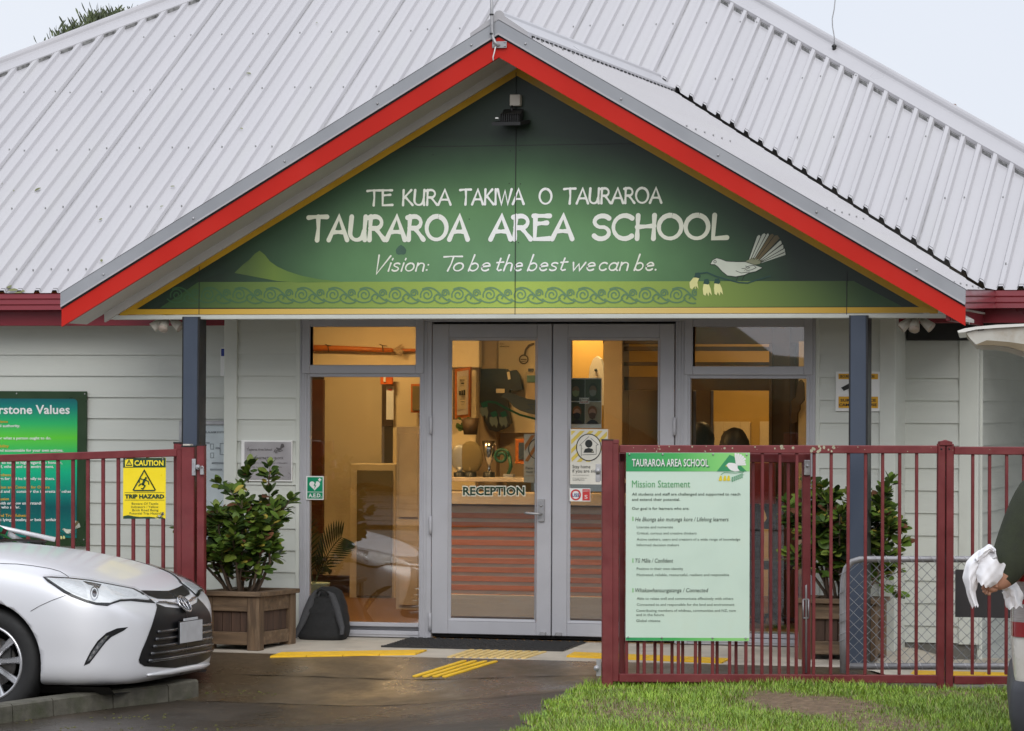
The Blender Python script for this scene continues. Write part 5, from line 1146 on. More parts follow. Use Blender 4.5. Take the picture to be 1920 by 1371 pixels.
# backpack leaning on the sidelight
def backpack():
    p = P(598, 1200, -.22); z0 = zg(p.x, p.y); t = thing("backpack", "black backpack with grey straps leaning on the left sidelight", "backpack", (p.x, p.y, z0)); b = MB(); rows = []
    for v in lin(0, 1, 15):
        z = z0 + .352 * v; w_ = interp(v, [(0, .155), (.06, .175), (.25, .175), (.55, .150), (.8, .118), (.93, .09), (1, .045)]); dp = interp(v, [(0, .09), (.1, .11), (.6, .095), (.9, .06), (1, .025)]); lean = .12 * v
        rows.append([Vector((p.x + .02 + w_ * math.copysign(abs(math.cos(a)) ** .55, math.cos(a)), p.y + .02 + lean + dp * math.copysign(abs(math.sin(a)) ** .6, math.sin(a)) - .008 * math.sin(v * 26), z)) for a in [k * 2 * math.pi / 24 for k in range(24)]])
    b.grid(rows, 0, True, True); b.flat(rows[-1][::1], 0); b.flat(rows[0][::-1], 0); body = b.build("body", 'bag', t)
    for pts in ([(600, 1116), (592, 1113), (585, 1122), (575, 1145), (566, 1168), (556, 1186), (553, 1196)], [(612, 1114), (622, 1118), (630, 1140), (636, 1162), (641, 1178), (640, 1190)]):
        b = MB(); q = [P(x, y, -.345 + .17 * smooth(1200, 1112, y)) for x, y in pts]
        rows = []
        for i, c in enumerate(q):
            d = (q[min(i + 1, len(q) - 1)] - q[max(i - 1, 0)]).normalized(); s = d.cross(Vector((0, -1, 0))).normalized() * interp(i / (len(q) - 1), [(0, .022), (.5, .026), (1, .012)]); rows.append([c - s, c + Vector((0, -.012, 0)), c + s, c + s + Vector((0, .015, 0)), c - s + Vector((0, .015, 0))])
        b.grid(rows, 0, True, True); b.build("strap", 'baggrey', t)
    b = MB(); b.tube([P(594, 1113, -.2), P(597, 1107, -.2), P(604, 1105, -.2), P(611, 1108, -.2), P(616, 1116, -.2)], .008, 8); b.build("handle", 'bag', t)
backpack()

# ================================================================== reception inside the glass
def slab(b, x0, y0, x1, y1, Y, dp, mi=0):
    """upright slab whose front face covers a photo rectangle at depth Y"""
    xm = (x0 + x1) / 2; b.box(P(x0, y1, Y).x, P(x1, y0, Y).x, Y, Y + dp, P(xm, y1, Y).z, P(xm, y0, Y).z, mi)
b = MB(); b.box(-2.2, 2.2, .1, .6, -.02, .004); b.box(-6, 2.7, .6, 9, -.02, .004); b.build("interior_floor", 'carpet', B)
b = MB(); b.box(-6, 2.7, .6, 9, 2.42, 2.5); b.box(-2.2, 2.2, .1, .6, 2.30, 2.41); b.box(-2.2, 2.2, .1, .16, 2.16, 2.30); b.build("interior_ceiling", mat('interior ceiling', (.55, .47, .36), .8), B)
b = MB(); b.box(-6, -2.2, 7.6, 7.7, 0, 2.42); b.box(-5.9, -5.8, .5, 7.6, 0, 2.42); b.box(-2.25, -2.2, .12, 1.2, 0, 2.42); slab(b, 540, 560, 899, 689, 2.0, .08); slab(b, 842, 600, 893, 1160, 2.05, .08); slab(b, 605, 689, 716, 1080, 4.6, .08); slab(b, 735, 689, 800, 1120, 4.4, .08); b.build("interior_wall", 'cream', B)
b = MB(); slab(b, 893, 560, 932, 1165, 2.3, .3, 1); slab(b, 932, 560, 1068, 905, 2.4, .1, 1); slab(b, 1062, 560, 1132, 905, 3.2, .1, 0); slab(b, 1130, 560, 1168, 1165, 1.7, .2, 1)
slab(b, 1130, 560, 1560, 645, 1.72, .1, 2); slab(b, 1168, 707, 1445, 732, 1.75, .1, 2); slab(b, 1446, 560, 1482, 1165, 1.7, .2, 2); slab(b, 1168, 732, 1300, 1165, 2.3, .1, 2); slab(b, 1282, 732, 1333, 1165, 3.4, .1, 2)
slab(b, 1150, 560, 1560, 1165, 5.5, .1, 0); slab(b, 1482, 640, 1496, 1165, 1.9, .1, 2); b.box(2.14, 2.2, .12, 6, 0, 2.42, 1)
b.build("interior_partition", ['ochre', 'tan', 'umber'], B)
b = MB(); slab(b, 1168, 650, 1446, 658, 1.74, .05); slab(b, 1168, 679, 1446, 686, 1.74, .05); slab(b, 1440, 645, 1448, 1165, 1.66, .05); b.build("timber_rail", 'umber', B)
b = MB()
for (x0, x1) in ((1338, 1407), (1424, 1500)): 
    a, c = P(x0, 1140, 5.45), P(x1, 791, 5.45); frame_rect(b, a.x + .08, c.x - .08, a.z, c.z - .08, 5.45, .08, .04); b.box(a.x + .08, c.x - .08, 5.47, 5.49, a.z, c.z - .08)
b.build("inner_door", 'cream', B)
# doors and notices at the back of the corridor
b = MB(); slab(b, 583, 712, 606, 1000, 4.5, .05); b.build("inner_door", mat('red brown door', (.10, .03, .012), .5), B)
b = MB(); slab(b, 716, 722, 737, 800, 4.5, .05); b.build("inner_door", 'umber', B)
b = MB(); slab(b, 742, 800, 787, 1150, 2.6, .04); slab(b, 747, 812, 783, 970, 2.58, .02); slab(b, 747, 985, 783, 1135, 2.58, .02); b.build("inner_door", 'deskpale', B)
t = thing("cupboard", "beige cupboard with olive door seen through the left sidelight", "cupboard", P(700, 1125, 4.0)); b = MB(); slab(b, 655, 870, 741, 1122, 4.05, .4); b.build("carcass", 'cream', t); b = MB(); slab(b, 668, 882, 735, 1118, 4.02, .025); b.build("panel_door", 'olive', t)
t = thing("exit_notice", "orange notice above the dark inner doorway behind the left sidelight", "notice", P(724, 720, 4.3)); b = MB(); slab(b, 713, 700, 736, 721, 4.3, .02); b.build("board", mat('orange notice', (.62, .12, .01), .5), t); b = MB(); slab(b, 719, 706, 723, 716, 4.29, .005); b.build("mark", 'white', t)
t = thing("wall_notice", "white paper notice hanging in the dark inner doorway", "notice", P(731, 790, 4.35)); b = MB(); slab(b, 724, 725, 738, 787, 4.35, .01); b.build("sheet", 'white', t); b = MB(); slab(b, 728, 730, 735, 732, 4.345, .004); b.build("heading", 'red', t)
t = thing("framed_picture", "small dark framed certificate behind the left sidelight", "picture", P(778, 770, 4.3)); b = MB(); slab(b, 770, 720, 800, 774, 4.3, .03); b.build("frame", 'slat', t); b = MB(); slab(b, 773, 724, 799, 770, 4.29, .012); b.build("print", 'olive', t)
t = thing("framed_picture", "tall timber framed certificate on the lit wall behind the left door", "picture", P(866, 783, 1.95)); b = MB()
a, c = P(849, 786, 1.98), P(881, 690, 1.98); b.prism([P(849, 787, 1.9), P(853, 785, 1.9), P(853, 692, 1.9), P(849, 694, 1.9)], (0, .1, 0), 1); b.prism([P(853, 785, 1.88), P(880, 782, 1.95), P(881, 688, 1.95), P(853, 692, 1.88)], (0, .05, 0), 0); b.build("frame", ['slat', 'umber'], t)
b = MB(); b.prism([P(857, 779, 1.86), P(877, 777, 1.93), P(878, 694, 1.93), P(857, 697, 1.86)], (0, .02, 0), 0); b.prism([P(859, 768, 1.85), P(874, 767, 1.92), P(875, 705, 1.92), P(860, 707, 1.85)], (0, .008, 0), 1)
for (x, y, w_, h_) in ((862, 712, 9, 1.5), (864, 718, 6, 2), (861, 733, 3, 8), (865, 732, 3, 9), (869, 731, 3, 10), (862, 748, 10, 1), (864, 753, 7, 1)): b.prism([P(x, y + h_, 1.84), P(x + w_, y + h_, 1.87), P(x + w_, y, 1.87), P(x, y, 1.84)], (0, .004, 0), 2)
b.build("print", ['deskpale', 'cream', 'ink'], t)
# carved staff on the bulkhead
t = thing("carved_staff", "long orange brown carved staff mounted above the left sidelight", "staff", P(680, 655, 1.9)); b = MB(); pt = lambda x, y: P(x, y, 1.95)
b.tube([pt(560, 652), pt(620, 653), pt(680, 655), pt(735, 657)], [.026, .022, .020, .017], 10); b.tube([pt(735, 657), pt(760, 657), pt(810, 656)], [.014, .012, .011], 8); b.build("shaft", 'slat', t)
b = MB(); 
for k in range(60): a_ = random.random() * 6.28; l_ = 10 + 6 * random.random(); b.tube([pt(740, 657) + Vector((0, -.02, 0)), pt(740 + 6 + l_ * .5 + 6 * math.cos(a_), 657 + l_ * .7 * math.sin(a_)) + Vector((0, -.03 * random.random(), 0))], [.009, .003], 4)
b.build("feather_tuft", 'tan', t)
b = MB()
for x in (618, 720): b.tube([pt(x, 660) + Vector((0, -.02, 0)), pt(x - 1, 648) + Vector((0, -.03, 0)), pt(x - 8, 646)], .004, 5); b.tube([pt(x - 1, 648) + Vector((0, -.03, 0)), pt(x + 6, 649)], .003, 5)
b.build("wall_hook", 'umber', t)
# reception counter with timber slats
t = thing("reception_counter", "reception counter with horizontal orange timber slats behind the doors", "counter", P(1000, 1160, 1.3))
b = MB(); slab(b, 800, 950, 1300, 1120, 1.36, .5, 0); slab(b, 800, 1118, 1300, 1160, 1.33, .06, 1); b.build("carcass", ['deskpale', 'joinery'], t)
for k in range(10):
    b = MB(); y = 964 + k * 17.0; slab(b, 800, y, 1300, y + 10, 1.347, .013); b.build("slat", 'slat', t)
b = MB(); slab(b, 800, 925, 1300, 948, 1.28, .6); b.build("counter_top", 'deskpale', t); b = MB(); slab(b, 800, 897, 1300, 905, 1.5, .4); b.build("shelf", 'deskpale', t)
# posters, garment and trophies
t = thing("wall_poster", "large pale wall poster behind the black garment", "poster", P(970, 810, 2.3)); b = MB(); slab(b, 933, 633, 1020, 812, 2.35, .02); b.build("sheet", 'cream', t)
b = MB(); pf = lambda x, y: P(x, y, 2.34); stroke(b, [pf(*q) for q in arc(982, 674, 8, 8, 0, 360, 18)], .010, (0, -1, 0)); stroke(b, [pf(984, 666), pf(986, 656), pf(992, 648), pf(1000, 645)], .016, (0, -1, 0), 0, .002); ptext(b, "alliance", 937, 946, 646, 3, pf); ptext(b, "adventures", 937, 955, 651, 3.5, pf, bold=.02); stroke(b, [pf(977, 674), pf(987, 674)], .007, (0, -1, 0), 0, .001); stroke(b, [pf(978, 678), pf(986, 677)], .005, (0, -1, 0), 0, .001); b.build("print", 'umber', t)
t = thing("garment", "black short garment pinned up behind the left door glass", "garment", P(930, 760, 2.2)); b = MB(); g_ = lambda x, y: P(x, y, 2.2)
b.prism([g_(*q) for q in [(901, 692), (925, 691), (949, 692), (953, 696), (966, 694), (973, 703), (979, 730), (968, 734), (955, 731), (951, 756), (958, 792), (953, 800), (940, 806), (930, 810), (917, 806), (908, 790), (899, 752)]], (0, .05, 0)); b.build("cloth", 'black', t)
b = MB(); slab(b, 930, 729, 946, 737, 2.19, .005); b.prism([g_(951, 698) + Vector((0, -.01, 0)), g_(956, 697) + Vector((0, -.01, 0)), g_(958, 711) + Vector((0, -.01, 0)), g_(953, 712) + Vector((0, -.01, 0))], (0, .004, 0)); b.build("paper_tag", 'cream', t)
t = thing("certificate", "teal headed certificate clipped behind the left door glass", "certificate", P(1000, 780, 2.2)); b = MB(); slab(b, 985, 698, 1030, 770, 2.25, .02, 0); slab(b, 988, 704, 1028, 717, 2.24, .01, 1); b.build("sheet", ['tan', mat('teal print', (.05, .13, .11), .5)], t); b = MB(); slab(b, 990, 691, 999, 697, 2.22, .03); b.build("clip", 'black', t)
t = thing("faces_poster", "four portrait photo poster behind the right door glass", "poster", P(1097, 800, .15)); F_ = lambda x, y: P(x, y, .14); b = MB(); slab(b, 1067, 709, 1128, 803, .15, .004, 0); b.build("sheet", 'white', t)
b = MB(); sk_ = [(1080, 733, 1), (1112, 732, 1), (1082, 775, 2), (1111, 775, 2)]
for i, (cx, cy, m_) in enumerate(sk_):
    x0 = 1067.5 if i % 2 == 0 else 1097; x1 = x0 + (29 if i % 2 == 0 else 30); y0 = 711 if i < 2 else 754; y1 = y0 + 41
    slab(b, x0, y0, x1, y1, .147, .002, [0, 3, 3, 4][i])
    oo = Vector((0, -.0015, 0)); b.flat([F_(cx + 12 * math.cos(a), min(y1, cy + 24 - 12 * math.sin(a))) + oo for a in [k * math.pi / 8 for k in range(9)]], 5 if i != 1 else 0)
    oo = Vector((0, -.003, 0)); b.flat([F_(cx + 8.5 * math.cos(a), cy - 3 - 11 * math.sin(a)) + oo for a in [k * .449 for k in range(14)]], [0, 0, 6, 6][i]); oo = Vector((0, -.0045, 0)); b.flat([F_(cx + 7 * math.cos(a), cy + 1 - 10 * math.sin(a)) + oo for a in [k * .449 for k in range(14)]], m_); oo = Vector((0, -.006, 0)); b.flat([F_(*q) + oo for q in [(cx - 7, cy + 1), (cx, cy - 1.5), (cx + 7, cy + 1), (cx + 5, cy + 9), (cx, cy + 11.5), (cx - 5, cy + 9)]], [7, 8, 5, 9][i])
b.build("portraits", ['ink', mat('face brown', (.17, .08, .045), .5), mat('face pale', (.42, .24, .16), .5), mat('photo green', (.05, .06, .035), .5), mat('photo tan', (.33, .27, .18), .5), mat('photo dark cloth', (.02, .022, .028), .5), mat('ginger', (.22, .08, .025), .5), mat('mask green', (.20, .23, .11), .6), mat('mask grey', (.20, .19, .17), .6), mat('mask brown', (.11, .05, .03), .6)], t)
b = MB(); pf = lambda x, y: P(x, y, .135); slab(b, 1086, 746, 1105, 757, .1385, .001, 0); ptext(b, "Masks", 1088, 1103, 750.5, 3.2, pf, 1); ptext(b, "keep us safe", 1088, 1103, 755, 3, pf, 2, bold=.02); b.build("lettering", ['white', 'ink', 'red'], t)
t = thing("face_covering_notice", "orange striped notice at the right edge of the left door glass", "poster", P(994, 905, .05)); b = MB(); slab(b, 982, 814, 1014, 905, .05, .003, 0); b.build("sheet", mat('notice paper', (.62, .52, .40), .5), t)
b = MB(); pf = lambda x, y: P(x, y, .046)
for q in ([(984, 834), (996, 816), (1003, 816), (984, 846)], [(984, 864), (1006, 830), (1006, 840), (990, 866)]): b.flat([pf(*w_) for w_ in q], 0)
stroke(b, [pf(*q) for q in arc(1008, 842, 17, 19, 0, 360, 24)], .005, (0, -1, 0), 1, .001); b.flat([pf(1010 + 8 * math.cos(a), 836 - 12 * math.sin(a)) + Vector((0, -.002, 0)) for a in [k * .5236 for k in range(12)]], 1); ptext(b, "Face coverings", 986, 1030, 880, 5, pf, 1); ptext(b, "must be worn", 986, 1026, 887, 5, pf, 1); ptext(b, "inside this office", 986, 1010, 893, 2, pf, 0); b.build("print", [mat('notice orange', (.50, .18, .04), .5), 'ink'], t)
def lathe(b, c, prof_, mi=0, n=12):
    b.grid([[c + Vector((r * math.cos(2 * math.pi * k / n), r * math.sin(2 * math.pi * k / n), z)) for k in range(n)] for r, z in prof_], mi, True, True)
for i, (x, h_, m_, lab) in enumerate(((862, .30, 'galv', "round silver trophy plate on the counter shelf"), (882, .26, 'olive', "dark green round trophy shield on the counter shelf"), (917, .27, 'chrome', "silver trophy cup with black base on the counter shelf"))):
    q = P(x, 899, 1.62); t = thing("trophy", lab, "trophy", q, "trophies on the counter shelf"); b = MB(); lathe(b, q, [(.045, 0), (.045, .05), (.03, .055), (0, .055)]); b.build("base", 'black', t); b = MB()
    if i < 2: b.ball(q + Vector((0, 0, .16)), .075 + .02 * i, 0, 16, 9, (1, .25, 1.25)); b.tube([q + Vector((0, 0, .05)), q + Vector((0, 0, .09))], .02)
    else: lathe(b, q, [(.02, .055), (.012, .08), (.012, .11), (.03, .14), (.045, .2), (.052, .28), (.0, .275)])
    b.build("cup", m_, t)
q = P(958, 899, 1.62); t = thing("rosette", "dark green spiral rosette on the counter shelf", "rosette", q); b = MB(); b.tube([P(940 + 0 + 15 * math.cos(a) * (1 - a / 14), 856 - 15 * math.sin(a) * (1 - a / 14), 1.6) for a in [k * .5 for k in range(20)]], .012, 6); b.tube([P(955, 855, 1.6), P(958, 875, 1.6), P(952, 893, 1.6)], .014, 6); b.build("spiral", mat('teal ribbon', (.02, .10, .06), .4), t); b = MB(); slab(b, 943, 889, 962, 899, 1.58, .06); b.build("plinth", 'galv', t)
t = thing("desk_frame", "orange framed dark picture at the right of the counter shelf", "picture", P(976, 880, 1.7)); b = MB(); slab(b, 966, 823, 984, 870, 1.7, .03); b.build("frame", 'slat', t); b = MB(); slab(b, 972, 830, 984, 862, 1.69, .02); b.build("print", 'post', t)
t = thing("pot_plant", "small trailing pot plant beside the framed certificate", "pot plant", P(870, 815, 1.75)); b = MB(); q = P(882, 815, 1.75); lathe(b, q, [(0, 0), (.05, 0), (.065, .12), (.05, .12), (.0, .10)]); b.build("pot", 'umber', t); b = MB()
for k in range(70): a_ = random.random() * 6.28; c = P(868 + 7 * random.gauss(0, .6) + (12 if k % 3 == 0 else 0), 808 - 22 * random.random() ** 1.3, 1.75); leafmesh(b, c, Vector((math.cos(a_), math.sin(a_), .4)), Vector((0, -1, .5)), .035, .022, 0)
b.build("foliage", 'leaf1', t)
t = thing("palm_plant", "indoor palm in a pale pot behind the left sidelight", "pot plant", P(592, 1110, .6)); q = P(588, 1108, .6); b = MB(); lathe(b, Vector((q.x, .6, .12)), [(0, 0), (.09, .0), (.115, .17), (.12, .18), (.10, .18), (.0, .15)]); b.build("pot", mat('pale teal pot', (.30, .42, .38), .4), t)
t2 = b = MB()
b.box(q.x - .12, q.x + .12, .5, .72, .004, .118); b.build("stand", 'umber', t)
b = MB()
for (tx, ty, n_, L_) in ((640, 1008, 15, .17), (612, 1060, 9, .10), (560, 980, 12, .16), (575, 1050, 8, .12)):
    p0 = Vector((q.x, .6, .27)); p1 = P(tx, ty, .45); md = p0.lerp(p1, .5) + Vector((0, 0, .10)); cur = [p0.lerp(md, u_).lerp(md.lerp(p1, u_), u_) for u_ in lin(0, 1, n_ + 4)]; b.tube(cur, .004, 5)
    for k in range(4, n_ + 4):
        d = (cur[k] - cur[k - 1]).normalized()
        for sgn in (-1, 1):
            s_ = Vector((-d.z, 0, d.x)) * sgn; dd = (d * .75 + s_ * .75 + Vector((0, -.1, -.12))).normalized(); l_ = L_ * math.sin(math.pi * (k - 2) / (n_ + 4)) ** .5; leafmesh(b, cur[k], dd, Vector((0, -1, .3)), l_, .014, 0, .25)
b.build("fronds", mat('dark palm green', (.012, .03, .014), .4), t)
t = thing("surfboard", "white surfboard tip leaning in the back room behind the right door", "surfboard", P(1118, 720, 3.0)); b = MB(); b.prism([P(*q, 3.0) for q in [(1104, 760), (1103, 715), (1106, 688), (1112, 673), (1119, 668), (1126, 673), (1131, 688), (1133, 715), (1132, 760)]], (0, .06, 0)); b.build("board", 'white', t); b = MB(); b.ball(P(1117, 694, 2.99), .012, 0, 8, 5); b.build("leash_plug", 'black', t)
t = thing("wall_carving", "dark curved carving hung by the right edge of the right sidelight", "carving", P(1500, 760, 1.5)); b = MB()
b.prism([P(*q, 1.5) for q in [(1484, 752), (1492, 745), (1497, 715), (1501, 712), (1506, 718), (1507, 750), (1499, 760), (1499, 768), (1495, 775), (1494, 790), (1484, 795)]], (0, .05, 0)); b.build("carving", 'umber', t); b = MB(); b.prism([P(*q, 1.6) for q in [(1498, 640), (1512, 640), (1522, 1100), (1495, 1100)]], (0, .04, 0)); b.build("backing_board", 'cream', t)
t = thing("office_chair", "red backed chair at the counter behind the mission sign", "chair", P(1440, 1000, 1.1)); b = MB(); slab(b, 1404, 868, 1452, 945, 1.1, .05); b.build("backrest", mat('red chair', (.25, .02, .02), .5), t)
b = MB(); cpos = P(1440, 990, 1.2); b.box(cpos.x - .2, cpos.x + .22, 1.15, 1.55, .42, .48); b.build("seat", 'black', t); b = MB(); b.tube([(cpos.x, 1.35, .42), (cpos.x, 1.35, .08)], .025); [b.tube([(cpos.x, 1.35, .1), (cpos.x + .25 * math.cos(a), 1.35 + .25 * math.sin(a), .03)], .018, 6) for a in [k * 1.2566 for k in range(5)]]; b.build("base", 'black', t)
# lamps that are lit inside
def ceil_light(x, y, nm, e):
    t = thing("ceiling_light", nm, "ceiling light", (x, y, 2.42), "lit ceiling lights inside reception"); b = MB(); b.box(x - .16, x + .16, y - .06, y + .06, 2.40, 2.42); b.build("housing", 'white', t); b = MB(); b.box(x - .15, x + .15, y - .05, y + .05, 2.393, 2.399); b.build("diffuser", M['lampglow'], t)
    ld = bpy.data.lights.new("lamp", 'AREA'); ld.shape = 'RECTANGLE'; ld.size = .3; ld.size_y = .12; ld.energy = e; ld.color = (1, .60, .24); o = bpy.data.objects.new("ceiling_lamp_light", ld); COL.objects.link(o); o.location = (x, y, 2.385); o.parent = t; o.matrix_parent_inverse = Matrix.Translation(t.location).inverted()
emis('lampglow', (1, .78, .45), 6)
ceil_light(-2.0, .8, "lit ceiling light above the left sidelight staff", 26); ceil_light(-2.6, 3.6, "lit ceiling light in the corridor behind the left sidelight", 22); ceil_light(-.75, .62, "lit ceiling light over the reception counter", 44); q = P(1090, 642, 3.0); ceil_light(q.x, 2.9, "lit ceiling light at the top of the right door glass", 16); ceil_light(.5, 4.4, "lit ceiling light in the ochre back room", 22); ceil_light(1.55, .75, "lit ceiling light by the right sidelight carving", 4)

# ================================================================== people
def skinned(name, J, E_, mats, parent=None, lv=1, pick=None):
    names = list(J); me = bpy.data.meshes.new(name); me.from_pydata([J[n][0] for n in names], [(names.index(a), names.index(c)) for a, c in E_], [])
    o = bpy.data.objects.new(name, me); COL.objects.link(o); md = o.modifiers.new("s", 'SKIN'); me.skin_vertices or None
    for i, n in enumerate(names): r = J[n][1]; me.skin_vertices[0].data[i].radius = r if isinstance(r, tuple) else (r, r)
    me.skin_vertices[0].data[0].use_root = True; md.use_smooth_shade = True
    sb_ = o.modifiers.new("u", 'SUBSURF'); sb_.levels = lv; sb_.render_levels = lv
    dg = bpy.context.evaluated_depsgraph_get(); dg.update(); nm_ = bpy.data.meshes.new_from_object(o.evaluated_get(dg)); bpy.data.objects.remove(o)
    for m in mats: nm_.materials.append(M[m])
    if pick:
        for p in nm_.polygons: p.material_index = pick(p.center); p.use_smooth = True
    n = bpy.data.objects.new(name, nm_); COL.objects.link(n)
    if parent is not None: n.parent = parent; n.matrix_parent_inverse = Matrix.Translation(parent.location).inverted()
    return n
def simple_person(px, py, Y, label, seated, cloth, lean=0., hair_long=True):
    hd = P(px, py, Y); gz = .004; t = thing("person", label, "person", (hd.x, hd.y, gz), "people inside reception"); f = Vector((lean, .10, 0)); pel = Vector((hd.x + lean * .6, hd.y + .02, .93)); H = hd.z
    v = lambda x, y, z: (hd.x + x, hd.y + y, z)
    J = {'pelvis': (tuple(pel), (.15, .12)), 'belly': (v(lean * .5, .0, H - .48), (.145, .11)), 'chest': (v(lean * .3, .0, H - .30), (.165, .11)), 'neck': (v(.0, .0, H - .155), .05), 'skull': (v(0, .0, H - .04), .078), 'crown': (v(0, .01, H + .05), .07)}
    E_ = [('pelvis', 'belly'), ('belly', 'chest'), ('chest', 'neck'), ('neck', 'skull'), ('skull', 'crown')]
    for s_, n in ((-1, 'l'), (1, 'r')):
        J.update({n + 'sh': (v(s_ * .18 + lean * .3, 0, H - .24), .06), n + 'el': (v(s_ * .24 + lean * .4, .06, H - .50), .045), n + 'wr': (v(s_ * .18, .26, H - .56), .03), n + 'hip': ((pel.x + s_ * .09, pel.y, .86), .095), n + 'kn': ((pel.x + s_ * .10, pel.y + .03, .48), .065), n + 'an': ((pel.x + s_ * .11, pel.y, .09), .045), n + 'toe': ((pel.x + s_ * .13, pel.y + .17, .045), .035)})
        E_ += [('chest', n + 'sh'), (n + 'sh', n + 'el'), (n + 'el', n + 'wr'), ('pelvis', n + 'hip'), (n + 'hip', n + 'kn'), (n + 'kn', n + 'an'), (n + 'an', n + 'toe')]
        for k in range(5): a_ = (k - 2) * .25; J[n + 'f%d' % k] = (v(s_ * .18 + .03 * (k - 2), .34 - .02 * abs(k - 2) - (.03 if k == 0 else 0), H - .57), .009); E_.append((n + 'wr', n + 'f%d' % k))
    skinned("body", J, E_, ['skin', cloth, 'trousers'], t, 1, lambda c: 2 if (c.z < pel.z and c.z > .1) else (1 if c.z < H - .17 and (Vector((c.x, c.y)) - Vector((hd.x, hd.y))).length < .29 else 0))
    b = MB(); rows = []
    for i, th in enumerate(lin(.05, 2.35 if hair_long else 1.9, 10)):
        rows.append([Vector((hd.x + (.098 + .012 * math.sin(k * 2.1 + i)) * math.sin(min(th, 1.75)) * (1 + .12 * max(0, th - 1.7)) * math.cos(a), hd.y - .012 + .108 * math.sin(min(th, 1.75)) * math.sin(a) * (.7 if math.sin(a) > .3 and th > 1.2 else 1), H + .012 + .125 * math.cos(min(th, 1.6)) - max(0, th - 1.6) * .26)) for k, a in enumerate([j * 2 * math.pi / 20 for j in range(20)])])
    b.grid(rows, 0, True, True); b.build("hair", 'hair', t)
    return t
simple_person(1314, 825, 2.9, "person with dark hair seen from behind at the left of the right sidelight", False, 'black', .02)
simple_person(1378, 838, 1.25, "person with long dark hair and dark top seen through the right sidelight", False, 'black', .06)

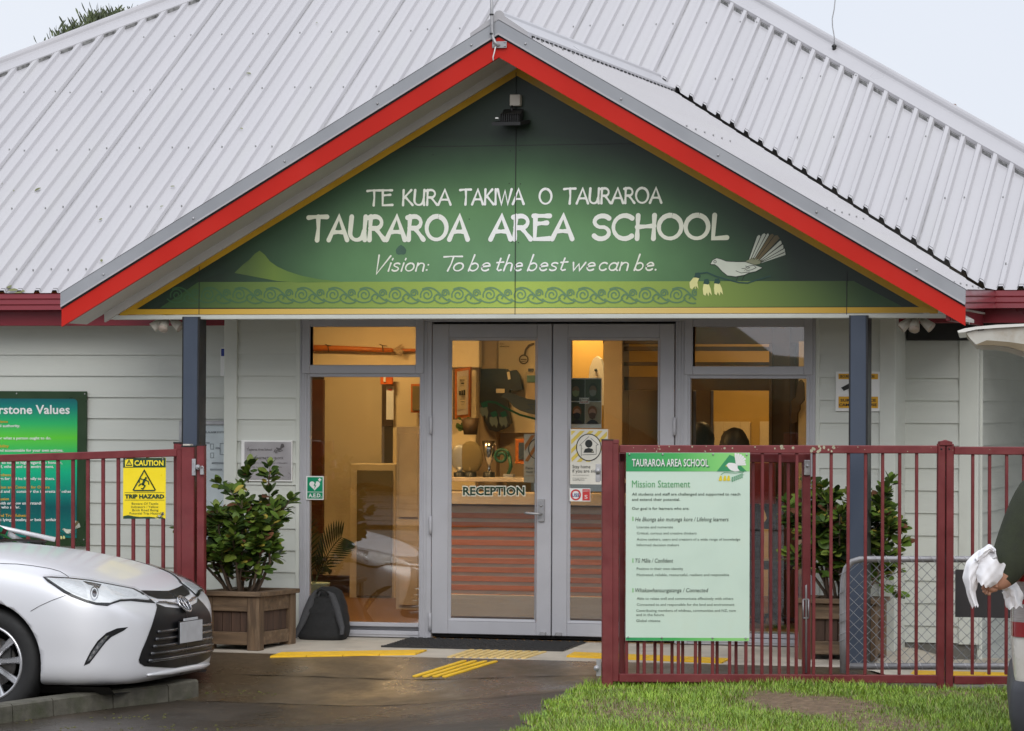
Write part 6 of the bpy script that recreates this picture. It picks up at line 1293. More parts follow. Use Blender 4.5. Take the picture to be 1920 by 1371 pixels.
# man at the open tailgate, only his arm in frame
def rag_man():
    D = 16.65; c_ = lambda x, y, d=0.: atD(x, y, D + d); gz = zg(2.6, -7.5) ; t = thing("person", "person in a dark green fleece reaching left with a white rag", "person", c_(1990, 1480))
    p = lambda x, y, d=0.: tuple(c_(x, y, d))
    J = {'pelvis': (p(1998, 1125, .2), (.165, .13)), 'belly': (p(1994, 1040, .2), (.165, .13)), 'chest': (p(1988, 955, .2), (.185, .13)), 'neck': (p(1982, 872, .18), .062), 'jaw': (p(1972, 838, .17), .065), 'skull': (p(1976, 800, .18), .088), 'crown': (p(1980, 772, .18), .08),
         'sh': (p(1945, 912, .02), (.095, .09)), 'ua': (p(1922, 965, -.02), (.098, .095)), 'el': (p(1903, 1030, -.03), (.106, .098)), 'fa': (p(1888, 1064, -.06), .09), 'cuff': (p(1876, 1088, -.08), .062), 'wr': (p(1869, 1098, -.085), .030), 'palm': (p(1860, 1102, -.09), (.031, .024)),
         'sh2': (p(1990, 905, .38), .085), 'el2': (p(1950, 1010, .46), .06), 'wr2': (p(1905, 1080, .36), .032), 'palm2': (p(1893, 1090, .33), .032)}
    E_ = [('pelvis', 'belly'), ('belly', 'chest'), ('chest', 'neck'), ('neck', 'jaw'), ('jaw', 'skull'), ('skull', 'crown'), ('chest', 'sh'), ('sh', 'ua'), ('ua', 'el'), ('el', 'fa'), ('fa', 'cuff'), ('cuff', 'wr'), ('wr', 'palm'), ('chest', 'sh2'), ('sh2', 'el2'), ('el2', 'wr2'), ('wr2', 'palm2')]
    for n, dd in (('a', .08), ('b', .32)):
        gzz = zg(c_(1990, 1480, dd).x, c_(1990, 1480, dd).y); ft = c_(1992, 1300, dd)
        J[n + 'hip'] = (p(1998, 1165, dd), .11); J[n + 'kn'] = (p(1992, 1310, dd), .075); a_ = c_(1998, 1460, dd); J[n + 'an'] = ((a_.x, a_.y, gzz + .09), .05); J[n + 'toe'] = ((a_.x - .17, a_.y - .02, gzz + .04), .038); E_ += [('pelvis', n + 'hip'), (n + 'hip', n + 'kn'), (n + 'kn', n + 'an'), (n + 'an', n + 'toe')]
    # hand: four fingers curling down round the rag, thumb on top
    for k, (x1, y1, x2, y2, dz) in enumerate(((1846, 1096, 1842, 1106, -.12), (1847, 1102, 1844, 1112, -.115), (1850, 1107, 1848, 1115, -.105), (1855, 1110, 1854, 1117, -.095))):
        J['f%da' % k] = (p(x1, y1, dz), .0095); J['f%db' % k] = (p(x2, y2, dz - .01), .008); E_ += [('palm', 'f%da' % k), ('f%da' % k, 'f%db' % k)]
    J['tha'] = (p(1862, 1092, -.135), .011); J['thb'] = (p(1850, 1091, -.15), .009); E_ += [('wr', 'tha'), ('tha', 'thb')]
    for k in range(5): J['g%d' % k] = (p(1886 - k, 1084 + 5 * k, .30), .009); E_.append(('palm2', 'g%d' % k))
    wr = Vector(J['wr'][0]); hip_z = Vector(J['pelvis'][0]).z - .05; nk = Vector(J['neck'][0]).z - .01; w2 = Vector(J['wr2'][0])
    def pick(c):
        if c.z < hip_z: return 0 if False else 2
        if c.z > nk: return 0
        if (c - wr).length < .035 or (c - Vector(J['palm'][0])).length < .09 or (c - w2).length < .05 or (c - Vector(J['palm2'][0])).length < .08: return 0
        return 1
    skinned("body", J, E_, ['skin', 'sweater', 'trousers'], t, 2, pick)
    b = MB(); b.ball(c_(1980, 785, .18), .105, 0, 16, 9, (1, 1, .95)); b.build("hair", 'hair', t)
    b = MB(); q = c_(1961, 812, .17); b.ball(q, .02, 0, 8, 6, (1, .8, 1.4)); b.ball(c_(1963, 800, .12), .012, 1, 8, 6); b.ball(c_(1963, 800, .22), .012, 1, 8, 6); b.ball(c_(1966, 826, .17), .022, 2, 8, 5, (.5, 1.3, .4)); b.ball(c_(1984, 808, .08), .03, 0, 8, 6, (.8, .4, 1.2)); b.build("face", ['skin', 'white', 'red'], t)
    # the rag
    def lobe(pts, D0, seed, am=1.):
        rr = random.Random(seed); rows = []; n = len(pts); M_ = 30; W_ = 18
        for i in range(M_ + 1):
            u = i / M_; x, y, w_ = [interp(u, [(k / (n - 1), q[j]) for k, q in enumerate(pts)]) for j in range(3)]
            x2, y2, _ = [interp(min(1, u + .03), [(k / (n - 1), q[j]) for k, q in enumerate(pts)]) for j in range(3)]; x1, y1, _ = [interp(max(0, u - .03), [(k / (n - 1), q[j]) for k, q in enumerate(pts)]) for j in range(3)]
            dx, dy = x2 - x1, y2 - y1; l_ = math.hypot(dx, dy) or 1; nx, ny = -dy / l_, dx / l_; r = []
            for j in range(W_ + 1):
                v = (j / W_ - .5) * 2; e = 1 + .05 * am * math.sin(u * 11 + seed + v * 2); fold = am * (.007 * math.sin(v * 6 + u * 4 + seed) + .0035 * math.sin(v * 11 - u * 7 + seed * 2) + .003 * math.sin(u * 15 + v * 5))
                bulge = -.055 * math.cos(v * 1.5); r.append(atD(x + nx * w_ * v * e + .8 * am * math.sin(u * 19 + v * 6), y + ny * w_ * v * e + (2.5 * math.sin(v * 8 + seed) if i in (0, M_) else 0), D0 + bulge + fold))
            rows.append(r)
        return rows
    b = MB(); b.grid(lobe([(1868, 1040, 12), (1845, 1048, 20), (1828, 1064, 19), (1820, 1085, 15), (1820, 1110, 9), (1829, 1138, 6)], D - .10, 1)); b.grid(lobe([(1868, 1050, 20), (1858, 1068, 25), (1850, 1085, 22), (1844, 1098, 12)], D - .15, 5, .45)); b.grid(lobe([(1880, 1098, 8), (1893, 1102, 17), (1900, 1118, 18), (1903, 1140, 15)], D + .12, 3))
    b.grid(lobe([(1866, 1034, 3), (1856, 1028, 8), (1842, 1040, 9), (1832, 1052, 6)], D - .13, 7))
    o = b.build("rag", 'cloth'); tag(o, "crumpled white rag held in the person's hand by the tail lamp", "rag")
rag_man()

# ================================================================== silver car
CA = Vector((.9997, -.027, 0)).normalized(); CN = Vector((.027, .9997, 0)).normalized()
wc = atD(-24, 1243, 21.6); CO = wc + CN * .87; CZ = wc.z - .334; CO.z = CZ
car = thing("parked_car", "silver sedan car with dark grille parked nose in at the left fence", "car", (CO.x, CO.y, CZ))
fa_ = lambda a: a if a < .35 else .35 + (a - .35) * .91
cw = lambda a, l, h: CO + CA * fa_(a) + CN * l + Vector((0, 0, h))
HC = [(-3.85, .98), (-3.5, 1.08), (-3.0, 1.11), (-.65, 1.03), (-.3, 1.015), (0, .985), (.3, .935), (.6, .85), (.78, .78), (.88, .725), (.94, .68), (.98, .62), (.993, .57)]
HS = [(-3.85, .88), (-3.5, .95), (-2.0, .93), (-.6, .93), (0, .885), (.3, .845), (.6, .775), (.78, .71), (.88, .655), (.94, .60), (.98, .55), (.993, .50)]
HB = [(-3.85, .34), (-3.4, .22), (-.5, .19), (.6, .19), (.85, .20), (.993, .25)]
def cwid(a):
    if a > .15: t = min(1, (a - .15) / .845); return .912 * max(.0, 1 - t ** 3.4) ** (1 / 3.0)
    if a < -2.6: t = (-2.6 - a) / 1.27; return .912 * max(.0, 1 - .9 * t ** 4) ** (1 / 4)
    return .912
def section(a):
    w_, hc, hs, hb = cwid(a), interp(a, HC), interp(a, HS), interp(a, HB); d = hs - hb; dh = hc - hs
    half = [(0, hb + .0), (.5, hb), (.84, hb + .005), (.955, hb + .035), (.982, hb + .12), (.985, hb + .30 * d), (.998, hb + .5 * d), (1.0, hb + .66 * d), (.99, hs - .10 * d), (.965, hs - .01), (.90, hs + .20 * dh), (.80, hs + .36 * dh), (.70, hs + .62 * dh), (.52, hs + .84 * dh), (.26, hc - .02 * dh), (0, hc)]
    half2 = half; pts = [(-l * w_, h) for l, h in half2] + [(l * w_, h) for l, h in half2[::-1][1:-1]]
    return pts
def car_body():
    st = [-3.85, -3.7, -3.4, -3.0, -2.5, -2.0, -1.4, -.9, -.6, -.3, 0, .2, .36, .5, .62, .72, .80, .86, .905, .94, .965, .982, .990]
    b = MB(); rows = [[cw(a, l, h) for l, h in section(a)] for a in st]; b.grid(rows, 0, True, True); n = len(rows[0])
    b.f.append(tuple(range(n))[::-1]); b.m.append(0); b.sm.append(True); b.f.append(tuple(range(len(b.v) - n, len(b.v)))); b.m.append(0); b.sm.append(True)
    o = b.build("body", 'paint', car)
    bm = bmesh.new(); bm.from_mesh(o.data); bmesh.ops.recalc_face_normals(bm, faces=bm.faces); bm.to_mesh(o.data); bm.free()
    sb_ = o.modifiers.new("u", 'SUBSURF'); sb_.levels = 2; sb_.render_levels = 2
    cut = MB()
    for a in (0, -2.775):
        for l in (-1, 1):
            rows = [[cw(a + r * math.cos(t_), l * q, .345 + r * math.sin(t_)) for t_ in [k * 2 * math.pi / 48 for k in range(48)]] for q, r in ((.58, .35), (1.1, .372))]
            o_ = len(cut.v); cut.grid(rows, 1, True, True); cut.f.append(tuple(o_ + k for k in range(48))[::-1 if l > 0 else 1]); cut.m.append(1); cut.sm.append(False); cut.f.append(tuple(o_ + 48 + k for k in range(48))[::1 if l > 0 else -1]); cut.m.append(1); cut.sm.append(False)
    co = cut.build("cut", ['paint', 'cblack']); bm = bmesh.new(); bm.from_mesh(co.data); bmesh.ops.recalc_face_normals(bm, faces=bm.faces); bm.to_mesh(co.data); bm.free()
    o.data.materials.append(M['cblack'])
    bo = o.modifiers.new("b", 'BOOLEAN'); bo.operation = 'DIFFERENCE'; bo.object = co; bo.solver = 'EXACT'
    dg = bpy.context.evaluated_depsgraph_get(); dg.update(); me = bpy.data.meshes.new_from_object(o.evaluated_get(dg)); o.modifiers.clear(); o.data = me; bpy.data.objects.remove(co)
    for p in me.polygons: p.use_smooth = True
    return o
cbody = car_body()
bvh = BVHTree.FromPolygons([v.co[:] for v in cbody.data.vertices], [p.vertices[:] for p in cbody.data.polygons])
def loc_(p): q = p - CO; return q.dot(CA), q.dot(CN), q.z   # metres, before the nose is shortened
MISS = [False]
def onbody(x, y):
    d = ray(x, y); h = bvh.ray_cast(CAM, d.normalized())
    MISS[0] = h[0] is None or h[3] > 40
    if MISS[0]: h = bvh.find_nearest(atD(x, y, 21.6))
    return Vector(h[0]), Vector(h[1])
def front(l, h):
    r = bvh.ray_cast(cw(2.5, l, h), -CA)
    if r[0] is None: r = bvh.find_nearest(cw(.97, l, h))
    return Vector(r[0]), Vector(r[1])
def mir(p):
    a, l, h = loc_(p); return CO + CA * a - CN * l + Vector((0, 0, h - CO.z)) if False else Vector((CO.x, CO.y, 0)) + CA * a - CN * l + Vector((0, 0, p.z))
SIDE = [1]
def patch(b, poly, off, mi=0, both=True, cuts=3, half=False):
    """photo outline laid on the bodywork and lifted off it, with its mirror image on the far side"""
    bm = bmesh.new(); bm.faces.new([bm.verts.new((x, y, 0)) for x, y in poly]); bmesh.ops.triangulate(bm, faces=bm.faces)
    for _ in range(8):
        if not [e for e in bm.edges if e.calc_length() > 6]: break
        bmesh.ops.subdivide_edges(bm, edges=[e for e in bm.edges if e.calc_length() > 6], cuts=1, use_grid_fill=False); bmesh.ops.triangulate(bm, faces=bm.faces)
    bm.verts.index_update(); vs = []
    for v in bm.verts:
        p, n = onbody(v.co.x, v.co.y)
        if half:
            a, l, h = loc_(p)
            if l > -.004 or MISS[0]: p, n = front(-.0005, h)
        if n.dot(CAM - p) < 0: n = -n
        vs.append(p + n * off)
    fs = [tuple(v.index for v in f.verts) for f in bm.faces]; bm.free()
    fs = [f if (vs[f[1]] - vs[f[0]]).cross(vs[f[2]] - vs[f[0]]).dot(CAM - vs[f[0]]) > 0 else f[::-1] for f in fs]
    if half or SIDE[0] > 0: b.add(vs, fs, mi, True)
    if half or SIDE[0] < 0: b.add([mir(p) for p in vs], [f[::-1] for f in fs], mi, True)
def seam(b, pts, w_=.004, off=.0015, mi=0):
    q = []
    for (x0, y0), (x1, y1) in zip(pts, pts[1:]):
        for k in range(8): q.append(onbody(x0 + (x1 - x0) * k / 8, y0 + (y1 - y0) * k / 8))
    ps = [p + n * off for p, n in q]; b.tube(ps, w_ / 2, 5, mi); b.tube([mir(p) for p in ps], w_ / 2, 5, mi)
c3 = lambda l: [(x / 3.1083, 930 + y / 3.1083) for x, y in l]
b = MB(); seam(b, c3([(0, 395), (100, 398), (190, 408), (290, 424), (350, 441), (385, 462), (402, 476)]), .004); seam(b, c3([(382, 580), (300, 610), (230, 642), (172, 676)]), .0035); b.build("panel_gap", 'cblack', car)
HL = c3([(248, 472), (300, 471), (400, 477), (520, 490), (640, 513), (780, 540), (830, 565), (870, 597), (906, 626), (850, 622), (760, 613), (700, 616), (655, 630), (625, 643), (560, 636), (500, 620), (420, 590), (370, 565), (320, 530), (275, 500)])
for side in (1, -1):
    SIDE[0] = side; b = MB(); patch(b, HL, .002, 0)
    def shrink(poly, k): cx = sum(x for x, y in poly) / len(poly); cy = sum(y for x, y in poly) / len(poly); return [(cx + (x - cx) * k, cy + (y - cy) * (k - .06)) for x, y in poly]
    patch(b, c3([(270, 480), (400, 485), (520, 498), (640, 520), (770, 545), (815, 568), (850, 595), (870, 610), (790, 602), (700, 606), (640, 625), (560, 622), (500, 606), (430, 578), (380, 552), (330, 520)]), .004, 1)
    patch(b, c3([(285, 486), (400, 491), (470, 500), (500, 540), (510, 598), (440, 572), (380, 545), (330, 515)]), .0055, 2)
    patch(b, c3([(620, 530), (760, 556), (800, 575), (790, 596), (720, 590), (670, 575)]), .0055, 2); patch(b, c3([(480, 500), (530, 508), (590, 520), (575, 545), (555, 530), (510, 520)]), .006, 3)
    patch(b, c3([(840, 580), (872, 606), (800, 600), (700, 604), (640, 622), (640, 614), (700, 596), (790, 592)]), .0062, 1)
    for r_, mi_, of in ((1.0, 4, .0070), (.80, 1, .0078), (.58, 3, .0086), (.40, 4, .0094)): patch(b, [((548 + 24 * r_ * math.cos(a)) / 3.1083, 930 + (572 - 40 * r_ * math.sin(a)) / 3.1083) for a in [k * .3927 for k in range(16)]], of, mi_, True, 1)
    hl = b.build("headlight", ['cblack', mat('lamp reflector', (.90, .91, .92), .4, metal=.1, var=.04, vs=20, rv=0), mat('ribbed reflector', (.78, .79, .80), .35, metal=.1, var=.12, vs=40, stretch=(1, 1, 8), rv=0), mat('lamp bowl', (.30, .31, .33), .15, metal=.8, var=.2), 'chrome'], car)
    b = MB(); patch(b, HL, .014, 0); b.build("lens", 'lens', hl)
# fog lamp blades
for side in (1, -1):
    SIDE[0] = side
    b = MB(); patch(b, c3([(488, 990), (500, 960), (528, 905), (568, 845), (620, 798), (680, 772), (746, 764), (720, 785), (690, 800), (648, 822), (618, 850), (590, 885), (560, 925), (522, 975)]), .003, 0)
    patch(b, c3([(508, 965), (535, 910), (572, 857), (612, 818), (634, 812), (600, 858), (560, 912), (525, 958)]), .006, 1)
    for (x, y) in ((612, 826), (590, 848), (565, 884), (545, 912), (525, 944)): patch(b, c3([(x - 8, y + 6), (x, y - 12), (x + 10, y - 8), (x + 3, y + 8)]), .010, 2, True, 1)
    b.build("fog_lamp", ['cblack', mat('fog lamp grey', (.10, .105, .11), .3), 'chrome'], car)
SIDE[0] = 1
# grille
GR = c3([(906, 628), (960, 648), (1040, 655), (1240, 660), (1240, 700), (1240, 1002), (1060, 1003), (960, 1000), (840, 992), (812, 975), (806, 955), (822, 905), (850, 840), (880, 760), (902, 690), (912, 650)])
b = MB(); patch(b, GR, .004, 0, True, 4, True); patch(b, c3([(818, 553), (950, 556), (1070, 553), (1240, 551), (1240, 600), (1060, 598), (980, 602), (915, 600), (865, 583)]), .004, 1, True, 4, True); gr_ = b.build("grille", ['cblack', 'cblack'], car)
def gl(x, y, off=.004):
    p, n = onbody(*c3([(x, y)])[0]); a, l, h = loc_(p)
    if l > -.004: p, n = front(0, h)
    if n.dot(CAM - p) < 0: n = -n
    return p + n * off
def hbar(b, hh, l0, r, off, mi):
    q = [front(l, hh(l)) for l in lin(-l0, l0, 31)]; b.tube([p + n * off if n.dot(CA) > 0 else p - n * off for p, n in q], r, 6, mi)
b = MB()
hx0 = [(loc_(gl(x, y))[1], loc_(gl(x, y))[2]) for x, y in ((893, 795), (880, 838), (865, 880), (850, 922), (836, 962))]
for l, h in hx0: hbar(b, lambda q: h, abs(l) - .035, .011, .010, 0)
b.build("grille_slat", mat('slat gloss', (.030, .030, .033), .18, coat=.8), gr_)
b = MB(); l, h = loc_(gl(985, 616))[1:]; l2 = loc_(gl(900, 612))[1]
q = [front(u, h - .02 * math.cos(u * 6) * (1 if abs(u) < .2 else .4)) for u in lin(l2, -l2, 31)]; b.tube([p + CA * .008 for p, n in q], [.006 + .005 * (1 - abs(k - 15) / 15) for k in range(31)], 8); b.build("chrome_bar", 'chrome', gr_)
b = MB(); p0, n0 = front(0, loc_(gl(1090, 626))[2]); n0 = n0 if n0.dot(CA) > 0 else -n0; e1 = CN; e2 = n0.cross(CN).normalized(); e2 = e2 if e2.z > 0 else -e2; ec = p0 + CA * .022
def ell(cx, cy, rx, ry, r): b.tube([ec + e1 * (cx + rx * math.cos(a)) + e2 * (cy + ry * math.sin(a)) for a in [k * 2 * math.pi / 28 for k in range(29)]], r, 6, 0, False)
ell(0, 0, .078, .056, .006); ell(0, 0, .024, .050, .0042); ell(0, .024, .050, .022, .0042); b.add([ec - CA * .006 + e1 * (.075 * math.cos(a)) + e2 * (.052 * math.sin(a)) for a in [k * 2 * math.pi / 24 for k in range(24)]], [tuple(range(24))], 1)
b.build("emblem", ['chrome', mat('emblem back', (.06, .065, .08), .25)], gr_)
b = MB(); ph = loc_(gl(1110, 785))[2]; pp, pn = front(0, ph); pc = pp + CA * .03; b.obox(pc, CN * .18, CA * .005, Vector((0, 0, .064)), 0); b.obox(pc + Vector((0, 0, .076)) - CA * .002, CN * .11, CA * .004, Vector((0, 0, .008)), 0); b.obox(pc - CA * .004, CN * .187, CA * .006, Vector((0, 0, .07)), 1); pl = b.build("number_plate", [mat('pale plate', (.50, .51, .53), .4, var=.1, vs=14), 'cblack'], car)
# lower lip
b = MB(); q = [front(l, .258 + .004 * math.cos(l * 3)) for l in lin(-.5, .5, 25)]; b.tube([p + (n if n.dot(CA) > 0 else -n) * .004 for p, n in q], [.006 + .013 * min(1, 4 * min(k, 24 - k) / 24) for k in range(25)], 8); b.build("bumper_lip", 'paint', car)
b = MB(); b.box(-1, -1, 0, 0, 0, 0) if False else None
rows = [[cw(a, l, h) for l, h in ((-.78, .20), (-.7, .15), (.7, .15), (.78, .20))] for a in (.80, .5, .1, -.5, -3.2)]; b.grid(rows, 0, False); b.build("undertray", 'black', car)
# wheels
def wheel(a, l, sgn):
    c = cw(a, l, .334); ax = CN * sgn; b = MB(); R = .334
    def ring(r, o): return [c + ax * o + (CA * math.cos(t_) + Vector((0, 0, 1)) * math.sin(t_)) * r for t_ in [k * 2 * math.pi / 48 for k in range(48)]]
    b.grid([ring(r, o) for r, o in ((.228, -.10), (.30, -.105), (.322, -.09), (.334, -.06), (.334, .06), (.324, .088), (.305, .104), (.27, .108), (.238, .100), (.228, .090))], 0, True, True)
    for k in range(0): pass
    w_ = b.build("wheel", 'tyre', car)
    b = MB(); b.grid([ring(r, o) for r, o in ((.231, .092), (.226, .102), (.216, .100), (.205, .06), (.20, -.06))], 0, True, True)
    for k in range(10):
        t_ = k * 2 * math.pi / 10 + .1; d = CA * math.cos(t_) + Vector((0, 0, 1)) * math.sin(t_); s_ = ax.cross(d); pts = []
        for r, hw, o in ((.03, .020, .075), (.12, .016, .088), (.215, .022, .096)): pts.append([c + d * r + s_ * hw + ax * (o - .012), c + d * r + s_ * hw * .55 + ax * o, c + d * r - s_ * hw * .55 + ax * o, c + d * r - s_ * hw + ax * (o - .012), c + d * r - s_ * hw + ax * (o - .03), c + d * r + s_ * hw + ax * (o - .03)])
        b.grid(pts, 0, False, True)
    b.grid([ring(r, o) for r, o in ((.045, .06), (.042, .09), (.03, .094), (.001, .094))], 0, True, True); b.build("rim", 'alloy', w_)
    b = MB(); b.grid([ring(r, o) for r, o in ((.15, .0), (.15, .02), (.06, .02), (.05, .04), (.001, .04))], 0, True, True); b.build("brake_disc", mat('brake disc', (.16, .15, .14), .4, metal=.6), w_)
    b = MB(); b.obox(c + CA * .10 + Vector((0, 0, .06)) + ax * .02, CA * .03, ax * .03, Vector((0, 0, .07))); b.build("caliper", mat('dark caliper', (.05, .05, .05), .5), w_)
for a in (0, -2.775):
    wheel(a, -.775, -1); wheel(a, .775, 1)
# cabin
def cabin():
    CS = .24
    st = [(-.62, .62, 1.005, 1.01), (-.95, .66, 1.0, 1.16), (-1.35, .63, 1.03, 1.36), (-1.7, .62, 1.04, 1.445), (-2.3, .62, 1.05, 1.465), (-2.9, .60, 1.06, 1.40), (-3.3, .58, 1.06, 1.27), (-3.62, .60, 1.08, 1.09)]
    b = MB(); rows = []
    for a, wt, zb, zt in [(q[0] + CS, *q[1:]) for q in st]: rows.append([cw(a, -.80, zb - .06), cw(a, -.80 + (.80 - wt) * .0, zb), cw(a, -wt - .04, zt - .07), cw(a, -wt + .04, zt - .015), cw(a, -wt * .5, zt), cw(a, 0, zt + .008), cw(a, wt * .5, zt), cw(a, wt - .04, zt - .015), cw(a, wt + .04, zt - .07), cw(a, .80, zb), cw(a, .80, zb - .06)])
    b.grid(rows, 0, True); 
    g = MB(); rf = MB(); 
    g.grid(rows[:4], 0, True); g.grid([r[:4] for r in rows[3:]], 0, True); g.grid([r[7:] for r in rows[3:]], 0, True); g.grid(rows[5:], 0, True); g.build("windows", 'carglass', car)
    up_ = Vector((0, 0, .006)); rf.grid([[p + up_ for p in r[3:8]] for r in rows[3:6]], 0, True)
    for k0, k1 in ((2, 8),):
        for k in (k0, k1):
            rf.tube([rows[0][1 if k == 2 else 9] + up_ + CA * .07] + [r[k] + up_ for r in rows[1:]], .016, 8)
    rf.tube([rows[4][1], rows[4][2]], .035, 6); rf.tube([rows[4][9], rows[4][8]], .035, 6); rf.build("roof", 'paint', car)
    f_ = MB(); f_.obox(cw(-2.1, 0, 1.0), CA * 1.2, CN * .7, Vector((0, 0, .05))); f_.obox(cw(-1.7, -.35, 1.08), CA * .08, CN * .22, Vector((0, 0, .22))); f_.obox(cw(-1.7, .35, 1.08), CA * .08, CN * .22, Vector((0, 0, .22))); f_.build("cabin_trim", 'black', car)
    wv = MB(); wv.tube([cw(-.34, -.72, 1.0), cw(-.36, -.3, 1.025), cw(-.36, .3, 1.025), cw(-.34, .72, 1.0)], .009, 6); wv.tube([cw(-.32, -.70, 1.01), cw(-.36, -.5, 1.03), cw(-.46, -.1, 1.075)], .006, 6); wv.build("wiper", 'cblack', car)
cabin()

# ================================================================== white wagon with its tailgate up
WD = 17.0; wo = atD(1899, 1400, WD); WA = (RIGHT * 1 - FWD * .13); WA = Vector((WA.x, WA.y, 0)).normalized(); WN = Vector((-WA.y, WA.x, 0)); wz = zg(wo.x + .3, wo.y)
wg = thing("white_wagon", "white wagon with tail lamp and raised tailgate at the right edge", "car", (wo.x, wo.y, wz), )
ww = lambda u, n, z: Vector((wo.x, wo.y, 0)) + WA * u + WN * n + Vector((0, 0, z))
zy = lambda y: atD(1899, y, WD).z
def shell(b, prof_, n1, r, mi=0, u1=4.3):
    rows = []
    for z, ins in prof_:
        q = []
        for (cu, cn, a0) in ((r + ins, r + ins * .6, 180), (u1 - r - ins, r + ins * .6, 270), (u1 - r - ins, n1 - r - ins * .6, 0), (r + ins, n1 - r - ins * .6, 90)):
            for k in range(6): a = math.radians(a0 + 90 * k / 5); q.append(ww(cu + r * math.cos(a), cn + r * math.sin(a), z))
        rows.append(q)
    b.grid(rows, mi, True, True); b.flat(rows[-1], mi); b.flat(rows[0][::-1], mi)
b = MB(); shell(b, [(zy(1279), .012), (zy(1270), .006), (zy(1210), -.002), (zy(1100), .004), (zy(1050), .02), (zy(1000), .05)], 1.66, .09); wbody = b.build("body", 'carwhite', wg)
b = MB(); shell(b, [(zy(1000) + .001, .08), (zy(860), .16), (zy(700), .30), (zy(670), .40)], 1.66, .12, 0); b.build("cabin", 'carglass', wg)
b = MB(); shell(b, [(zy(672), .38), (zy(655), .39), (zy(645), .46)], 1.66, .12, 0); b.build("roof", 'carwhite', wg)
b = MB(); shell(b, [(zy(1400), .02), (zy(1378), -.004), (zy(1340), -.018), (zy(1300), -.012), (zy(1281), -.002), (zy(1276), .02)], 1.68, .10); b.build("bumper", 'cplastic', wg)
b = MB()
def band(y0, y1, off, mi):
    rows = []
    for y in (y0, y1): rows.append([ww(.095 + off * -1 + .0 + .09 * math.cos(math.radians(a)) + (0), .09 + (.09 + off) * math.sin(math.radians(a)), zy(y)) if a > 180 else ww(-off + .003, .09 + (180 - a) / 90 * .2, zy(y)) for a in (120, 150, 181, 200, 220, 240, 255, 270)] + [ww(.22, -off, zy(y))])
    b.grid(rows, mi, True); return rows
for (y0, y1, off, mi) in ((1076, 1091, .010, 0), (1091, 1124, .010, 1), (1124, 1133, .011, 0), (1133, 1167, .010, 1), (1167, 1195, .012, 0)): band(y0, y1, off, mi)
b.build("tail_lamp", ['lamp red', 'lamp clear'], wg)
tg = lambda x, y, d=0.: atD(x, y, WD - .1 + d)
b = MB(); e = WN * 1.35
b.prism([tg(*q) for q in [(1795, 620.5), (1808, 616), (1830, 612.5), (1870, 609), (1920, 607), (2010, 606), (2010, 613), (1920, 612), (1870, 615), (1830, 618), (1808, 623), (1797, 624)]], e, 0); tgate = b.build("tailgate", 'carwhite', wg)
b = MB(); pr_ = [(1811, 624), (1830, 618.5), (1870, 615.5), (1920, 612.5), (2005, 613), (2005, 690), (1960, 676), (1925, 663), (1890, 652), (1870, 649), (1845, 648.5), (1830, 646), (1820, 636)]
b.prism([tg(*q, .02) for q in pr_], e * .97, 0); b.build("inner_panel", mat('dull white panel', (.52, .51, .46), .35, dirt=(.30, .22, .13), da=.5, ds=9), tgate)
b = MB(); b.prism([tg(*q, .005) for q in [(1828, 647), (1850, 638), (1890, 641), (1925, 646), (1965, 652), (1965, 672), (1925, 661), (1890, 650), (1870, 648)]], e * .02, 0); b.prism([tg(*q, .012) for q in [(1833, 616), (1846, 615), (1845, 619), (1834, 620)]], e * .02, 1); b.build("seal", [mat('brownish seal', (.20, .16, .10), .3), 'cblack'], tgate)
for a in (.75, 3.3):
    for n_ in (.12, 1.54):
        b = MB(); c = ww(a, n_, wz + .33); b.grid([[c + WN * o + (WA * math.cos(t_) + Vector((0, 0, 1)) * math.sin(t_)) * r for t_ in [k * 2 * math.pi / 28 for k in range(28)]] for r, o in ((.001, -.1), (.2, -.1), (.31, -.1), (.33, -.07), (.33, .07), (.31, .1), (.001, .1))], 0, True, True); b.build("wheel", 'tyre', wg)

# ================================================================== beyond the roof, and across the road behind the camera
t = thing("conifer", "dark green conifer top showing above the left roof slope", "tree", (P(195, 60, 16).x, 16, 0)); b = MB(); top = P(215, 32, 16); bx = P(190, 60, 16); b.tube([(bx.x, 16, -.4), (bx.x + .1, 16, top.z * .6), (bx.x + .25, 16, top.z - .5)], [.25, .17, .04], 8); b.build("trunk", 'bark', t); b = MB()
for k in range(5200):
    sel = random.random()
    if sel < .75: cx, cz, r = (222, 60, .42)
    elif sel < .93: cx, cz, r = (162, 80, .26)
    else: cx, cz, r = (138, 92, .16)
    if sel > .985: cx, cz, r = (252, 40, .12)
    c = P(cx + 26 * random.gauss(0, .42) * (r / .42), cz + 16 * random.gauss(0, .55), 16); c.y += random.gauss(0, .3); a = random.random() * 6.28
    leafmesh(b, c, Vector((math.cos(a) * .6, math.sin(a) * .6, .9)), Vector((math.sin(a), -1, .2)), .10 + .07 * random.random(), .022, random.choice([0, 0, 1]))
for k in range(2500):
    z = top.z * (.25 + .6 * random.random()); r = 2.4 * (1 - z / (top.z + 1.2)); a = random.random() * 6.28; b_ = Vector((bx.x + .15 + r * math.cos(a) * random.random() ** .5, 16 + r * math.sin(a) * random.random() ** .5, z - .55)); leafmesh(b, b_, Vector((math.cos(a), math.sin(a), .5)), Vector((0, 0, 1)), .3, .08, random.choice([0, 1]))
b.build("crown", [mat('conifer needles', (.055, .075, .018), .6, var=.3), mat('dark conifer needles', (.03, .042, .014), .6, var=.3)], t)
HX = lambda x, y: P(x, y, 3.3)
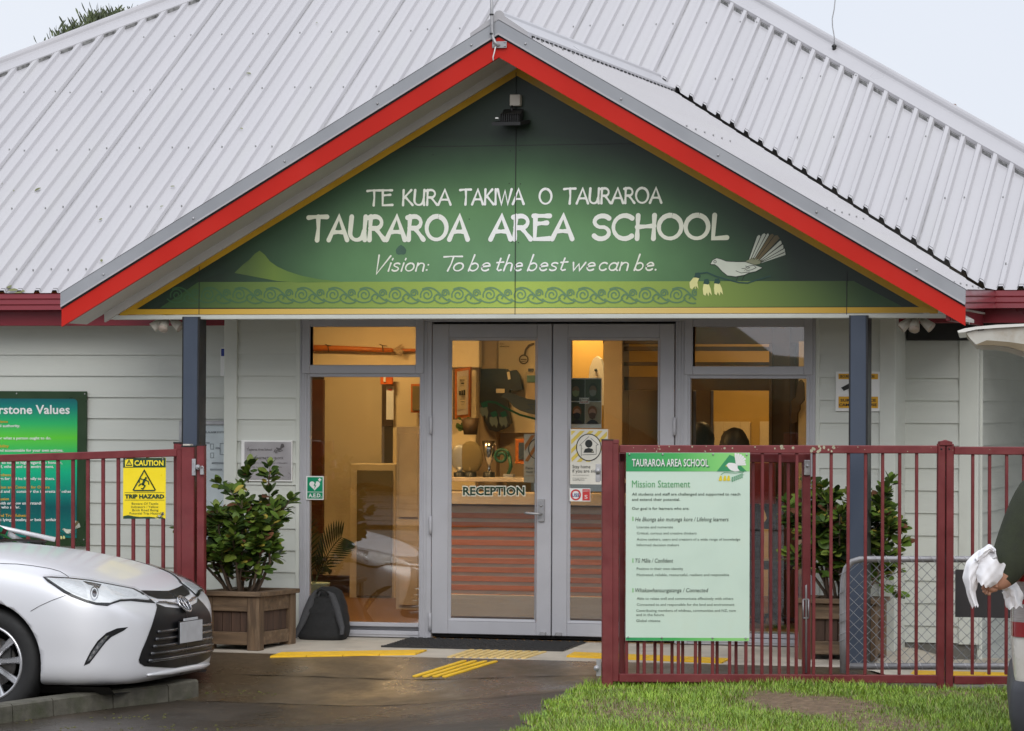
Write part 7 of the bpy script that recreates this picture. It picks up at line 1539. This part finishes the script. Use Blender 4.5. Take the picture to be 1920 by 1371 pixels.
t = thing("aerial_wire", "thin bent wire aerial standing on the right hip ridge", "aerial", HX(1564, 88)); b = MB(); b.tube([HX(*q) for q in [(1564, 90), (1564.5, 70), (1561, 50), (1560.5, 35), (1564, 18), (1567, -10), (1568, -40)]], .0045, 6); b.build("wire", 'galv', t); b = MB(); b.ball(HX(1564, 87), .02, 0, 8, 5, (1, 1, .8)); b.tube([HX(1564, 95), HX(1564, 86)], .014, 8); b.build("base", 'black', t)
HX2 = lambda x, y: P(x, y, 2.35); t = thing("ridge_stub", "small rusty stub standing on the lower right hip ridge", "vent stub", HX2(1790, 208)); b = MB(); b.tube([HX2(1790, 214), HX2(1790, 206), HX2(1789.5, 200), HX2(1790, 195)], [.014, .012, .018, .010], 8); b.build("stub", mat('rusty stub', (.18, .10, .07), .7), t)
# fallen leaves on the roof
b = MB(); 
for x, y, r in ((77, 352, .028), (5, 342, .026), (20, 355, .020), (461, 137, .022), (464, 123, .014), (319, 350, .018), (300, 388, .016), (190, 412, .018), (186, 413, .015), (190, 486, .018), (450, 240, .014), (612, 127, .012), (595, 43, .013), (95, 65, .012), (42, 590 - 40, .04), (17, 541, .035), (14, 545, .04), (47, 547, .03)):
    d = ray(x, y); n_ = Vector((0, -TAN, 1)); p0 = Vector((0, EAVE_Y, EAVE_Z + .045)); p = CAM + d * ((p0 - CAM).dot(n_) / d.dot(n_)); a = random.random() * 6.28; leafmesh(b, p, Vector((math.cos(a), math.sin(a), TAN * math.sin(a))), n_.normalized(), r * 2, r * 1.1, 0)
o = b.build("fallen_leaves", mat('fallen leaf', (.16, .17, .06), .7, var=.4)); o['kind'] = 'stuff'; o['label'] = "small fallen leaves scattered on the white roof"; o['category'] = "leaves"
b = MB(); rows = []
for i in range(60):
    x = -75 + i * 2.5; hh = 4.2 + 1.6 * math.sin(i * .9) + 1.1 * math.sin(i * 2.3) ; rows.append([Vector((x, -52 - 1.5 * math.sin(j * 1.3 + i), -.4 + hh * j / 8 + .3 * math.sin(i * 3.1 + j * 2))) for j in range(8)] + [Vector((x, -58, hh + .2)), Vector((x, -62, -.4))])
b.grid(rows, 0, True); o = b.build("treeline", mat('treeline', (.04, .055, .022), .9, var=.5, vs=1.2, bump=.8, bs=3)); o['kind'] = 'stuff'; o['label'] = "dark hedge line across the road mirrored in the door glass"; o['category'] = "trees"
